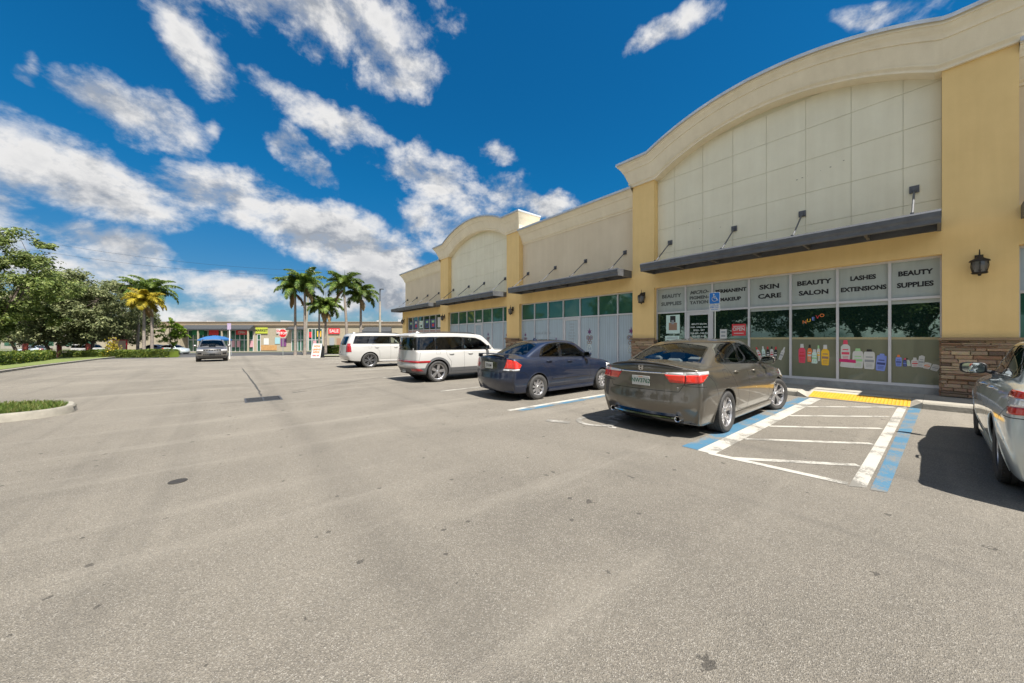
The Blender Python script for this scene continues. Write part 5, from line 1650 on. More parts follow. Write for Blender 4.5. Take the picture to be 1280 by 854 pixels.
# ---------------------------------------------------------------- ground, markings, pavement
def asphalt_mat():
    m, nt, b = new_mat('aged_asphalt')
    b.inputs['Roughness'].default_value = .92; b.inputs['Specular IOR Level'].default_value = .25
    g = N(nt, 'ShaderNodeNewGeometry')
    P_ = g.outputs['Position']
    def noise(scale, det=5., rough=.6, vec=None, dist=0.):
        n = N(nt, 'ShaderNodeTexNoise', i_Scale=scale, i_Detail=det, i_Roughness=rough, i_Distortion=dist)
        L(nt, vec or P_, n.inputs['Vector']); return n.outputs['Fac']
    def rng(v, a, b_, c=0., d=1., smooth=False):
        r = N(nt, 'ShaderNodeMapRange', i_1=a, i_2=b_, i_3=c, i_4=d)
        if smooth: r.interpolation_type = 'SMOOTHSTEP'
        L(nt, v, r.inputs['Value']); return r.outputs[0]
    def math_(op, a, b_=None):
        n = N(nt, 'ShaderNodeMath', operation=op)
        for i, v in enumerate((a, b_)):
            if v is None: continue
            if isinstance(v, (int, float)): n.inputs[i].default_value = v
            else: L(nt, v, n.inputs[i])
        return n.outputs[0]
    def mixc(fac, a, b_, bt='MIX'):
        n = N(nt, 'ShaderNodeMix', data_type='RGBA', blend_type=bt)
        for i, v in ((0, fac), (6, a), (7, b_)):
            if isinstance(v, (int, float)): n.inputs[i].default_value = v
            elif isinstance(v, tuple): n.inputs[i].default_value = (*v, 1)
            else: L(nt, v, n.inputs[i])
        return n.outputs[2]
    big = noise(.16, 5., .6, dist=.6); mid = noise(1.1, 6., .65); fine = noise(14, 4., .7)
    base = mixc(rng(big, .35, .65), A_DARK, A_LIGHT)
    base = mixc(rng(mid, .3, .75, 0., .55), base, tuple(c*1.15 for c in A_LIGHT))
    # aggregate: pale and dark stones in the binder
    v1 = N(nt, 'ShaderNodeTexVoronoi', i_Scale=185.); L(nt, P_, v1.inputs['Vector'])
    sp = N(nt, 'ShaderNodeSeparateColor'); L(nt, v1.outputs['Color'], sp.inputs[0])
    base = mixc(rng(sp.outputs[0], .0, 1., .0, .58), base, (.055, .052, .048)) 
    light = math_('MULTIPLY', math_('GREATER_THAN', sp.outputs[1], .90), .55)
    base = mixc(light, base, (.42, .39, .34))
    v2 = N(nt, 'ShaderNodeTexVoronoi', i_Scale=430.); L(nt, P_, v2.inputs['Vector'])
    sp2 = N(nt, 'ShaderNodeSeparateColor'); L(nt, v2.outputs['Color'], sp2.inputs[0])
    base = mixc(rng(sp2.outputs[0], 0, 1, 0., .35), base, (.06, .057, .053))
    # run-off valley along the aisle, darker with grime
    sx = N(nt, 'ShaderNodeSeparateXYZ'); L(nt, P_, sx.inputs[0])
    wob = rng(noise(.35, 3.), 0, 1, -.22, .22)
    dx = math_('ABSOLUTE', math_('ADD', math_('SUBTRACT', sx.outputs[0], .88), wob))
    band = math_('MULTIPLY', rng(dx, .0, .30, 1., 0., True), rng(noise(.8, 5.), .3, .7, .35, .9))
    base = mixc(math_('MULTIPLY', band, .38), base, (.075, .068, .06))
    # wheel-polished lanes and tyre tracks along the aisle
    mpt = N(nt, 'ShaderNodeVectorMath', operation='MULTIPLY'); L(nt, P_, mpt.inputs[0]); mpt.inputs[1].default_value = (1.5, .07, 1.)
    tk = noise(1., 5., .6, vec=mpt.outputs[0])
    base = mixc(math_('MULTIPLY', rng(tk, .52, .68, 0, 1, True), .30), base, (.10, .092, .08))
    mpu = N(nt, 'ShaderNodeVectorMath', operation='MULTIPLY'); L(nt, P_, mpu.inputs[0]); mpu.inputs[1].default_value = (.12, 1.1, 1.)
    tu = noise(1., 6., .65, vec=mpu.outputs[0])
    base = mixc(math_('MULTIPLY', rng(tu, .50, .70, 0, 1, True), .28), base, (.33, .30, .25))
    vq = N(nt, 'ShaderNodeTexVoronoi', voronoi_dimensions='2D', i_Scale=3.6); L(nt, P_, vq.inputs['Vector'])
    sq = N(nt, 'ShaderNodeSeparateColor'); L(nt, vq.outputs['Color'], sq.inputs[0])
    dq = math_('ADD', vq.outputs['Distance'], rng(noise(38, 3.), .3, .7, -.05, .05))
    base = mixc(math_('MULTIPLY', math_('LESS_THAN', dq, rng(sq.outputs[1], .62, 1., -.04, .085)), .6), base, (.03, .028, .026))
    # oil drips and blackened gum
    vs_ = N(nt, 'ShaderNodeTexVoronoi', voronoi_dimensions='2D', i_Scale=1.15, i_Randomness=1.); L(nt, P_, vs_.inputs['Vector'])
    nd = noise(20, 3.)
    dd = math_('ADD', vs_.outputs['Distance'], rng(nd, .3, .7, -.045, .045))
    sp3 = N(nt, 'ShaderNodeSeparateColor'); L(nt, vs_.outputs['Color'], sp3.inputs[0])
    r_ = rng(sp3.outputs[0], .75, 1., -.04, .042)
    spot = math_('LESS_THAN', dd, r_)
    base = mixc(math_('MULTIPLY', spot, .62), base, (.028, .026, .024))
    st = math_('MULTIPLY', rng(noise(.55, 4., .6), .60, .72, 0, 1, True), .30)
    base = mixc(st, base, (.075, .07, .063))
    # in parking bays: darker, dustier drips
    L(nt, base, b.inputs['Base Color'])
    bp = N(nt, 'ShaderNodeBump', i_Strength=.9, i_Distance=.006)
    L(nt, math_('ADD', math_('MULTIPLY', v1.outputs['Distance'], 1.), math_('MULTIPLY', fine, .8)), bp.inputs['Height'])
    L(nt, bp.outputs[0], b.inputs['Normal'])
    return m
A_DARK = (.172, .153, .125); A_LIGHT = (.288, .256, .207)
M['asphalt'] = asphalt_mat()
M['asphalt_dark'] = mat('road_asphalt', (.07, .07, .07), .9, var=.3, bump=.4, bscale=40)
M['concrete'] = mat('pavement_concrete', (.37, .34, .285), .9, var=.28, vscale=1.5, bump=.4, bscale=40)
M['kerbc'] = mat('kerb_concrete', (.31, .285, .235), .9, var=.4, vscale=3, bump=.5, bscale=30)
M['dirt'] = mat('dirt', (.16, .13, .08), .95, var=.4, bump=.5, bscale=12)

def road_paint(name, rgb, wear=.55):
    m, nt, b = new_mat(name)
    b.inputs['Roughness'].default_value = .7
    g = N(nt, 'ShaderNodeNewGeometry')
    n1 = N(nt, 'ShaderNodeTexNoise', i_Scale=38., i_Detail=7., i_Roughness=.85); L(nt, g.outputs['Position'], n1.inputs['Vector'])
    n2 = N(nt, 'ShaderNodeTexNoise', i_Scale=2.5, i_Detail=4.); L(nt, g.outputs['Position'], n2.inputs['Vector'])
    ad = N(nt, 'ShaderNodeMath', operation='ADD'); L(nt, n1.outputs['Fac'], ad.inputs[0]); L(nt, n2.outputs['Fac'], ad.inputs[1])
    mr = N(nt, 'ShaderNodeMapRange', i_1=1.12 + (.55 - wear)*.4, i_2=1.24 + (.55 - wear)*.4); L(nt, ad.outputs[0], mr.inputs['Value'])
    mx = N(nt, 'ShaderNodeMix', data_type='RGBA'); mx.inputs[6].default_value = (*rgb, 1); mx.inputs[7].default_value = (.16, .15, .13, 1)
    L(nt, mr.outputs[0], mx.inputs[0]); L(nt, mx.outputs[2], b.inputs['Base Color'])
    bp = N(nt, 'ShaderNodeBump', i_Strength=.6, i_Distance=.004); L(nt, n1.outputs['Fac'], bp.inputs['Height']); L(nt, bp.outputs[0], b.inputs['Normal'])
    return m
M['pw'] = road_paint('white_road_paint', (.40, .38, .335), .82)
M['pw_old'] = road_paint('worn_white_road_paint', (.34, .32, .285), 1.1)
M['pb'] = road_paint('blue_road_paint', (.045, .135, .215), .92)
M['py'] = mat('tactile_yellow', (.62, .34, .02), .6, var=.25, vscale=6)

def ysheet(name, x0, x1, y0, y1, dz, m, ny=40, nx=2, kind='structure'):
    w = MB()
    for j in range(ny + 1):
        y = y0 + (y1 - y0)*j/ny
        for i in range(nx + 1):
            x = x0 + (x1 - x0)*i/nx
            w.v.append((x, y, zg(y) + dz))
    for j in range(ny):
        for i in range(nx):
            a = j*(nx + 1) + i
            w.f.append((a, a + 1, a + nx + 2, a + nx + 1)); w.m.append(0)
    o = w.build(name, [m], recalc=False); tag(o, kind=kind); return o
M['far_ground'] = mat('far_ground', (.13, .14, .075), .95, var=.4, vscale=.2)
ysheet('ground', -1500, 1500, -600, 34, -.035, M['far_ground'], 3, 2)
w = MB()
ys = [34, 45, 60, 75, 92, 93.0, 3000]
for y in ys: w.v += [(-2500, y, zg(y) - .035), (2500, y, zg(y) - .035)]
for i in range(len(ys) - 1): w.f.append((2*i, 2*i+1, 2*i+3, 2*i+2)); w.m.append(0)
o = w.build('ground', [M['far_ground']], recalc=False); tag(o, kind='structure')
ysheet('parking_lot', -13.5, 11.62, -22, 50, 0, M['asphalt'], 144, 1)
ysheet('parking_lot', 11.62, 40, 34.6, 50, -.004, M['asphalt'], 30, 1)
ysheet('road', -140, 140, 50, 74, -.012, M['asphalt_dark'], 24, 1)
ysheet('far_parking_lot', -140, 160, 74.01, 130, -.005, M['asphalt'], 30, 1)
# markings
def marking(poly, m, dz=.004):
    w = MB()
    w.add([(x, y, zg(y) + dz) for x, y in poly], [tuple(range(len(poly)))])
    o = w.build('road_marking', [m], recalc=False)
    for p in o.data.polygons:
        if p.normal.z < 0: o.data.flip_normals()
    tag(o, kind='structure'); return o
def bar(x0, y0, x1, y1, wd, m, dz=.004):
    p, q_ = Vector((x0, y0)), Vector((x1, y1)); d = (q_ - p).normalized(); n = Vector((-d.y, d.x))*wd/2
    return marking([tuple(p - n), tuple(q_ - n), tuple(q_ + n), tuple(p + n)], m, dz)
def rect(x0, x1, y0, y1, m, dz=.004): return marking([(x0, y0), (x1, y0), (x1, y1), (x0, y1)], m, dz)
rect(4.95, 11.45, 2.075, 2.29, M['pb']); rect(4.93, 11.52, 1.86, 2.072, M['pw'])
marking([(4.95,.585),(5.04,.465),(11.58,.44),(11.43,.57)], M['pw']); marking([(5.0,.435),(5.04,.32),(11.62,.24),(11.6,.405)], M['pb'])
bar(4.93, 1.92, 5.03, .60, .10, M['pw'], .0045)
for (a, b_, c, d) in [(9.98, 1.855, 11.42, .61), (8.55, 1.855, 9.96, .61), (7.25, 1.855, 8.55, .61), (6.05, 1.855, 7.21, .61), (4.98, 1.62, 5.86, .61)]:
    bar(a, b_, c, d, .095, M['pw'], .0042)
rect(4.55, 11.4, 5.66, 5.79, M['pw']); rect(4.7, 11.4, 5.50, 5.655, M['pb'])
for y in (9.1, 12.6 - 1.85, 13.95, 18.2, 22.6, 25.6, 28.6, 31.6):
    if y == 12.6 - 1.85: continue
    rect(4.7, 11.45, y - .05, y + .05, M['pw'])
rect(5.0, 11.6, -3.05, -2.95, M['pw'])
# wheelchair symbol painted in the accessible bay
cx0, cy0 = 5.35, 3.98
def W(u, v): return (cx0 + v, cy0 - u)       # u to the right, v away from the aisle
for (a, b_, c, d, wd) in [(-.02, .52, 0., .10, .10), (0., .10, .28, .10, .10), (.28, .10, .40, -.30, .10), (.40, -.30, .52, -.26, .09), (0., .32, .24, .32, .09)]:
    p, q_ = W(a, b_), W(c, d); bar(p[0], p[1], q_[0], q_[1], wd, M['pw_old'], .005)
pts = [2*math.pi*k/16 for k in range(17)]
marking([W(-.02 + .09*math.cos(g), .66 + .09*math.sin(g)) for g in pts[:-1]], M['pw_old'], .005)
arc = [math.radians(a) for a in range(100, 361, 20)]
for i in range(len(arc) - 1):
    p = W(.02 + .34*math.cos(arc[i]), -.12 + .34*math.sin(arc[i])); q_ = W(.02 + .34*math.cos(arc[i+1]), -.12 + .34*math.sin(arc[i+1]))
    bar(p[0], p[1], q_[0], q_[1], .10, M['pw_old'], .0055 + .0002*i)
bar(4.55, 4.6, 4.75, 4.2, .16, M['pw_old'], .006)

# pavement in front of the shops, with a dropped section at the hatched aisle
def pavement(y0, y1):
    w = MB(); n = max(1, int((y1 - y0)/1.5))
    for i in range(n):
        a, b_ = y0 + (y1 - y0)*i/n, y0 + (y1 - y0)*(i + 1)/n
        za, zb_ = zg(a) + .14, zg(b_) + .14
        w.add([(11.80, a + .004, za), (13.60, a + .004, za), (13.60, b_ - .004, zb_), (11.80, b_ - .004, zb_),
               (11.80, a + .004, za - .4), (11.80, b_ - .004, zb_ - .4)], [(0,1,2,3), (0,3,5,4)])
    w.add([(11.81, y0, zg(y0) + .128), (13.6, y0, zg(y0) + .128), (13.6, y1, zg(y1) + .128), (11.81, y1, zg(y1) + .128)], [(0,1,2,3)], 1)
    tag(w.build('pavement', [M['concrete'], M['gap']], recalc=False), kind='structure')
    k = MB()
    m_ = max(1, int((y1 - y0)/3))
    for i in range(m_):
        a, b_ = y0 + (y1 - y0)*i/m_ + .003, y0 + (y1 - y0)*(i + 1)/m_ - .003
        za, zb_ = zg(a), zg(b_)
        pr = [(11.60, -.1), (11.62, .11), (11.65, .138), (11.798, .1405)]
        vs = [(x, a, za + z) for x, z in pr] + [(x, b_, zb_ + z) for x, z in pr]
        k.add(vs, [(0,1,5,4), (1,2,6,5), (2,3,7,6), (0,3,2,1), (4,5,6,7)])
    tag(k.build('kerb', [M['kerbc']], recalc=False), kind='structure')
pavement(-11, .22); pavement(2.35, 34.6)
w = MB()     # ramp, its flared sides and landing
w.add([(11.60, .40, .012), (12.45, .40, .13), (12.45, 2.15, .13), (11.60, 2.15, .012)], [(0,1,2,3)])
w.add([(11.60, .22, .14), (12.45, .22, .14), (12.45, .40, .13), (11.60, .40, .012)], [(0,1,2,3)])
w.add([(11.60, 2.15, .012), (12.45, 2.15, .13), (12.45, 2.35, .14), (11.60, 2.35, .14)], [(0,1,2,3)])
w.add([(12.45, .22, .14), (13.6, .22, .14), (13.6, 2.35, .14), (12.45, 2.35, .14)], [(0,1,2,3)])
w.add([(11.60, .22, .14), (11.60, .40, .012), (11.60, .22, -.1), (11.60, 2.15, .012), (11.60, 2.35, .14), (11.60, 2.35, -.1)], [(0,1,2), (3,4,5)])
tag(w.build('kerb_ramp', [M['concrete']], recalc=False), kind='structure')
w = MB()
def rz_(x): return .012 + (x - 11.60)*(.118/.85)
w.add([(11.63, .40, rz_(11.63) + .006), (12.24, .40, rz_(12.24) + .006), (12.24, 2.13, rz_(12.24) + .006), (11.63, 2.13, rz_(11.63) + .006)], [(0,1,2,3)])
for i in range(10):
    for j in range(29):
        x, y = 11.665 + i*.06, .435 + j*.0592
        z = rz_(x) + .006
        b0 = len(w.v)
        for r_, h in ((.022, 0), (.013, .006)):
            for k in range(6): w.v.append((x + r_*math.cos(k*math.pi/3), y + r_*math.sin(k*math.pi/3), z + h))
        for k in range(6): w.f.append((b0 + k, b0 + (k+1) % 6, b0 + 6 + (k+1) % 6, b0 + 6 + k)); w.m.append(0)
        w.f.append(tuple(b0 + 6 + k for k in range(6))); w.m.append(0)
tag(w.build('tactile_mat', [M['py']], recalc=False), 'yellow tactile warning mat with raised domes at the end of the hatched aisle', 'tactile mat')

# drain grate, cover, island
d = MB(); dx0, dx1, dy0, dy1 = .40, 1.02, 10.35, 11.35
gx, gy = .80, 10.85
d.box(-.50, .50, -.20, .20, -.06, .002, 1)
for s in (1, -1):
    d.box(-.56, .56, s*.22 - .02, s*.22 + .02, -.05, .010); d.box(s*.53 - .03, s*.53 + .03, -.20, .20, -.05, .010)
d.box(-.02, .02, -.20, .20, -.05, .010)
for k in range(24):
    x = -.48 + .04*k
    if abs(x) > .03: d.box(x, x + .012, -.20, .20, -.03, .006)
o = d.build('drain_grate', [mat('cast_iron', (.075, .078, .085), .6, metal=.4, var=.3), M['gap']])
o.location = (.62, 10.81, zg(10.81)); o.scale = (.68, 1.60, 1.)
tag(o, 'dark rectangular iron drain grate set in the middle of the aisle', 'drain grate')
d = MB(); d.lathe([(.001, .007), (.066, .007), (.07, .004), (.078, .004), (.082, -.02)], n=24)
o = d.build('access_cover', [mat('cover_iron', (.05, .045, .04), .7, metal=.3, var=.4)]); o.location = (-.45, 5.12, 0)
tag(o, 'small round dark iron cover in the asphalt, nearest to the camera', 'cover')
# cracks and joints as thin sealed lines
M['crack'] = mat('crack_filler', (.045, .042, .04), .9)
def crack(pts, wd):
    w = MB(); rr = random.Random(3)
    P_ = []
    for i in range(len(pts) - 1):
        for k in range(14):
            t = k/14
            P_.append((lerp(pts[i][0], pts[i+1][0], t) + rr.uniform(-.02, .02), lerp(pts[i][1], pts[i+1][1], t) + rr.uniform(-.02, .02)))
    for i, (x, y) in enumerate(P_):
        j = min(i + 1, len(P_) - 1); k = max(i - 1, 0)
        d_ = Vector((P_[j][0] - P_[k][0], P_[j][1] - P_[k][1])).normalized(); n = Vector((-d_.y, d_.x))*wd*rr.uniform(.25, .6)
        w.v += [(x - n.x, y - n.y, zg(y) + .003), (x + n.x, y + n.y, zg(y) + .003)]
    for i in range(len(P_) - 1): w.f.append((2*i, 2*i+2, 2*i+3, 2*i+1)); w.m.append(0)
    tag(w.build('pavement_crack', [M['crack']], recalc=False), kind='structure')
crack([(1.35, 11.9), (2.6, 12.85), (4.6, 14.1), (6.5, 15.1)], .035)
crack([(.62, 11.4), (.60, 14.5), (.52, 19), (.42, 24)], .06)
crack([(-.2, 10.7), (.3, 10.75)], .03)
crack([(1.35, 11.6), (1.7, 11.75)], .08)

# grass island with kerb (left edge of the picture) and planting strips
M['grass'] = mat('lawn_grass', (.10, .15, .03), .9, var=.45, vcol=(.16, .17, .05), vscale=4)
M['soil'] = mat('soil', (.10, .085, .05), .95, var=.5)
def leaf_mat(name, c1, c2, c3, tr=.25):
    m, nt, b = new_mat(name)
    g = N(nt, 'ShaderNodeNewGeometry')
    cr = N(nt, 'ShaderNodeValToRGB'); el = cr.color_ramp.elements
    el[0].color = (*c1, 1); el[1].color = (*c3, 1); e = el.new(.5); e.color = (*c2, 1)
    L(nt, g.outputs['Random Per Island'], cr.inputs[0])
    tc = N(nt, 'ShaderNodeTexCoord')
    nz = N(nt, 'ShaderNodeTexNoise', i_Scale=.55, i_Detail=3.); L(nt, tc.outputs['Object'], nz.inputs['Vector'])
    mr = N(nt, 'ShaderNodeMapRange', i_1=.35, i_2=.7, i_3=.65, i_4=1.3); L(nt, nz.outputs['Fac'], mr.inputs['Value'])
    vm = N(nt, 'ShaderNodeVectorMath', operation='SCALE'); L(nt, cr.outputs[0], vm.inputs[0]); L(nt, mr.outputs[0], vm.inputs['Scale'])
    L(nt, vm.outputs[0], b.inputs['Base Color'])
    b.inputs['Roughness'].default_value = .55; b.inputs['Specular IOR Level'].default_value = .35
    tl = N(nt, 'ShaderNodeBsdfTranslucent'); L(nt, vm.outputs[0], tl.inputs[0])
    mx = N(nt, 'ShaderNodeMixShader'); mx.inputs[0].default_value = tr
    L(nt, b.outputs[0], mx.inputs[1]); L(nt, tl.outputs[0], mx.inputs[2]); L(nt, mx.outputs[0], nt.nodes['Material Output'].inputs[0])
    return m
M['blades'] = leaf_mat('grass_blades', (.06, .11, .015), (.11, .17, .03), (.22, .21, .07), .3)
def grass_tufts(name, inside_f, box, n, h, seed, z0=0.):
    rr = random.Random(seed); w = MB()
    k = 0
    while k < n:
        x, y = rr.uniform(box[0], box[1]), rr.uniform(box[2], box[3])
        if not inside_f(x, y): continue
        k += 1
        hh = h*rr.uniform(.4, 1.2); a = rr.uniform(0, 6.28); wd = .006 + .006*rr.random()
        dx, dy = math.cos(a)*wd, math.sin(a)*wd; lx, ly = rr.uniform(-.5, .5)*hh, rr.uniform(-.5, .5)*hh
        z = zg(y) + z0
        w.add([(x - dx, y - dy, z), (x + dx, y + dy, z), (x + dx*.6 + lx*.4, y + dy*.6 + ly*.4, z + hh*.6), (x + lx, y + ly, z + hh)], [(0,1,2,3)])
    o = w.build(name, [M['blades']], recalc=False); tag(o, kind='stuff'); return o
isl = [(-7.5, 11.15), (-5.2, 10.95), (-4.2, 10.86), (-3.3, 10.80), (-2.95, 10.88), (-2.68, 11.10), (-2.56, 11.42), (-2.60, 11.80), (-2.74, 12.25), (-3.0, 12.6), (-3.4, 12.85), (-4.2, 13.05), (-5.5, 13.25), (-7.5, 13.5)]
def kerb_loop(pts, wd, h, closed=False, name='kerb'):
    w = MB(); n = len(pts); rows = []
    for i, (x, y) in enumerate(pts):
        a = pts[i-1] if (i > 0 or closed) else pts[i]; b_ = pts[(i+1) % n] if (i < n-1 or closed) else pts[i]
        d_ = Vector((b_[0] - a[0], b_[1] - a[1])).normalized(); nn = Vector((-d_.y, d_.x))
        z = zg(y)
        pr = [(0, -.1), (.02, h*.75), (.05, h), (wd - .03, h), (wd, h*.85), (wd, -.05)]
        rows.append([(x + nn.x*u, y + nn.y*u, z + v) for u, v in pr])
    for r_ in rows: w.v += r_
    for i in range(n if closed else n - 1):
        j = (i + 1) % n
        for k in range(5): w.f.append((i*6+k, j*6+k, j*6+k+1, i*6+k+1)); w.m.append(0)
    if not closed: w.f.append(tuple(range(6))); w.m.append(0); w.f.append(tuple((n-1)*6 + k for k in range(6))); w.m.append(0)
    o = w.build(name, [M['kerbc']], smooth=35); tag(o, kind='structure'); return o
isl_s = round_poly(isl, .25, 3)
kerb_loop(isl_s, .16, .15, closed=True)
w = MB(); w.add([(x*.985 - .06, (y - 12)*.9 + 12, zg(y) + .115) for x, y in isl], [tuple(range(len(isl)))]); tag(w.build('island_soil', [M['soil']]), kind='structure')
inner = [(x - .16, (y - 12)*.84 + 12) for x, y in isl]
grass_tufts('grass', lambda x, y: inside(inner, x, y), (-7.4, -2.7, 10.9, 13.4), 16000, .10, 4, .11)
# ---------------------------------------------------------------- planting
cF, sF = math.cos(th), math.sin(th)
def at(u, D):
    """a spot D metres out along the street axis, u in 1280ths across the view the street is drawn in"""
    r = (u - 640)/432*D
    return (r*cF + D*sF, -r*sF + D*cF)
M['oak_leaf'] = leaf_mat('oak_leaves', (.065, .10, .022), (.14, .19, .045), (.30, .34, .11), .4)
M['oak_leaf2'] = leaf_mat('olive_leaves', (.09, .115, .045), (.19, .22, .09), (.32, .33, .16), .4)
M['lime_leaf'] = leaf_mat('lime_leaves', (.08, .16, .01), (.20, .33, .02), (.32, .42, .05), .35)
M['palm_leaf'] = leaf_mat('palm_leaves', (.04, .08, .014), (.10, .17, .028), (.23, .28, .05), .35)
M['palm_yellow'] = leaf_mat('yellow_palm_leaves', (.20, .17, .02), (.42, .33, .02), (.50, .40, .04), .35)
M['palm_dry'] = mat('dry_frond', (.26, .17, .07), .9)
M['hedge_leaf'] = leaf_mat('hedge_leaves', (.03, .06, .01), (.10, .16, .02), (.26, .28, .04), .3)
M['bark'] = mat('oak_bark', (.13, .10, .08), .95, bump=.8, bscale=14, var=.5, bdist=.05)
M['palm_bark'] = mat('palm_bark', (.32, .27, .23), .9, bump=.6, bscale=9, var=.45, vscale=2)
M['crownshaft'] = mat('crownshaft', (.12, .2, .05), .5)

def leaf_quad(w, c, n, s, rr, mi=0):
    n = n.normalized()
    t = n.cross(Vector((rr.uniform(-1, 1), rr.uniform(-1, 1), rr.uniform(-1, 1)))).normalized(); b = n.cross(t)
    a = s*rr.uniform(.7, 1.3); bb = a*rr.uniform(.35, .6)
    w.add([c - t*a, c + b*bb + n*a*.12, c + t*a, c - b*bb + n*a*.12], [(0,1,2,3)], mi)

def make_oak(name, label, seed, H, rad, z_low, nclump, nleaf, ls, lm, group=None, flat=.62):
    rr = random.Random(seed)
    root = empty(name)
    tag(root, label, 'tree', group)
    tw = MB(); cw = MB()
    zt = z_low + .3
    top = Vector((rr.uniform(-.3, .3), rr.uniform(-.3, .3), zt))
    tw.tube([(0, 0, -.4), (0, 0, .15), (.05, .02, 1.), tuple(top)], [.30*H/11, .24*H/11, .19*H/11, .17*H/11], 9)
    clumps = []
    ctr = Vector((0, 0, (H + z_low)/2 + .2))
    tries = 0
    while len(clumps) < nclump and tries < 5000:
        tries += 1
        v = Vector((rr.gauss(0, 1), rr.gauss(0, 1), rr.gauss(0, 1))).normalized()
        k = rr.uniform(.25, 1.)**.5
        wob = .75 + .55*mnoise.noise(v*1.7 + Vector((seed, 0, 0)))
        p = Vector((v.x*rad*k*wob, v.y*rad*k*wob, v.z*(H - z_low)/2*k*(.8 + .35*wob)))
        if p.z < -(H - z_low)*.30 and rr.random() < .35: continue
        clumps.append(ctr + p)
    # limbs
    nl = 7
    limbs = []
    for i in range(nl):
        g = 2*math.pi*i/nl + rr.uniform(-.3, .3)
        e = Vector((math.cos(g)*rad*.55, math.sin(g)*rad*.55, lerp(z_low, H, rr.uniform(.45, .8))))
        m_ = (top + e)/2 + Vector((0, 0, -.3))
        tw.tube([tuple(top - Vector((0, 0, .1))), tuple(m_), tuple(e)], [.10*H/11, .065*H/11, .03], 6)
        limbs.append((m_, e))
    for c in clumps:
        best = min(limbs, key=lambda l: min((l[0] - c).length, (l[1] - c).length))
        q_ = best[0] if (best[0] - c).length < (best[1] - c).length else best[1]
        if rr.random() < .6:
            mid = (q_ + c)/2 + Vector((rr.uniform(-.2, .2), rr.uniform(-.2, .2), -.15))
            tw.tube([tuple(q_), tuple(mid), tuple(c)], [.03, .02, .008], 4)
        cr = rr.uniform(.55, 1.15)*rad/5.
        cs = Vector((rr.uniform(.8, 1.35), rr.uniform(.8, 1.35), rr.uniform(.45, .75)))
        for k in range(nleaf):
            v = Vector((rr.gauss(0, 1), rr.gauss(0, 1), rr.gauss(0, 1)))
            v.normalize(); d = rr.random()**.45
            p = c + Vector((v.x*cs.x, v.y*cs.y, v.z*cs.z))*cr*d
            p += Vector((mnoise.noise(p*1.3), mnoise.noise(p*1.3 + Vector((9, 0, 0))), mnoise.noise(p*1.3 + Vector((0, 9, 0)))))*.5
            n = Vector((v.x*.6 + rr.uniform(-.7, .7), v.y*.6 + rr.uniform(-.7, .7), .55 + rr.uniform(-.6, .7)))
            leaf_quad(cw, p, n, ls, rr)
    tw.build('trunk', [M['bark']], root, smooth=50)
    cw.build('crown', [M[lm]], root, recalc=False)
    return root

def put(o, x, y, rz=0., s=1.):
    o.location = (x, y, zg(y)); o.rotation_euler = (0, 0, rz); o.scale = (s, s, s)
oakA = make_oak('oak_tree', 'tallest oak with deep green layered crown at the left edge of the picture', 11, 12.4, 5.7, 1.5, 140, 200, .15, 'oak_leaf')
x, y = at(-16, 31); put(oakA, x, y, 1.)
oakB = make_oak('oak_tree', 'olive green rounded oak behind the hedge, right of the tallest oak', 23, 10.0, 5.6, 1.5, 125, 200, .15, 'oak_leaf2')
x, y = at(112, 43); put(oakB, x, y)
def cp(o, x, y, rz, s, label, group=None):
    c = copy_tree(o); put(c, x, y, rz, s); c['label'] = label
    if group: c['group'] = group
    elif 'group' in c: del c['group']
    return c
x, y = at(62, 41); cp(oakB, x, y, 2.1, .93, 'shorter olive oak tucked between the tallest oak and the rounded oak')
x, y = at(152, 50); cp(oakB, x, y, 4., 1.0, 'olive oak just left of the yellow palm, its crown low and wide')
x, y = at(20, 52); cp(oakB, x, y, 3.2, 1.1, 'far oak seen under the branches of the tallest oak')
x, y = at(95, 62); cp(oakB, x, y, 5.2, 1.15, 'farthest oak, filling the gap behind the rounded oak')
lime = make_oak('small_tree', 'small bright lime green tree right of the palms with the yellow fronds', 5, 4.6, 1.9, .9, 36, 130, .11, 'lime_leaf')
x, y = at(214, 47); put(lime, x, y)
# the row along the car park edge beside and behind the camera (seen as reflections in the shop glass)
for i, (x, y, rz, s) in enumerate([(-15, -14, 0, 1.2), (-15, -6, 1.3, 1.1), (-16, 1., 2.2, 1.25), (-15, 8.5, 3.4, 1.1), (-16.5, 16, 4.4, 1.2), (-15, 23, .3, 1.), (-15.5, 30, 5.3, .85), (-22, 5, 1., 1.5), (-22, 20, 3., 1.5)]):
    cp(oakB if i % 2 else oakA, x, y, rz, s*(.8 if not i % 2 else 1.), 'oak on the car park edge, seen only as a reflection in the shop windows', 'oaks reflected in the shop windows')

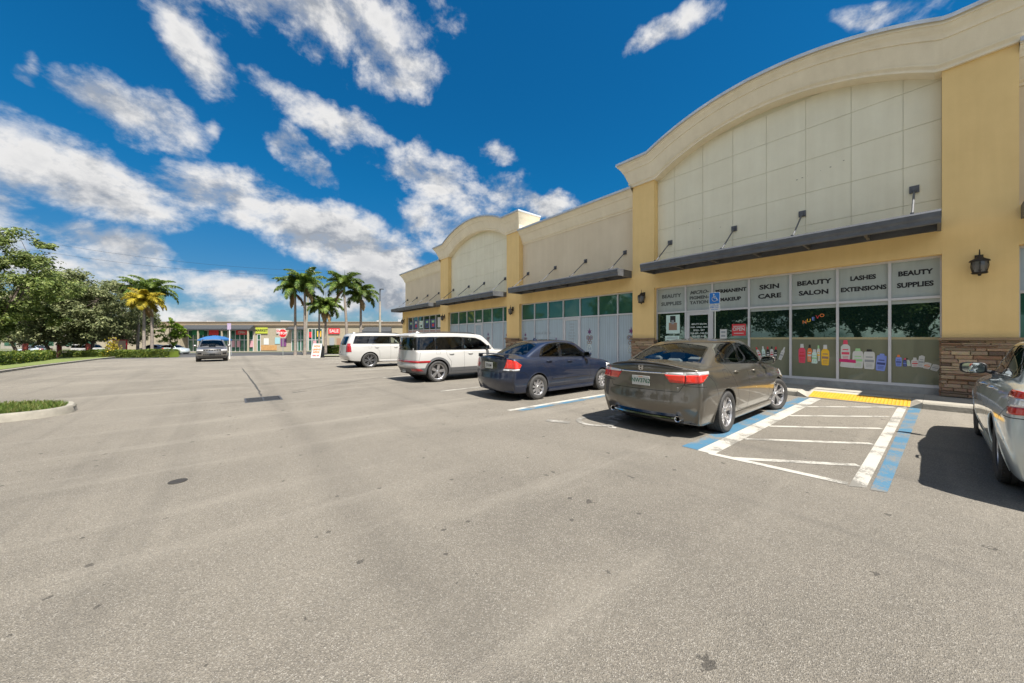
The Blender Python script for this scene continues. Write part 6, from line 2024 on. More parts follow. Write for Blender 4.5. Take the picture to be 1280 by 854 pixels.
def frond(w, base, az, el, ln, rr, droop=1.1, lw=.55, mi=0, n=26):
    pts = []; p = Vector(base); e = el
    d = Vector((math.cos(az), math.sin(az), 0))
    for i in range(n + 1):
        pts.append(p.copy())
        e = el - droop*(i/n)**1.4*1.9
        p += (d*math.cos(e) + Vector((0, 0, math.sin(e))))*ln/n
    w.tube([tuple(q_) for q_ in pts[::3]], [.028 - .022*i/len(pts[::3]) for i in range(len(pts[::3]))], 4, mi=mi, cap=False)
    side = Vector((-math.sin(az), math.cos(az), 0))
    for i in range(3, n + 1):
        t = i/n
        tg = (pts[i] - pts[i-1]).normalized()
        L_ = lw*(math.sin(math.pi*min(1, t*.86 + .12))**.6)*(1.1 - .35*t)
        for s in (1, -1):
            for q_ in range(4):
                up = tg.cross(side*s).normalized()*s
                if up.z < 0: up = -up
                tilt = rr.uniform(-.7, .45)
                dr = (side*s*math.cos(tilt) + up*math.sin(tilt) + tg*.55).normalized()
                b0 = pts[i-1].lerp(pts[i], rr.random())
                tip = b0 + dr*L_*rr.uniform(.75, 1.1) + Vector((0, 0, -L_*.42))
                mid = b0 + dr*L_*.55 + Vector((0, 0, -.04))
                wv = tg*.036
                w.add([b0 - wv, mid - wv*1.2, tip, mid + wv*1.2, b0 + wv], [(0,1,2,3,4)], mi)

def make_palm(label, seed, H, n, ln, mats_, nf_yellow=0, spear=True, dry=1, lean=0., group=None):
    rr = random.Random(seed)
    root = empty('palm_tree'); tag(root, label, 'palm tree', group)
    tr = MB()
    ts = [0, .03, .1, .3, .6, .85, 1.]
    rs = [.24, .19, .16, .15, .135, .12, .10]
    ht = H - 1.0
    tr.tube([(lean*t*t, 0, -.3 + (ht + .3)*t) for t in ts], rs, 10)
    for k in range(int(ht/.22)):
        z = .2 + .22*k; t = z/ht
        tr.lathe([(interp(ts, rs, t) + .006, z - .012), (interp(ts, rs, t) + .010, z), (interp(ts, rs, t) + .006, z + .012)], c=(lean*t*t, 0, 0), n=10)
    tr.build('trunk', [M['palm_bark']], root, smooth=50)
    cs = MB(); cs.tube([(lean, 0, ht - .05), (lean, 0, ht + .4), (lean, 0, H + .05)], [.115, .14, .06], 10)
    cs.build('crownshaft', [M['crownshaft'] if mats_[0] != 'palm_yellow' else M['palm_dry']], root, smooth=50)
    fw = MB()
    for i in range(n):
        az = 2.4*i + rr.uniform(-.25, .25)
        t = i/(n - 1)
        el = lerp(1.35, .15, t) + rr.uniform(-.1, .1)
        frond(fw, (lean, 0, H - .1), az, el, ln*rr.uniform(.88, 1.08), rr, droop=lerp(.85, 1.15, t) + rr.uniform(-.1, .1), mi=0, lw=.62)
    for i in range(dry):
        frond(fw, (lean, 0, H - .5), rr.uniform(0, 6.28), -.7, ln*.7, rr, droop=.5, mi=1, lw=.4)
    if spear: fw.tube([(lean, 0, H - .1), (lean + .06, 0, H + .9), (lean + .1, .05, H + 1.7)], [.04, .03, .006], 5)
    fw.build('fronds', [M[m_] for m_ in mats_], root, recalc=False)
    return root
def pput(o, u, D, rz=0.):
    x, y = at(u, D); put(o, x, y, rz)
pal = make_palm('tallest green palm with pointed spear leaf, second palm right of the stop sign', 3, 8.3, 17, 3.0, ['palm_leaf', 'palm_dry'])
pput(pal, 381, 40, .4)
p2 = make_palm('dark trunked palm with a dry hanging frond, just right of the stop sign', 8, 7.7, 16, 2.9, ['palm_leaf', 'palm_dry'], dry=2, spear=False); pput(p2, 369, 40, 2.)
p3 = make_palm('shorter palm in the middle of the row, behind the sandwich board', 9, 5.9, 16, 2.6, ['palm_leaf', 'palm_dry'], dry=2); pput(p3, 407, 42, 1.)
p3b = make_palm('small palm half hidden behind the tallest palm', 19, 6.7, 14, 2.5, ['palm_leaf', 'palm_dry'], spear=False); pput(p3b, 399, 50, 1.)
p4 = make_palm('tall palm with pointed spear leaf, behind the rear of the large white SUV', 14, 7.7, 15, 2.7, ['palm_leaf', 'palm_dry'], lean=-.35); pput(p4, 434, 38, .3)
p5 = make_palm('rightmost palm of the row, bushy, over the large white SUV', 17, 7.0, 17, 2.5, ['palm_leaf', 'palm_dry'], spear=False); pput(p5, 451, 40, 1.9)
p6 = make_palm('green palm behind the yellow palm, left of the road', 31, 8.1, 16, 3.2, ['palm_leaf', 'palm_dry'], spear=True); pput(p6, 190, 43, .6)
p8 = make_palm('slanting green palm left of the yellow palm, its crown highest of that pair', 35, 8.9, 14, 3.0, ['palm_leaf', 'palm_dry'], spear=False, lean=.3); pput(p8, 172, 46, .6)
p7 = make_palm('palm with yellow drooping fronds and pale trunk beside the hedge', 33, 6.4, 16, 2.3, ['palm_yellow', 'palm_dry'], spear=False, dry=2); pput(p7, 180, 39, 2.6)

def hedge(label, pts, wd, h, n, seed, mats_=('hedge_leaf',), cat='hedge'):
    rr = random.Random(seed); w = MB()
    segs = [(Vector(pts[i]), Vector(pts[i+1])) for i in range(len(pts) - 1)]
    tot = sum((b - a).length for a, b in segs)
    for a, b in segs:
        d = (b - a); nn = Vector((-d.y, d.x)).normalized()
        m_ = int(n*d.length/tot)
        for k in range(m_):
            t = rr.random(); p = a + d*t
            big = mnoise.noise(Vector((p.x*.8, p.y*.8, seed)))
            hh = h*(1 + .22*big)
            s = rr.choice((0, 0, 1, 1, 2))
            if s == 0: u, z = rr.uniform(-1, 1)*wd/2, hh
            elif s == 1: u, z = (wd/2)*(1 + .15*big)*rr.choice((1, -1)), rr.uniform(.02, 1)*hh
            else: u, z = rr.uniform(-1, 1)*wd/2, rr.uniform(.0, 1)*hh
            z += rr.gauss(0, .04); u += rr.gauss(0, .04)
            c = Vector((p.x + nn.x*u, p.y + nn.y*u, zg(p.y) + max(z, .01)))
            leaf_quad(w, c, Vector((rr.uniform(-1, 1), rr.uniform(-1, 1), rr.uniform(.2, 1.2))), .07, rr)
        q_ = nn*wd*.38
        w.add([(a.x - q_.x, a.y - q_.y, zg(a.y)), (b.x - q_.x, b.y - q_.y, zg(b.y)), (b.x + q_.x, b.y + q_.y, zg(b.y)), (a.x + q_.x, a.y + q_.y, zg(a.y)),
               (a.x - q_.x, a.y - q_.y, zg(a.y) + h*.85), (b.x - q_.x, b.y - q_.y, zg(b.y) + h*.85), (b.x + q_.x, b.y + q_.y, zg(b.y) + h*.85), (a.x + q_.x, a.y + q_.y, zg(a.y) + h*.85)],
              [(0,1,5,4), (1,2,6,5), (2,3,7,6), (3,0,4,7), (4,5,6,7)])
    o = w.build('hedge', [M[m_] for m_ in mats_], recalc=False); tag(o, label, cat); return o
hedge('clipped green hedge behind the kerb, under the tallest oak', [(-11.2, 30), (-11.6, 38), (-12.6, 46), (-14.4, 56)], 1.2, .80, 15000, 1)
hA, hB_ = at(82, 39.5), at(218, 37.6)
hedge('long low hedge with yellow green tips across the far end of the aisle', [hA, hB_], 1.1, .78, 12000, 2)
hC, hD = at(404, 45), at(430, 44)
hedge('short hedge behind the sandwich board and the palms', [hC, hD], 1.2, .95, 5000, 3)
x, y = at(143, 39.2)
fb = MB(); rr = random.Random(4)
for k in range(420):
    v = Vector((rr.gauss(0, .2), rr.gauss(0, .2), abs(rr.gauss(.45, .22)))); leaf_quad(fb, v, Vector((rr.uniform(-1, 1), rr.uniform(-1, 1), 1)), .07, rr)
for k in range(8): fb.tube([(0, 0, 0), (rr.uniform(-.1, .1), rr.uniform(-.1, .1), .3), (rr.uniform(-.25, .25), rr.uniform(-.25, .25), .6)], .01, 4, mi=1)
o = fb.build('bush', [M['palm_yellow'], M['bark']], recalc=False); o.location = (x, y - .8, zg(y)); o.scale = (1.5, 1.5, 2.2); tag(o, 'small yellow leafed bush poking above the long hedge', 'bush')

# kerbs and verges of the left side
kerb_loop([(-10.2, 60), (-9.9, 50), (-9.3, 40), (-8.95, 33), (-8.8, 28), (-8.9, 22), (-9.6, 18)], .18, .13)
w = MB()
vp = [(-9.2, 19), (-9.05, 28), (-9.2, 33), (-9.55, 40), (-10.1, 50), (-10.4, 60)]
for (x, y) in vp: w.v += [(x, y, zg(y) + .10), (-30, y, zg(y) + .10)]
for i in range(len(vp) - 1): w.f.append((2*i, 2*i+2, 2*i+3, 2*i+1)); w.m.append(0)
tag(w.build('verge', [M['grass']], recalc=False), kind='structure')
# twiggy bare shrub on the island
tw = MB(); rr = random.Random(12)
def twig(p, d, ln, r_, dep):
    q_ = p + d*ln; tw.tube([tuple(p), tuple((p + q_)/2 + Vector((rr.uniform(-.02, .02),)*3)), tuple(q_)], [r_, r_*.8, r_*.6], 4)
    if dep:
        for _ in range(3):
            nd = (d + Vector((rr.uniform(-.7, .7), rr.uniform(-.7, .7), rr.uniform(-.4, .35)))).normalized(); twig(q_, nd, ln*.72, r_*.6, dep - 1)
for k in range(4): twig(Vector((0, 0, 0)), Vector((rr.uniform(-.5, .8), rr.uniform(-.5, .5), .8)).normalized(), .22, .008, 3)
o = tw.build('twiggy_shrub', [M['bark']], recalc=False); o.location = (-4.15, 11.7, zg(11.7) + .1); tag(o, 'bare twiggy shrub on the grass island at the left edge', 'shrub')

# ---------------------------------------------------------------- across the road
def frame_sheet(name, a0, a1, D0, D1, dz, m, na=24, nd=8):
    w = MB()
    for j in range(nd + 1):
        D = lerp(D0, D1, j/nd)
        for i in range(na + 1):
            a = lerp(a0, a1, i/na)
            x, y = a*cF + D*sF, -a*sF + D*cF
            w.v.append((x, y, zg(y) + dz))
    for j in range(nd):
        for i in range(na):
            k = j*(na + 1) + i; w.f.append((k, k+1, k+na+2, k+na+1)); w.m.append(0)
    tag(w.build(name, [m], recalc=False), kind='structure')
frame_sheet('road', -120, 60, 50, 62, .02, M['asphalt_dark'])
frame_sheet('verge', -120, 60, 62.01, 65, .06, M['grass'])
frame_sheet('far_parking_lot', -120, 60, 65.01, 76, .03, M['asphalt'])
frame_sheet('verge', -26, 8, 46.2, 48.5, .05, M['grass'])

M['mall_wall'] = mat('mall_wall', (.38, .33, .24), .9, var=.15)
M['mall_beige'] = mat('mall_beige', (.40, .32, .22), .9, var=.15)
M['mall_brown'] = mat('mall_fascia', (.30, .23, .16), .9, var=.2)
M['mall_base'] = mat('mall_base', (.52, .30, .12), .9, var=.3)
M['roof_dark'] = mat('awning_canvas', (.045, .048, .052), .8, var=.3)
D_M = 75.; k_ = D_M/432.
def ml(u): return (u - 640)*k_
def mz(v): return 1.53 + (423 - v)*k_
def mall():
    root = empty('strip_mall', (D_M*sF, D_M*cF, 0), -th)
    tag(root, 'long low cream strip mall with dark awnings and shop signs across the road', 'building')
    zb = -1.45
    w = MB(); w.box(ml(120), ml(560), 0, 16, zb, mz(407)); w.box(ml(198), ml(234), -2.2, -.01, zb, mz(411)); w.build('wall', [M['mall_wall']], root)
    w = MB(); w.box(ml(120), ml(560), -.25, 15.9, mz(407) + .003, mz(403.2)); w.box(ml(120), ml(560), -.35, .2, mz(403.2) + .003, mz(402.2)); w.build('fascia', [M['mall_brown'], M['mall_beige']], root)
    w = MB(); w.box(ml(120), ml(560), -.08, -.003, mz(409), mz(406.9)); w.build('fascia_band', [M['mall_beige']], root)
    for u, s in ((243, .5), (311, .5), (339, .6), (345, .5), (464, .6), (492, .9)):
        w = MB(); w.box(ml(u), ml(u) + 1.6*s, 3, 4.2, mz(402.1), mz(402.1) + .7*s); w.build('roof_unit', [M['coping']], root)
    def aw(u0, u1, v0, v1, dep=2.):
        w = MB()
        w.add([(ml(u0), -.3, mz(v0)), (ml(u1), -.3, mz(v0)), (ml(u1) + .3, -dep, mz(v1)), (ml(u0) - .3, -dep, mz(v1)), (ml(u0) - .3, -dep, mz(v1) - .25), (ml(u1) + .3, -dep, mz(v1) - .25), (ml(u0), -.01, mz(v1) - .25), (ml(u1), -.01, mz(v1) - .25)],
              [(0,1,2,3), (3,2,5,4), (0,3,4,6), (1,7,5,2)])
        w.build('awning', [M['roof_dark']], root, recalc=False)
    aw(234, 286, 406.5, 411.5); aw(288, 319, 406.5, 411.5); aw(363, 383, 408.5, 411.2, 1.2); aw(457, 490, 409, 414.5, 1.6)
    for u in (234, 257, 286, 318): w = MB(); w.box(ml(u) - .12, ml(u) + .12, -1.9, -1.66, zb, mz(412)); w.build('column', [M['mall_wall']], root)
    def shop(u0, u1, vt, n, tall=None):
        w = MB(); g = MB()
        g.box(ml(u0), ml(u1), -.06, -.02, zb, mz(vt))
        fo_z = mz(425)
        w.box(ml(u0), ml(u1), -.12, -.062, fo_z - .06, fo_z + .06); w.box(ml(u0), ml(u1), -.12, -.062, mz(vt) - .08, mz(vt))
        for i in range(n + 1):
            x = lerp(ml(u0), ml(u1), i/n); w.box(x - .05, x + .05, -.13, -.061, zb, mz(vt))
        f = w.build('shopfront', [M['frame']], root); g.build('pane', [M['green_glass']], f)
    shop(236, 285, 413, 8); shop(289, 317, 413, 5); shop(365, 384, 412, 5); shop(386, 403, 411, 4); shop(322, 326, 418, 1)
    def panel(u0, u1, v0, v1, m, y=-.10, name='wall_sign', txt=None, tm='d_red', ts=1., tb=.02):
        w = MB(); w.box(ml(u0), ml(u1), y - .06, y, mz(v1), mz(v0)); p = w.build(name, [M[m]], root)
        if txt: text('lettering', txt, ts, M[tm], ((ml(u0) + ml(u1))/2, y - .075, (mz(v0) + mz(v1))/2), (1, 0, 0), (0, 0, 1), p, bold=tb)
        return p
    panel(320, 335, 409.5, 417, 'd_green2', txt='MARKET', tm='d_black', ts=.72)
    panel(346, 358, 411, 417, 'd_white', txt='SHOP', tm='d_red', ts=.8)
    panel(411, 425, 410.5, 417.5, 'd_red', txt='SALE', tm='d_white', ts=.95)
    panel(330, 336, 423, 431, 'd_white', name='poster', y=-.01); panel(344, 350, 422, 430, 'd_teal2', name='poster', y=-.01); panel(351, 358, 423, 433, 'd_purple', name='poster', y=-.012)
    panel(412, 418, 422, 432, 'd_grey', name='poster', y=-.01); panel(421, 426, 423, 431, 'd_brown', name='poster', y=-.01)
    panel(326.5, 346, 431.5, 438, 'mall_base', name='base_panel', y=-.012)
    panel(241, 256, 412.5, 419, 'd_green3', y=-.14, name='window_graphic'); panel(262, 274, 412.5, 419, 'd_red', y=-.14, name='window_graphic')
    panel(296, 310, 413, 418.5, 'd_red', y=-.14, name='window_graphic', txt='OPEN', tm='d_white', ts=.6)
    panel(387, 390, 415, 422, 'd_red', y=-.14, name='window_graphic'); panel(397, 402, 414, 421, 'd_yellow', y=-.14, name='window_graphic')
    for u in (290, 297, 313, 392): panel(u, u + 4, 426, 434, 'd_pink2', y=-.14, name='poster')
cm('d_green2', (.45, .50, .06)); cm('d_green3', (.03, .22, .09)); cm('d_teal2', (.30, .50, .55)); cm('d_pink2', (.55, .30, .33))
mall()
# two low buildings on the far left, behind the trees
for i, (u, D, wd, h, lab) in enumerate([(60, 95, 26, 5., 'pale low building glimpsed under the oaks on the left'), (160, 88, 18, 4.6, 'beige low building behind the palms with the yellow palm')]):
    x, y = at(u, D); r_ = empty('low_building', (x, y, zg(y)), -th); tag(r_, lab, 'building')
    w = MB(); w.box(-wd/2, wd/2, 0, 10, -.5, h); w.build('wall', [M['mall_wall' if i else 'concrete']], r_)
    w = MB(); w.box(-wd/2 - .2, wd/2 + .2, -.2, 10.2, h + .003, h + .4); w.build('roof', [M['mall_brown']], r_)
    for k in range(5):
        w = MB(); w.box(-wd/2 + wd*(k + .2)/5, -wd/2 + wd*(k + .8)/5, -.05, -.003, .8, 2.6); w.build('window', [M['green_glass']], r_)

# blue pop-up canopy
x, y = at(269, 43.5)
cz = empty('pop_up_canopy', (x, y, zg(y)), -th + .2); tag(cz, 'blue pop-up canopy standing behind the oncoming grey SUV', 'canopy')
w = MB(); s = 1.22
top = [(0, 0, 2.52)]; b_ = [(-s, -s, 2.0), (s, -s, 2.0), (s, s, 2.0), (-s, s, 2.0)]; md_ = [(q_[0]*.55, q_[1]*.55, 2.36) for q_ in b_]
w.add(top + md_ + b_, [(0,1,2), (0,2,3), (0,3,4), (0,4,1), (1,5,6,2), (2,6,7,3), (3,7,8,4), (4,8,5,1)])
w.add(b_ + [(q_[0], q_[1], 1.84) for q_ in b_], [(0,4,5,1), (1,5,6,2), (2,6,7,3), (3,7,4,0)])
w.build('canopy_top', [mat('blue_canvas', (.02, .10, .26), .7)], cz, recalc=False)
for sx_ in (1, -1):
    for sy_ in (1, -1):
        w = MB(); w.tube([(sx_*(s - .03), sy_*(s - .03), 0), (sx_*(s - .03), sy_*(s - .03), 2.0)], .02, 6); w.build('leg', [M['coping']], cz)
# stop sign
x, y = at(353.5, 38)
ss = empty('stop_sign', (x, y, zg(y)), -th); tag(ss, 'red octagonal STOP sign on a thin post by the palms', 'road sign')
w = MB(); w.tube([(0, .03, 0), (0, .03, 3.1)], .035, 8); w.box(-.28, .28, .0, .06, -.0, .02); w.build('post', [M['d_grey2'] if 'd_grey2' in M else cm('d_grey2', (.25, .27, .25))], ss)
def octo(r_): return [(r_*math.cos(math.pi/8 + k*math.pi/4), 2.48 + r_*math.sin(math.pi/8 + k*math.pi/4)) for k in range(8)]
w = MB(); w.prism(octo(.50), -.012, .0, 'y', 0); w.prism(octo(.465), -.016, -.0125, 'y', 1)
pl = w.build('sign_plate', [M['d_white'], cm('sign_red', (.55, .012, .015))], ss)
text('lettering', 'STOP', .38, M['d_white'], (0, -.02, 2.47), (1, 0, 0), (0, 0, 1), pl, bold=.012, sx=.95)
# sandwich board and cone-like dark frame
x, y = at(397, 30.5)
sb = empty('sandwich_board', (x, y, zg(y)), -th - .15); tag(sb, 'white sandwich board with orange red lettering on the verge by the palms', 'sign')
w = MB(); w.add([(-.45, -.28, 0), (.45, -.28, 0), (.45, 0, 1.25), (-.45, 0, 1.25), (-.45, -.25, 0), (.45, -.25, 0), (.45, .03, 1.25), (-.45, .03, 1.25)], [(0,1,2,3), (4,7,6,5), (0,3,7,4), (1,5,6,2), (3,2,6,7)])
fp = w.build('front_panel', [M['d_white']], sb, recalc=True)
w = MB(); w.add([(-.45, .28, 0), (.45, .28, 0), (.45, .03, 1.25), (-.45, .03, 1.25), (-.45, .31, 0), (.45, .31, 0), (.45, .06, 1.25), (-.45, .06, 1.25)], [(0,1,2,3), (4,7,6,5), (0,3,7,4), (1,5,6,2), (3,2,6,7)])
w.build('rear_panel', [M['roof_dark']], sb)
for t_, z, s_, m_ in (('NOW', 1.02, .24, 'd_orange'), ('LEASING', .74, .20, 'd_orange'), ('OFFICE', .50, .20, 'd_orange'), ('CALL US', .22, .16, 'd_red')):
    text('lettering', t_, s_, M[m_], (0, -.30 + .28*z/1.25, z), (1, 0, 0), (0, .22, .98), fp, bold=.008)
frame_sheet('verge', (392-640)/432*33, (470-640)/432*33, 32.6, 34.2, .10, M['grass'], 6, 3)
frame_sheet('kerb', (388-640)/432*33, (470-640)/432*33, 32.2, 32.6, .12, M['kerbc'], 6, 2)
frame_sheet('pavement', (400-640)/432*36, (470-640)/432*36, 34.3, 37.8, .08, M['concrete'], 6, 2)
# white post, lamp post, utility pole with wires
x, y = at(287, 30)
o = empty('sign_post', (x, y, zg(y)), -th); tag(o, 'slim white post with a small mauve sign, beside the oncoming SUV', 'post')
w = MB(); w.tube([(0, 0, 0), (0, 0, 3.0)], .045, 8); w.build('post', [M['d_white']], o); w = MB(); w.box(-.16, .16, -.06, -.046, 2.55, 3.1); w.build('sign_plate', [cm('mauve', (.45, .36, .5))], o)
x, y = at(475, 36)
o = empty('lamp_post', (x, y, zg(y)), -th); tag(o, 'tall concrete lamp post with one flat dark lamp head, left of the shops', 'lamp post')
w = MB(); w.tube([(0, 0, 0), (0, 0, 5.6)], [.13, .10], 10); w.build('post', [M['concrete']], o, smooth=40)
w = MB(); w.tube([(0, 0, 5.601), (0, 0, 6.85)], .07, 8); w.build('mast', [M['awning']], o, smooth=40)
w = MB(); w.box(.0, .36, -.14, .14, 6.84, 6.93); w.build('lamp_head', [M['awning']], o, bevel=.01)
x, y = at(384, 52)
up = empty('utility_pole', (x, y, zg(y)), -th); tag(up, 'pale leaning utility pole carrying wires, behind the tallest palm', 'utility pole')
w = MB(); w.tube([(-.5, 0, 0), (.5, 0, 12.9)], [.22, .13], 8); w.box(-.2, 1.1, -.06, .06, 12.2, 12.35); w.build('pole', [M['concrete']], up)
for k, (z, zz) in enumerate([(12.4, 20.), (11.6, 18.6)]):
    w = MB(); pts = []
    a0 = Vector((x + .3, y, zg(y) + z)); xx, yy = at(-60, 44); a1 = Vector((xx, yy, zz - 4))
    for i in range(17):
        t = i/16; p = a0.lerp(a1, t); p.z -= 1.1*4*t*(1 - t); pts.append(tuple(p))
    w.tube(pts, .012, 4)
    o = w.build('wire', [M['ink']]); tag(o, ('upper' if k == 0 else 'lower') + ' of the two overhead wires crossing the sky above the trees on the left', 'wire', 'overhead wires')
# red bollards beyond the hedge
bo = MB(); bo.lathe([(.001, 1.15), (.08, 1.13), (.11, 1.06), (.11, 0.)], n=12)
bo0 = bo.build('bollard', [cm('faded_red', (.36, .06, .035))], smooth=40)
for k, (u, lab) in enumerate([(31.5, 'leftmost red bollard, beyond the hedge under the tallest oak'), (74, 'middle red bollard, beyond the hedge between two oaks'), (110, 'rightmost red bollard, in front of the trunk of the rounded oak')]):
    o = bo0 if k == 0 else bo0.copy()
    if k: col.objects.link(o)
    x, y = at(u, [36, 42, 42][k]); o.location = (x, y, zg(y)); o.scale = (1.9, 1.9, 1.45); tag(o, lab, 'bollard', 'red bollards beyond the hedge')
# red framed board beyond the hedge
x, y = at(150, 47)
o = empty('notice_board', (x, y, zg(y)), -th); tag(o, 'red framed notice board beyond the long hedge, left of the palms', 'sign')
w = MB(); w.box(-.95, -.83, -.05, .05, 0, 2.2); w.box(.83, .95, -.05, .05, 0, 2.2); w.box(-.83, .83, -.05, .05, 2.08, 2.2); w.build('frame', [M['sign_red']], o)
w = MB(); w.box(-.82, .82, -.03, .03, .9, 2.07); w.build('board', [cm('board_peach', (.6, .42, .3))], o)
# parked and passing cars beyond the hedge: the same sedans, farther off
def far_car(src, u, D, rz, label, pm=None):
    c = copy_tree(src); x, y = at(u, D); c.location = (x, y, zg(y) + .03); c.rotation_euler = (0, 0, rz); c['label'] = label
    return c
far_car(car_blue, 212, 54, -th + math.pi + .1, 'dark sedan on the road beyond the hedge, left of the oncoming SUV')
far_car(car_silver, 196, 54, -th + .05, 'silver sedan on the road beyond the hedge, under the yellow palm')
far_car(car_boxy, 95, 56, -th, 'white SUV passing on the road behind the rounded oak')
far_car(car_silver, 60, 60, -th + math.pi, 'silver sedan on the road, seen between the trunks on the left')

# accessible parking sign on its post at the kerb
o = empty('parking_sign', (11.86, 4.45, .14)); tag(o, 'blue and white accessible parking sign on a thin post in front of the shop door', 'parking sign')
w = MB(); w.tube([(0, 0, 0), (0, 0, 2.86)], .018, 8); w.build('post', [M['d_grey2']], o, smooth=40)
w = MB(); w.prism(round_poly([(-.16, 2.47), (.16, 2.47), (.16, 2.84), (-.16, 2.84)], .03, 3), -.034, -.030, 'x', 0)
w.prism(round_poly([(-.145, 2.485), (.145, 2.485), (.145, 2.825), (-.145, 2.825)], .025, 3), -.0365, -.0345, 'x', 1)
pl = w.build('sign_plate', [M['d_white'], cm('sign_blue', (.02, .17, .50))], o)
w = MB(); X = -.040
def q2(y0, z0, y1, z1, t): 
    p, q_ = Vector((X, -y0, z0)), Vector((X, -y1, z1)); d = (q_ - p).normalized(); n = Vector((0, -d.z, d.y))
    w.obox((p + q_)/2, (.0015, 0, 0), d*((q_ - p).length/2 + t*.4), n*t)
w.prism([(.02 + .020*math.cos(k*math.pi/6), 2.775 + .020*math.sin(k*math.pi/6)) for k in range(12)], X - .0015, X + .0015, 'x')
q2(-.02, 2.745, -.012, 2.66, .011); q2(-.012, 2.66, .05, 2.66, .010); q2(.05, 2.66, .085, 2.585, .010); q2(.085, 2.585, .112, 2.59, .008); q2(-.016, 2.71, .035, 2.71, .008)
ar_ = [math.radians(a) for a in range(115, 345, 18)]
for i in range(len(ar_) - 1): q2(.008 + .078*math.cos(ar_[i]), 2.635 + .078*math.sin(ar_[i]), .008 + .078*math.cos(ar_[i+1]), 2.635 + .078*math.sin(ar_[i+1]), .008)
w.build('wheelchair_symbol', [M['d_white']], pl)
w = MB(); w.prism(round_poly([(-.16, 2.24), (.16, 2.24), (.16, 2.45), (-.16, 2.45)], .02, 3), -.034, -.030, 'x', 0); p2_ = w.build('lower_plate', [M['d_white']], o)
for t_, z in (('PARKING BY', 2.41), ('PERMIT ONLY', 2.36), ('$250 FINE', 2.30)): text('lettering', t_, .042, M['sign_blue'], (-.0365, 0, z), (0, -1, 0), (0, 0, 1), p2_, bold=.001)
# ---------------------------------------------------------------- sky, clouds and sun
SUNV = Vector((.02, -.56, 1.0)).normalized()
sl = bpy.data.lights.new('sun', 'SUN'); sl.energy = SUN_E; sl.angle = R(.53); sl.color = (1., .955, .88)
so = bpy.data.objects.new('sun', sl); col.objects.link(so); so.rotation_euler = SUNV.to_track_quat('Z', 'Y').to_euler(); so.location = (0, -20, 40)
wd_ = bpy.data.worlds.new('World'); sc.world = wd_; wd_.use_nodes = True
nt = wd_.node_tree; bg = nt.nodes['Background']
sky = N(nt, 'ShaderNodeTexSky'); sky.sky_type = 'NISHITA'; sky.sun_disc = False
sky.sun_elevation = math.asin(SUNV.z); sky.sun_rotation = math.atan2(SUNV.x, SUNV.y)
sky.air_density = 1.; sky.dust_density = .2; sky.ozone_density = 3.
tc = N(nt, 'ShaderNodeTexCoord')
hs = N(nt, 'ShaderNodeHueSaturation'); hs.inputs['Saturation'].default_value = SKY_SAT; hs.inputs['Value'].default_value = SKY_VAL
L(nt, sky.outputs[0], hs.inputs['Color'])
tint = N(nt, 'ShaderNodeMix', data_type='RGBA', blend_type='MULTIPLY'); tint.inputs[0].default_value = 1; tint.inputs[7].default_value = (*SKY_TINT, 1)
gmn = N(nt, 'ShaderNodeGamma'); gmn.inputs[1].default_value = .85; L(nt, hs.outputs[0], gmn.inputs[0]); L(nt, gmn.outputs[0], tint.inputs[6]); HAZE_TINT = True
# azimuth / elevation of the direction
sx = N(nt, 'ShaderNodeSeparateXYZ'); L(nt, tc.outputs['Generated'], sx.inputs[0])
def mth(op, a, b=None, c=None):
    n = N(nt, 'ShaderNodeMath', operation=op)
    for i, v in enumerate((a, b, c)):
        if v is None: continue
        if isinstance(v, (int, float)): n.inputs[i].default_value = v
        else: L(nt, v, n.inputs[i])
    return n.outputs[0]
az = mth('ARCTAN2', sx.outputs[0], sx.outputs[1])
el = mth('ARCSINE', sx.outputs[2])
pv = N(nt, 'ShaderNodeCombineXYZ'); L(nt, az, pv.inputs[0]); L(nt, el, pv.inputs[1]); pv.inputs[2].default_value = 1.
PV = pv.outputs[0]
# warp so that the outlines of the banks are ragged
hz_ = N(nt, 'ShaderNodeMapRange', i_1=.0, i_2=.42); hz_.interpolation_type = 'SMOOTHSTEP'; L(nt, el, hz_.inputs['Value'])
tmx = N(nt, 'ShaderNodeMix', data_type='RGBA'); L(nt, hz_.outputs[0], tmx.inputs[0]); tmx.inputs[6].default_value = (.13, .19, .25, 1); tmx.inputs[7].default_value = (*SKY_TINT, 1)
L(nt, tmx.outputs[2], tint.inputs[7])
wn = N(nt, 'ShaderNodeTexNoise', i_Scale=5.5, i_Detail=4., i_Roughness=.6); L(nt, tc.outputs['Generated'], wn.inputs['Vector'])
ws = N(nt, 'ShaderNodeVectorMath', operation='SUBTRACT'); L(nt, wn.outputs['Color'], ws.inputs[0]); ws.inputs[1].default_value = (.5, .5, .5)
w2_ = N(nt, 'ShaderNodeVectorMath', operation='MULTIPLY'); L(nt, ws.outputs[0], w2_.inputs[0]); w2_.inputs[1].default_value = (.16, .12, 0)
wa = N(nt, 'ShaderNodeVectorMath', operation='ADD'); L(nt, PV, wa.inputs[0]); L(nt, w2_.outputs[0], wa.inputs[1])
PW = wa.outputs[0]
def azel(u, v):
    a = math.atan2(u - 640, 432) + th
    e = math.atan2(423 - v, math.hypot(432, u - 640))
    return Vector((a, e))
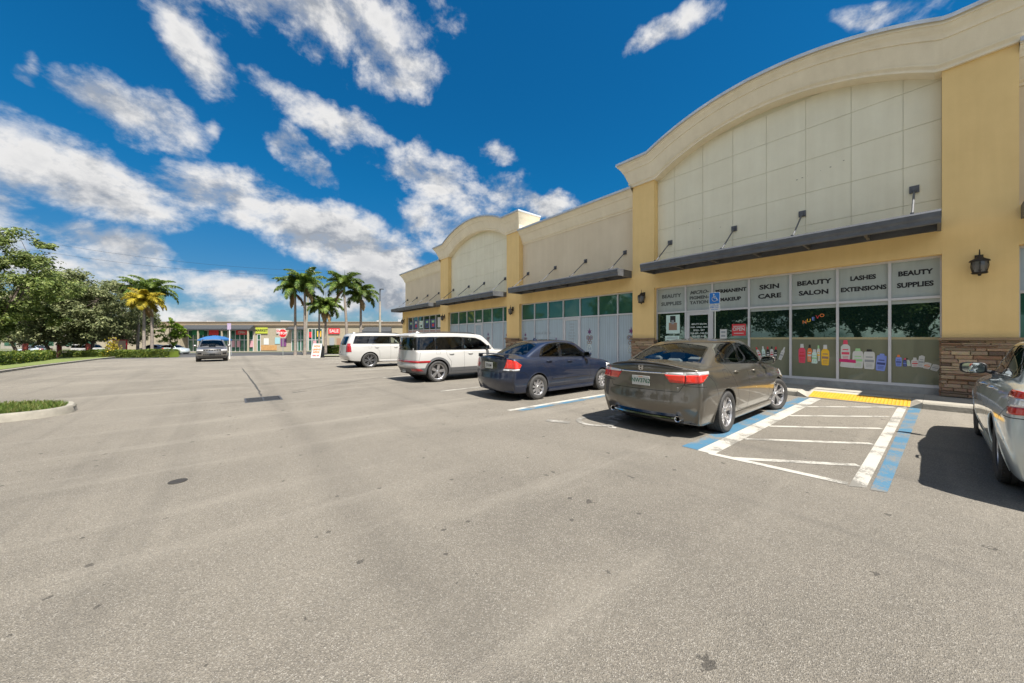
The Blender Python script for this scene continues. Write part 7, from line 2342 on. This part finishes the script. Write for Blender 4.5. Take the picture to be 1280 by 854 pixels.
# the banks of cloud, given where they stand over the street: centre, half sizes, turn, weight
BL = [(400, 12, 175, 55, 6, .92), (450, 55, 95, 42, 10, .75), (515, 88, 45, 45, 10, .85), (248, 62, 36, 80, -22, .75), (150, 136, 108, 34, 22, .95), (425, 148, 90, 26, 22, .72), (382, 200, 55, 20, 38, .7),
      (95, 222, 165, 50, 22, 1.), (-40, 260, 110, 60, 10, .9), (365, 275, 145, 42, 14, 1.), (470, 318, 70, 34, 8, .95), (150, 318, 125, 30, 14, .95), (300, 362, 150, 28, 14, 1.),
      (190, 350, 120, 26, 8, .9), (565, 232, 95, 36, 16, .95), (690, 258, 55, 16, 8, .8), (508, 188, 28, 13, 10, .62), (612, 192, 26, 15, 10, .72), (430, 375, 110, 26, 4, .95),
      (560, 290, 60, 30, 30, .75), (848, 27, 62, 20, -32, .72), (1105, 12, 85, 22, -6, .85), (18, 85, 12, 36, -25, .45), (265, 165, 14, 14, 0, .4), (60, 345, 80, 20, 5, .75), (20, 395, 300, 24, 0, .85),
      (250, 398, 220, 22, 4, .85), (540, 385, 160, 30, 0, 1.), (480, 345, 70, 22, 0, .9), (650, 300, 60, 30, 15, .7)]
mask = None
for (u, v, ru, rv, rot, wt) in BL:
    c = azel(u, v); a = R(rot)
    e1 = azel(u + math.cos(a)*ru*.5, v + math.sin(a)*ru*.5) - azel(u - math.cos(a)*ru*.5, v - math.sin(a)*ru*.5)
    e2 = azel(u - math.sin(a)*rv*.5, v + math.cos(a)*rv*.5) - azel(u + math.sin(a)*rv*.5, v - math.cos(a)*rv*.5)
    Mx = Matrix(((e1.x, e2.x), (e1.y, e2.y))).inverted()
    r1 = (Mx[0][0], Mx[0][1]); r2 = (Mx[1][0], Mx[1][1])
    d1 = N(nt, 'ShaderNodeVectorMath', operation='DOT_PRODUCT'); L(nt, PW, d1.inputs[0]); d1.inputs[1].default_value = (r1[0], r1[1], -(r1[0]*c.x + r1[1]*c.y))
    d2 = N(nt, 'ShaderNodeVectorMath', operation='DOT_PRODUCT'); L(nt, PW, d2.inputs[0]); d2.inputs[1].default_value = (r2[0], r2[1], -(r2[0]*c.x + r2[1]*c.y))
    s1 = mth('MULTIPLY', d1.outputs['Value'], d1.outputs['Value'])
    s2 = mth('MULTIPLY_ADD', d2.outputs['Value'], d2.outputs['Value'], s1)
    m_ = mth('MULTIPLY_ADD', s2, -.75*wt, wt)
    m_ = mth('MAXIMUM', m_, -1.)
    mask = m_ if mask is None else mth('SMOOTH_MAX', mask, m_, .18)
# unseen cloud behind the camera, made dense and bright to lift the shaded facade
gn = N(nt, 'ShaderNodeTexNoise', i_Scale=1.9, i_Detail=3., i_Roughness=.5); L(nt, tc.outputs['Generated'], gn.inputs['Vector'])
behind = N(nt, 'ShaderNodeMapRange', i_1=1.05, i_2=1.5); L(nt, mth('ABSOLUTE', mth('SUBTRACT', az, th - .15)), behind.inputs['Value'])
gm = mth('MULTIPLY', mth('MULTIPLY_ADD', gn.outputs['Fac'], 4.2, -1.55), behind.outputs[0])
gm = mth('SUBTRACT', gm, mth('MULTIPLY', mth('SUBTRACT', 1., behind.outputs[0]), 1.))
mask = mth('MAXIMUM', mask, gm)
def cnoise(off):
    mp = N(nt, 'ShaderNodeVectorMath', operation='ADD'); L(nt, PV, mp.inputs[0]); mp.inputs[1].default_value = off
    sc_ = N(nt, 'ShaderNodeVectorMath', operation='MULTIPLY'); L(nt, mp.outputs[0], sc_.inputs[0]); sc_.inputs[1].default_value = (1, 1.45, 1)
    n = N(nt, 'ShaderNodeTexNoise', i_Scale=6.2, i_Detail=10., i_Roughness=.60, i_Lacunarity=2.1, i_Distortion=.12); L(nt, sc_.outputs[0], n.inputs['Vector'])
    return n.outputs['Fac']
nA = cnoise((0, 0, 0)); nB = cnoise((.02, .040, 0))
den = mth('ADD', mask, mth('MULTIPLY_ADD', nA, 3.5, -1.86))
alpha = N(nt, 'ShaderNodeMapRange', i_1=-.05, i_2=.95); alpha.interpolation_type = 'SMOOTHSTEP'; L(nt, den, alpha.inputs['Value'])
thick = N(nt, 'ShaderNodeMapRange', i_1=.45, i_2=1.5, i_3=0., i_4=1.15); L(nt, den, thick.inputs['Value'])
grad = mth('SUBTRACT', nA, nB)
lit = N(nt, 'ShaderNodeMapRange', i_1=-.09, i_2=.08, i_3=-.42, i_4=.34); L(nt, grad, lit.inputs['Value'])
br = mth('ADD', mth('MULTIPLY_ADD', thick.outputs[0], -.46, .84), lit.outputs[0])
brc = N(nt, 'ShaderNodeMapRange', i_1=0., i_2=1., i_3=.0, i_4=1.); L(nt, br, brc.inputs['Value'])
cc = N(nt, 'ShaderNodeMix', data_type='RGBA'); L(nt, brc.outputs[0], cc.inputs[0])
bst = mth('MULTIPLY_ADD', behind.outputs[0], .85, 1.)  # the unseen cloud is boosted to brighten the shop fronts
cc.inputs[6].default_value = (*[c*CLOUD for c in (.24, .29, .37)], 1); cc.inputs[7].default_value = (*[c*CLOUD for c in (.98, .97, .96)], 1)
fin = N(nt, 'ShaderNodeMix', data_type='RGBA'); L(nt, alpha.outputs[0], fin.inputs[0]); L(nt, tint.outputs[2], fin.inputs[6]); vs2 = N(nt, 'ShaderNodeVectorMath', operation='SCALE'); L(nt, cc.outputs[2], vs2.inputs[0]); L(nt, bst, vs2.inputs['Scale']); L(nt, vs2.outputs[0], fin.inputs[7])
L(nt, fin.outputs[2], bg.inputs[0]); bg.inputs[1].default_value = SKY_STR
sc.view_settings.exposure = EXPO
# ---------------------------------------------------------------- camera
cam = bpy.data.cameras.new('camera'); co = bpy.data.objects.new('camera', cam); col.objects.link(co)
co.location = (0, 0, 1.53)
th = math.atan2(350, 432)
co.rotation_euler = (R(90), 0, -th)
cam.sensor_width = 36; cam.lens = 432/1280*36
cam.shift_y = -(427 - 423)/1280.
cam.clip_start = .05; cam.clip_end = 6000
sc.camera = co
sc.render.resolution_x = 1024; sc.render.resolution_y = 683
sc.view_settings.view_transform = 'Standard'; sc.view_settings.look = 'None'; sc.view_settings.gamma = 1
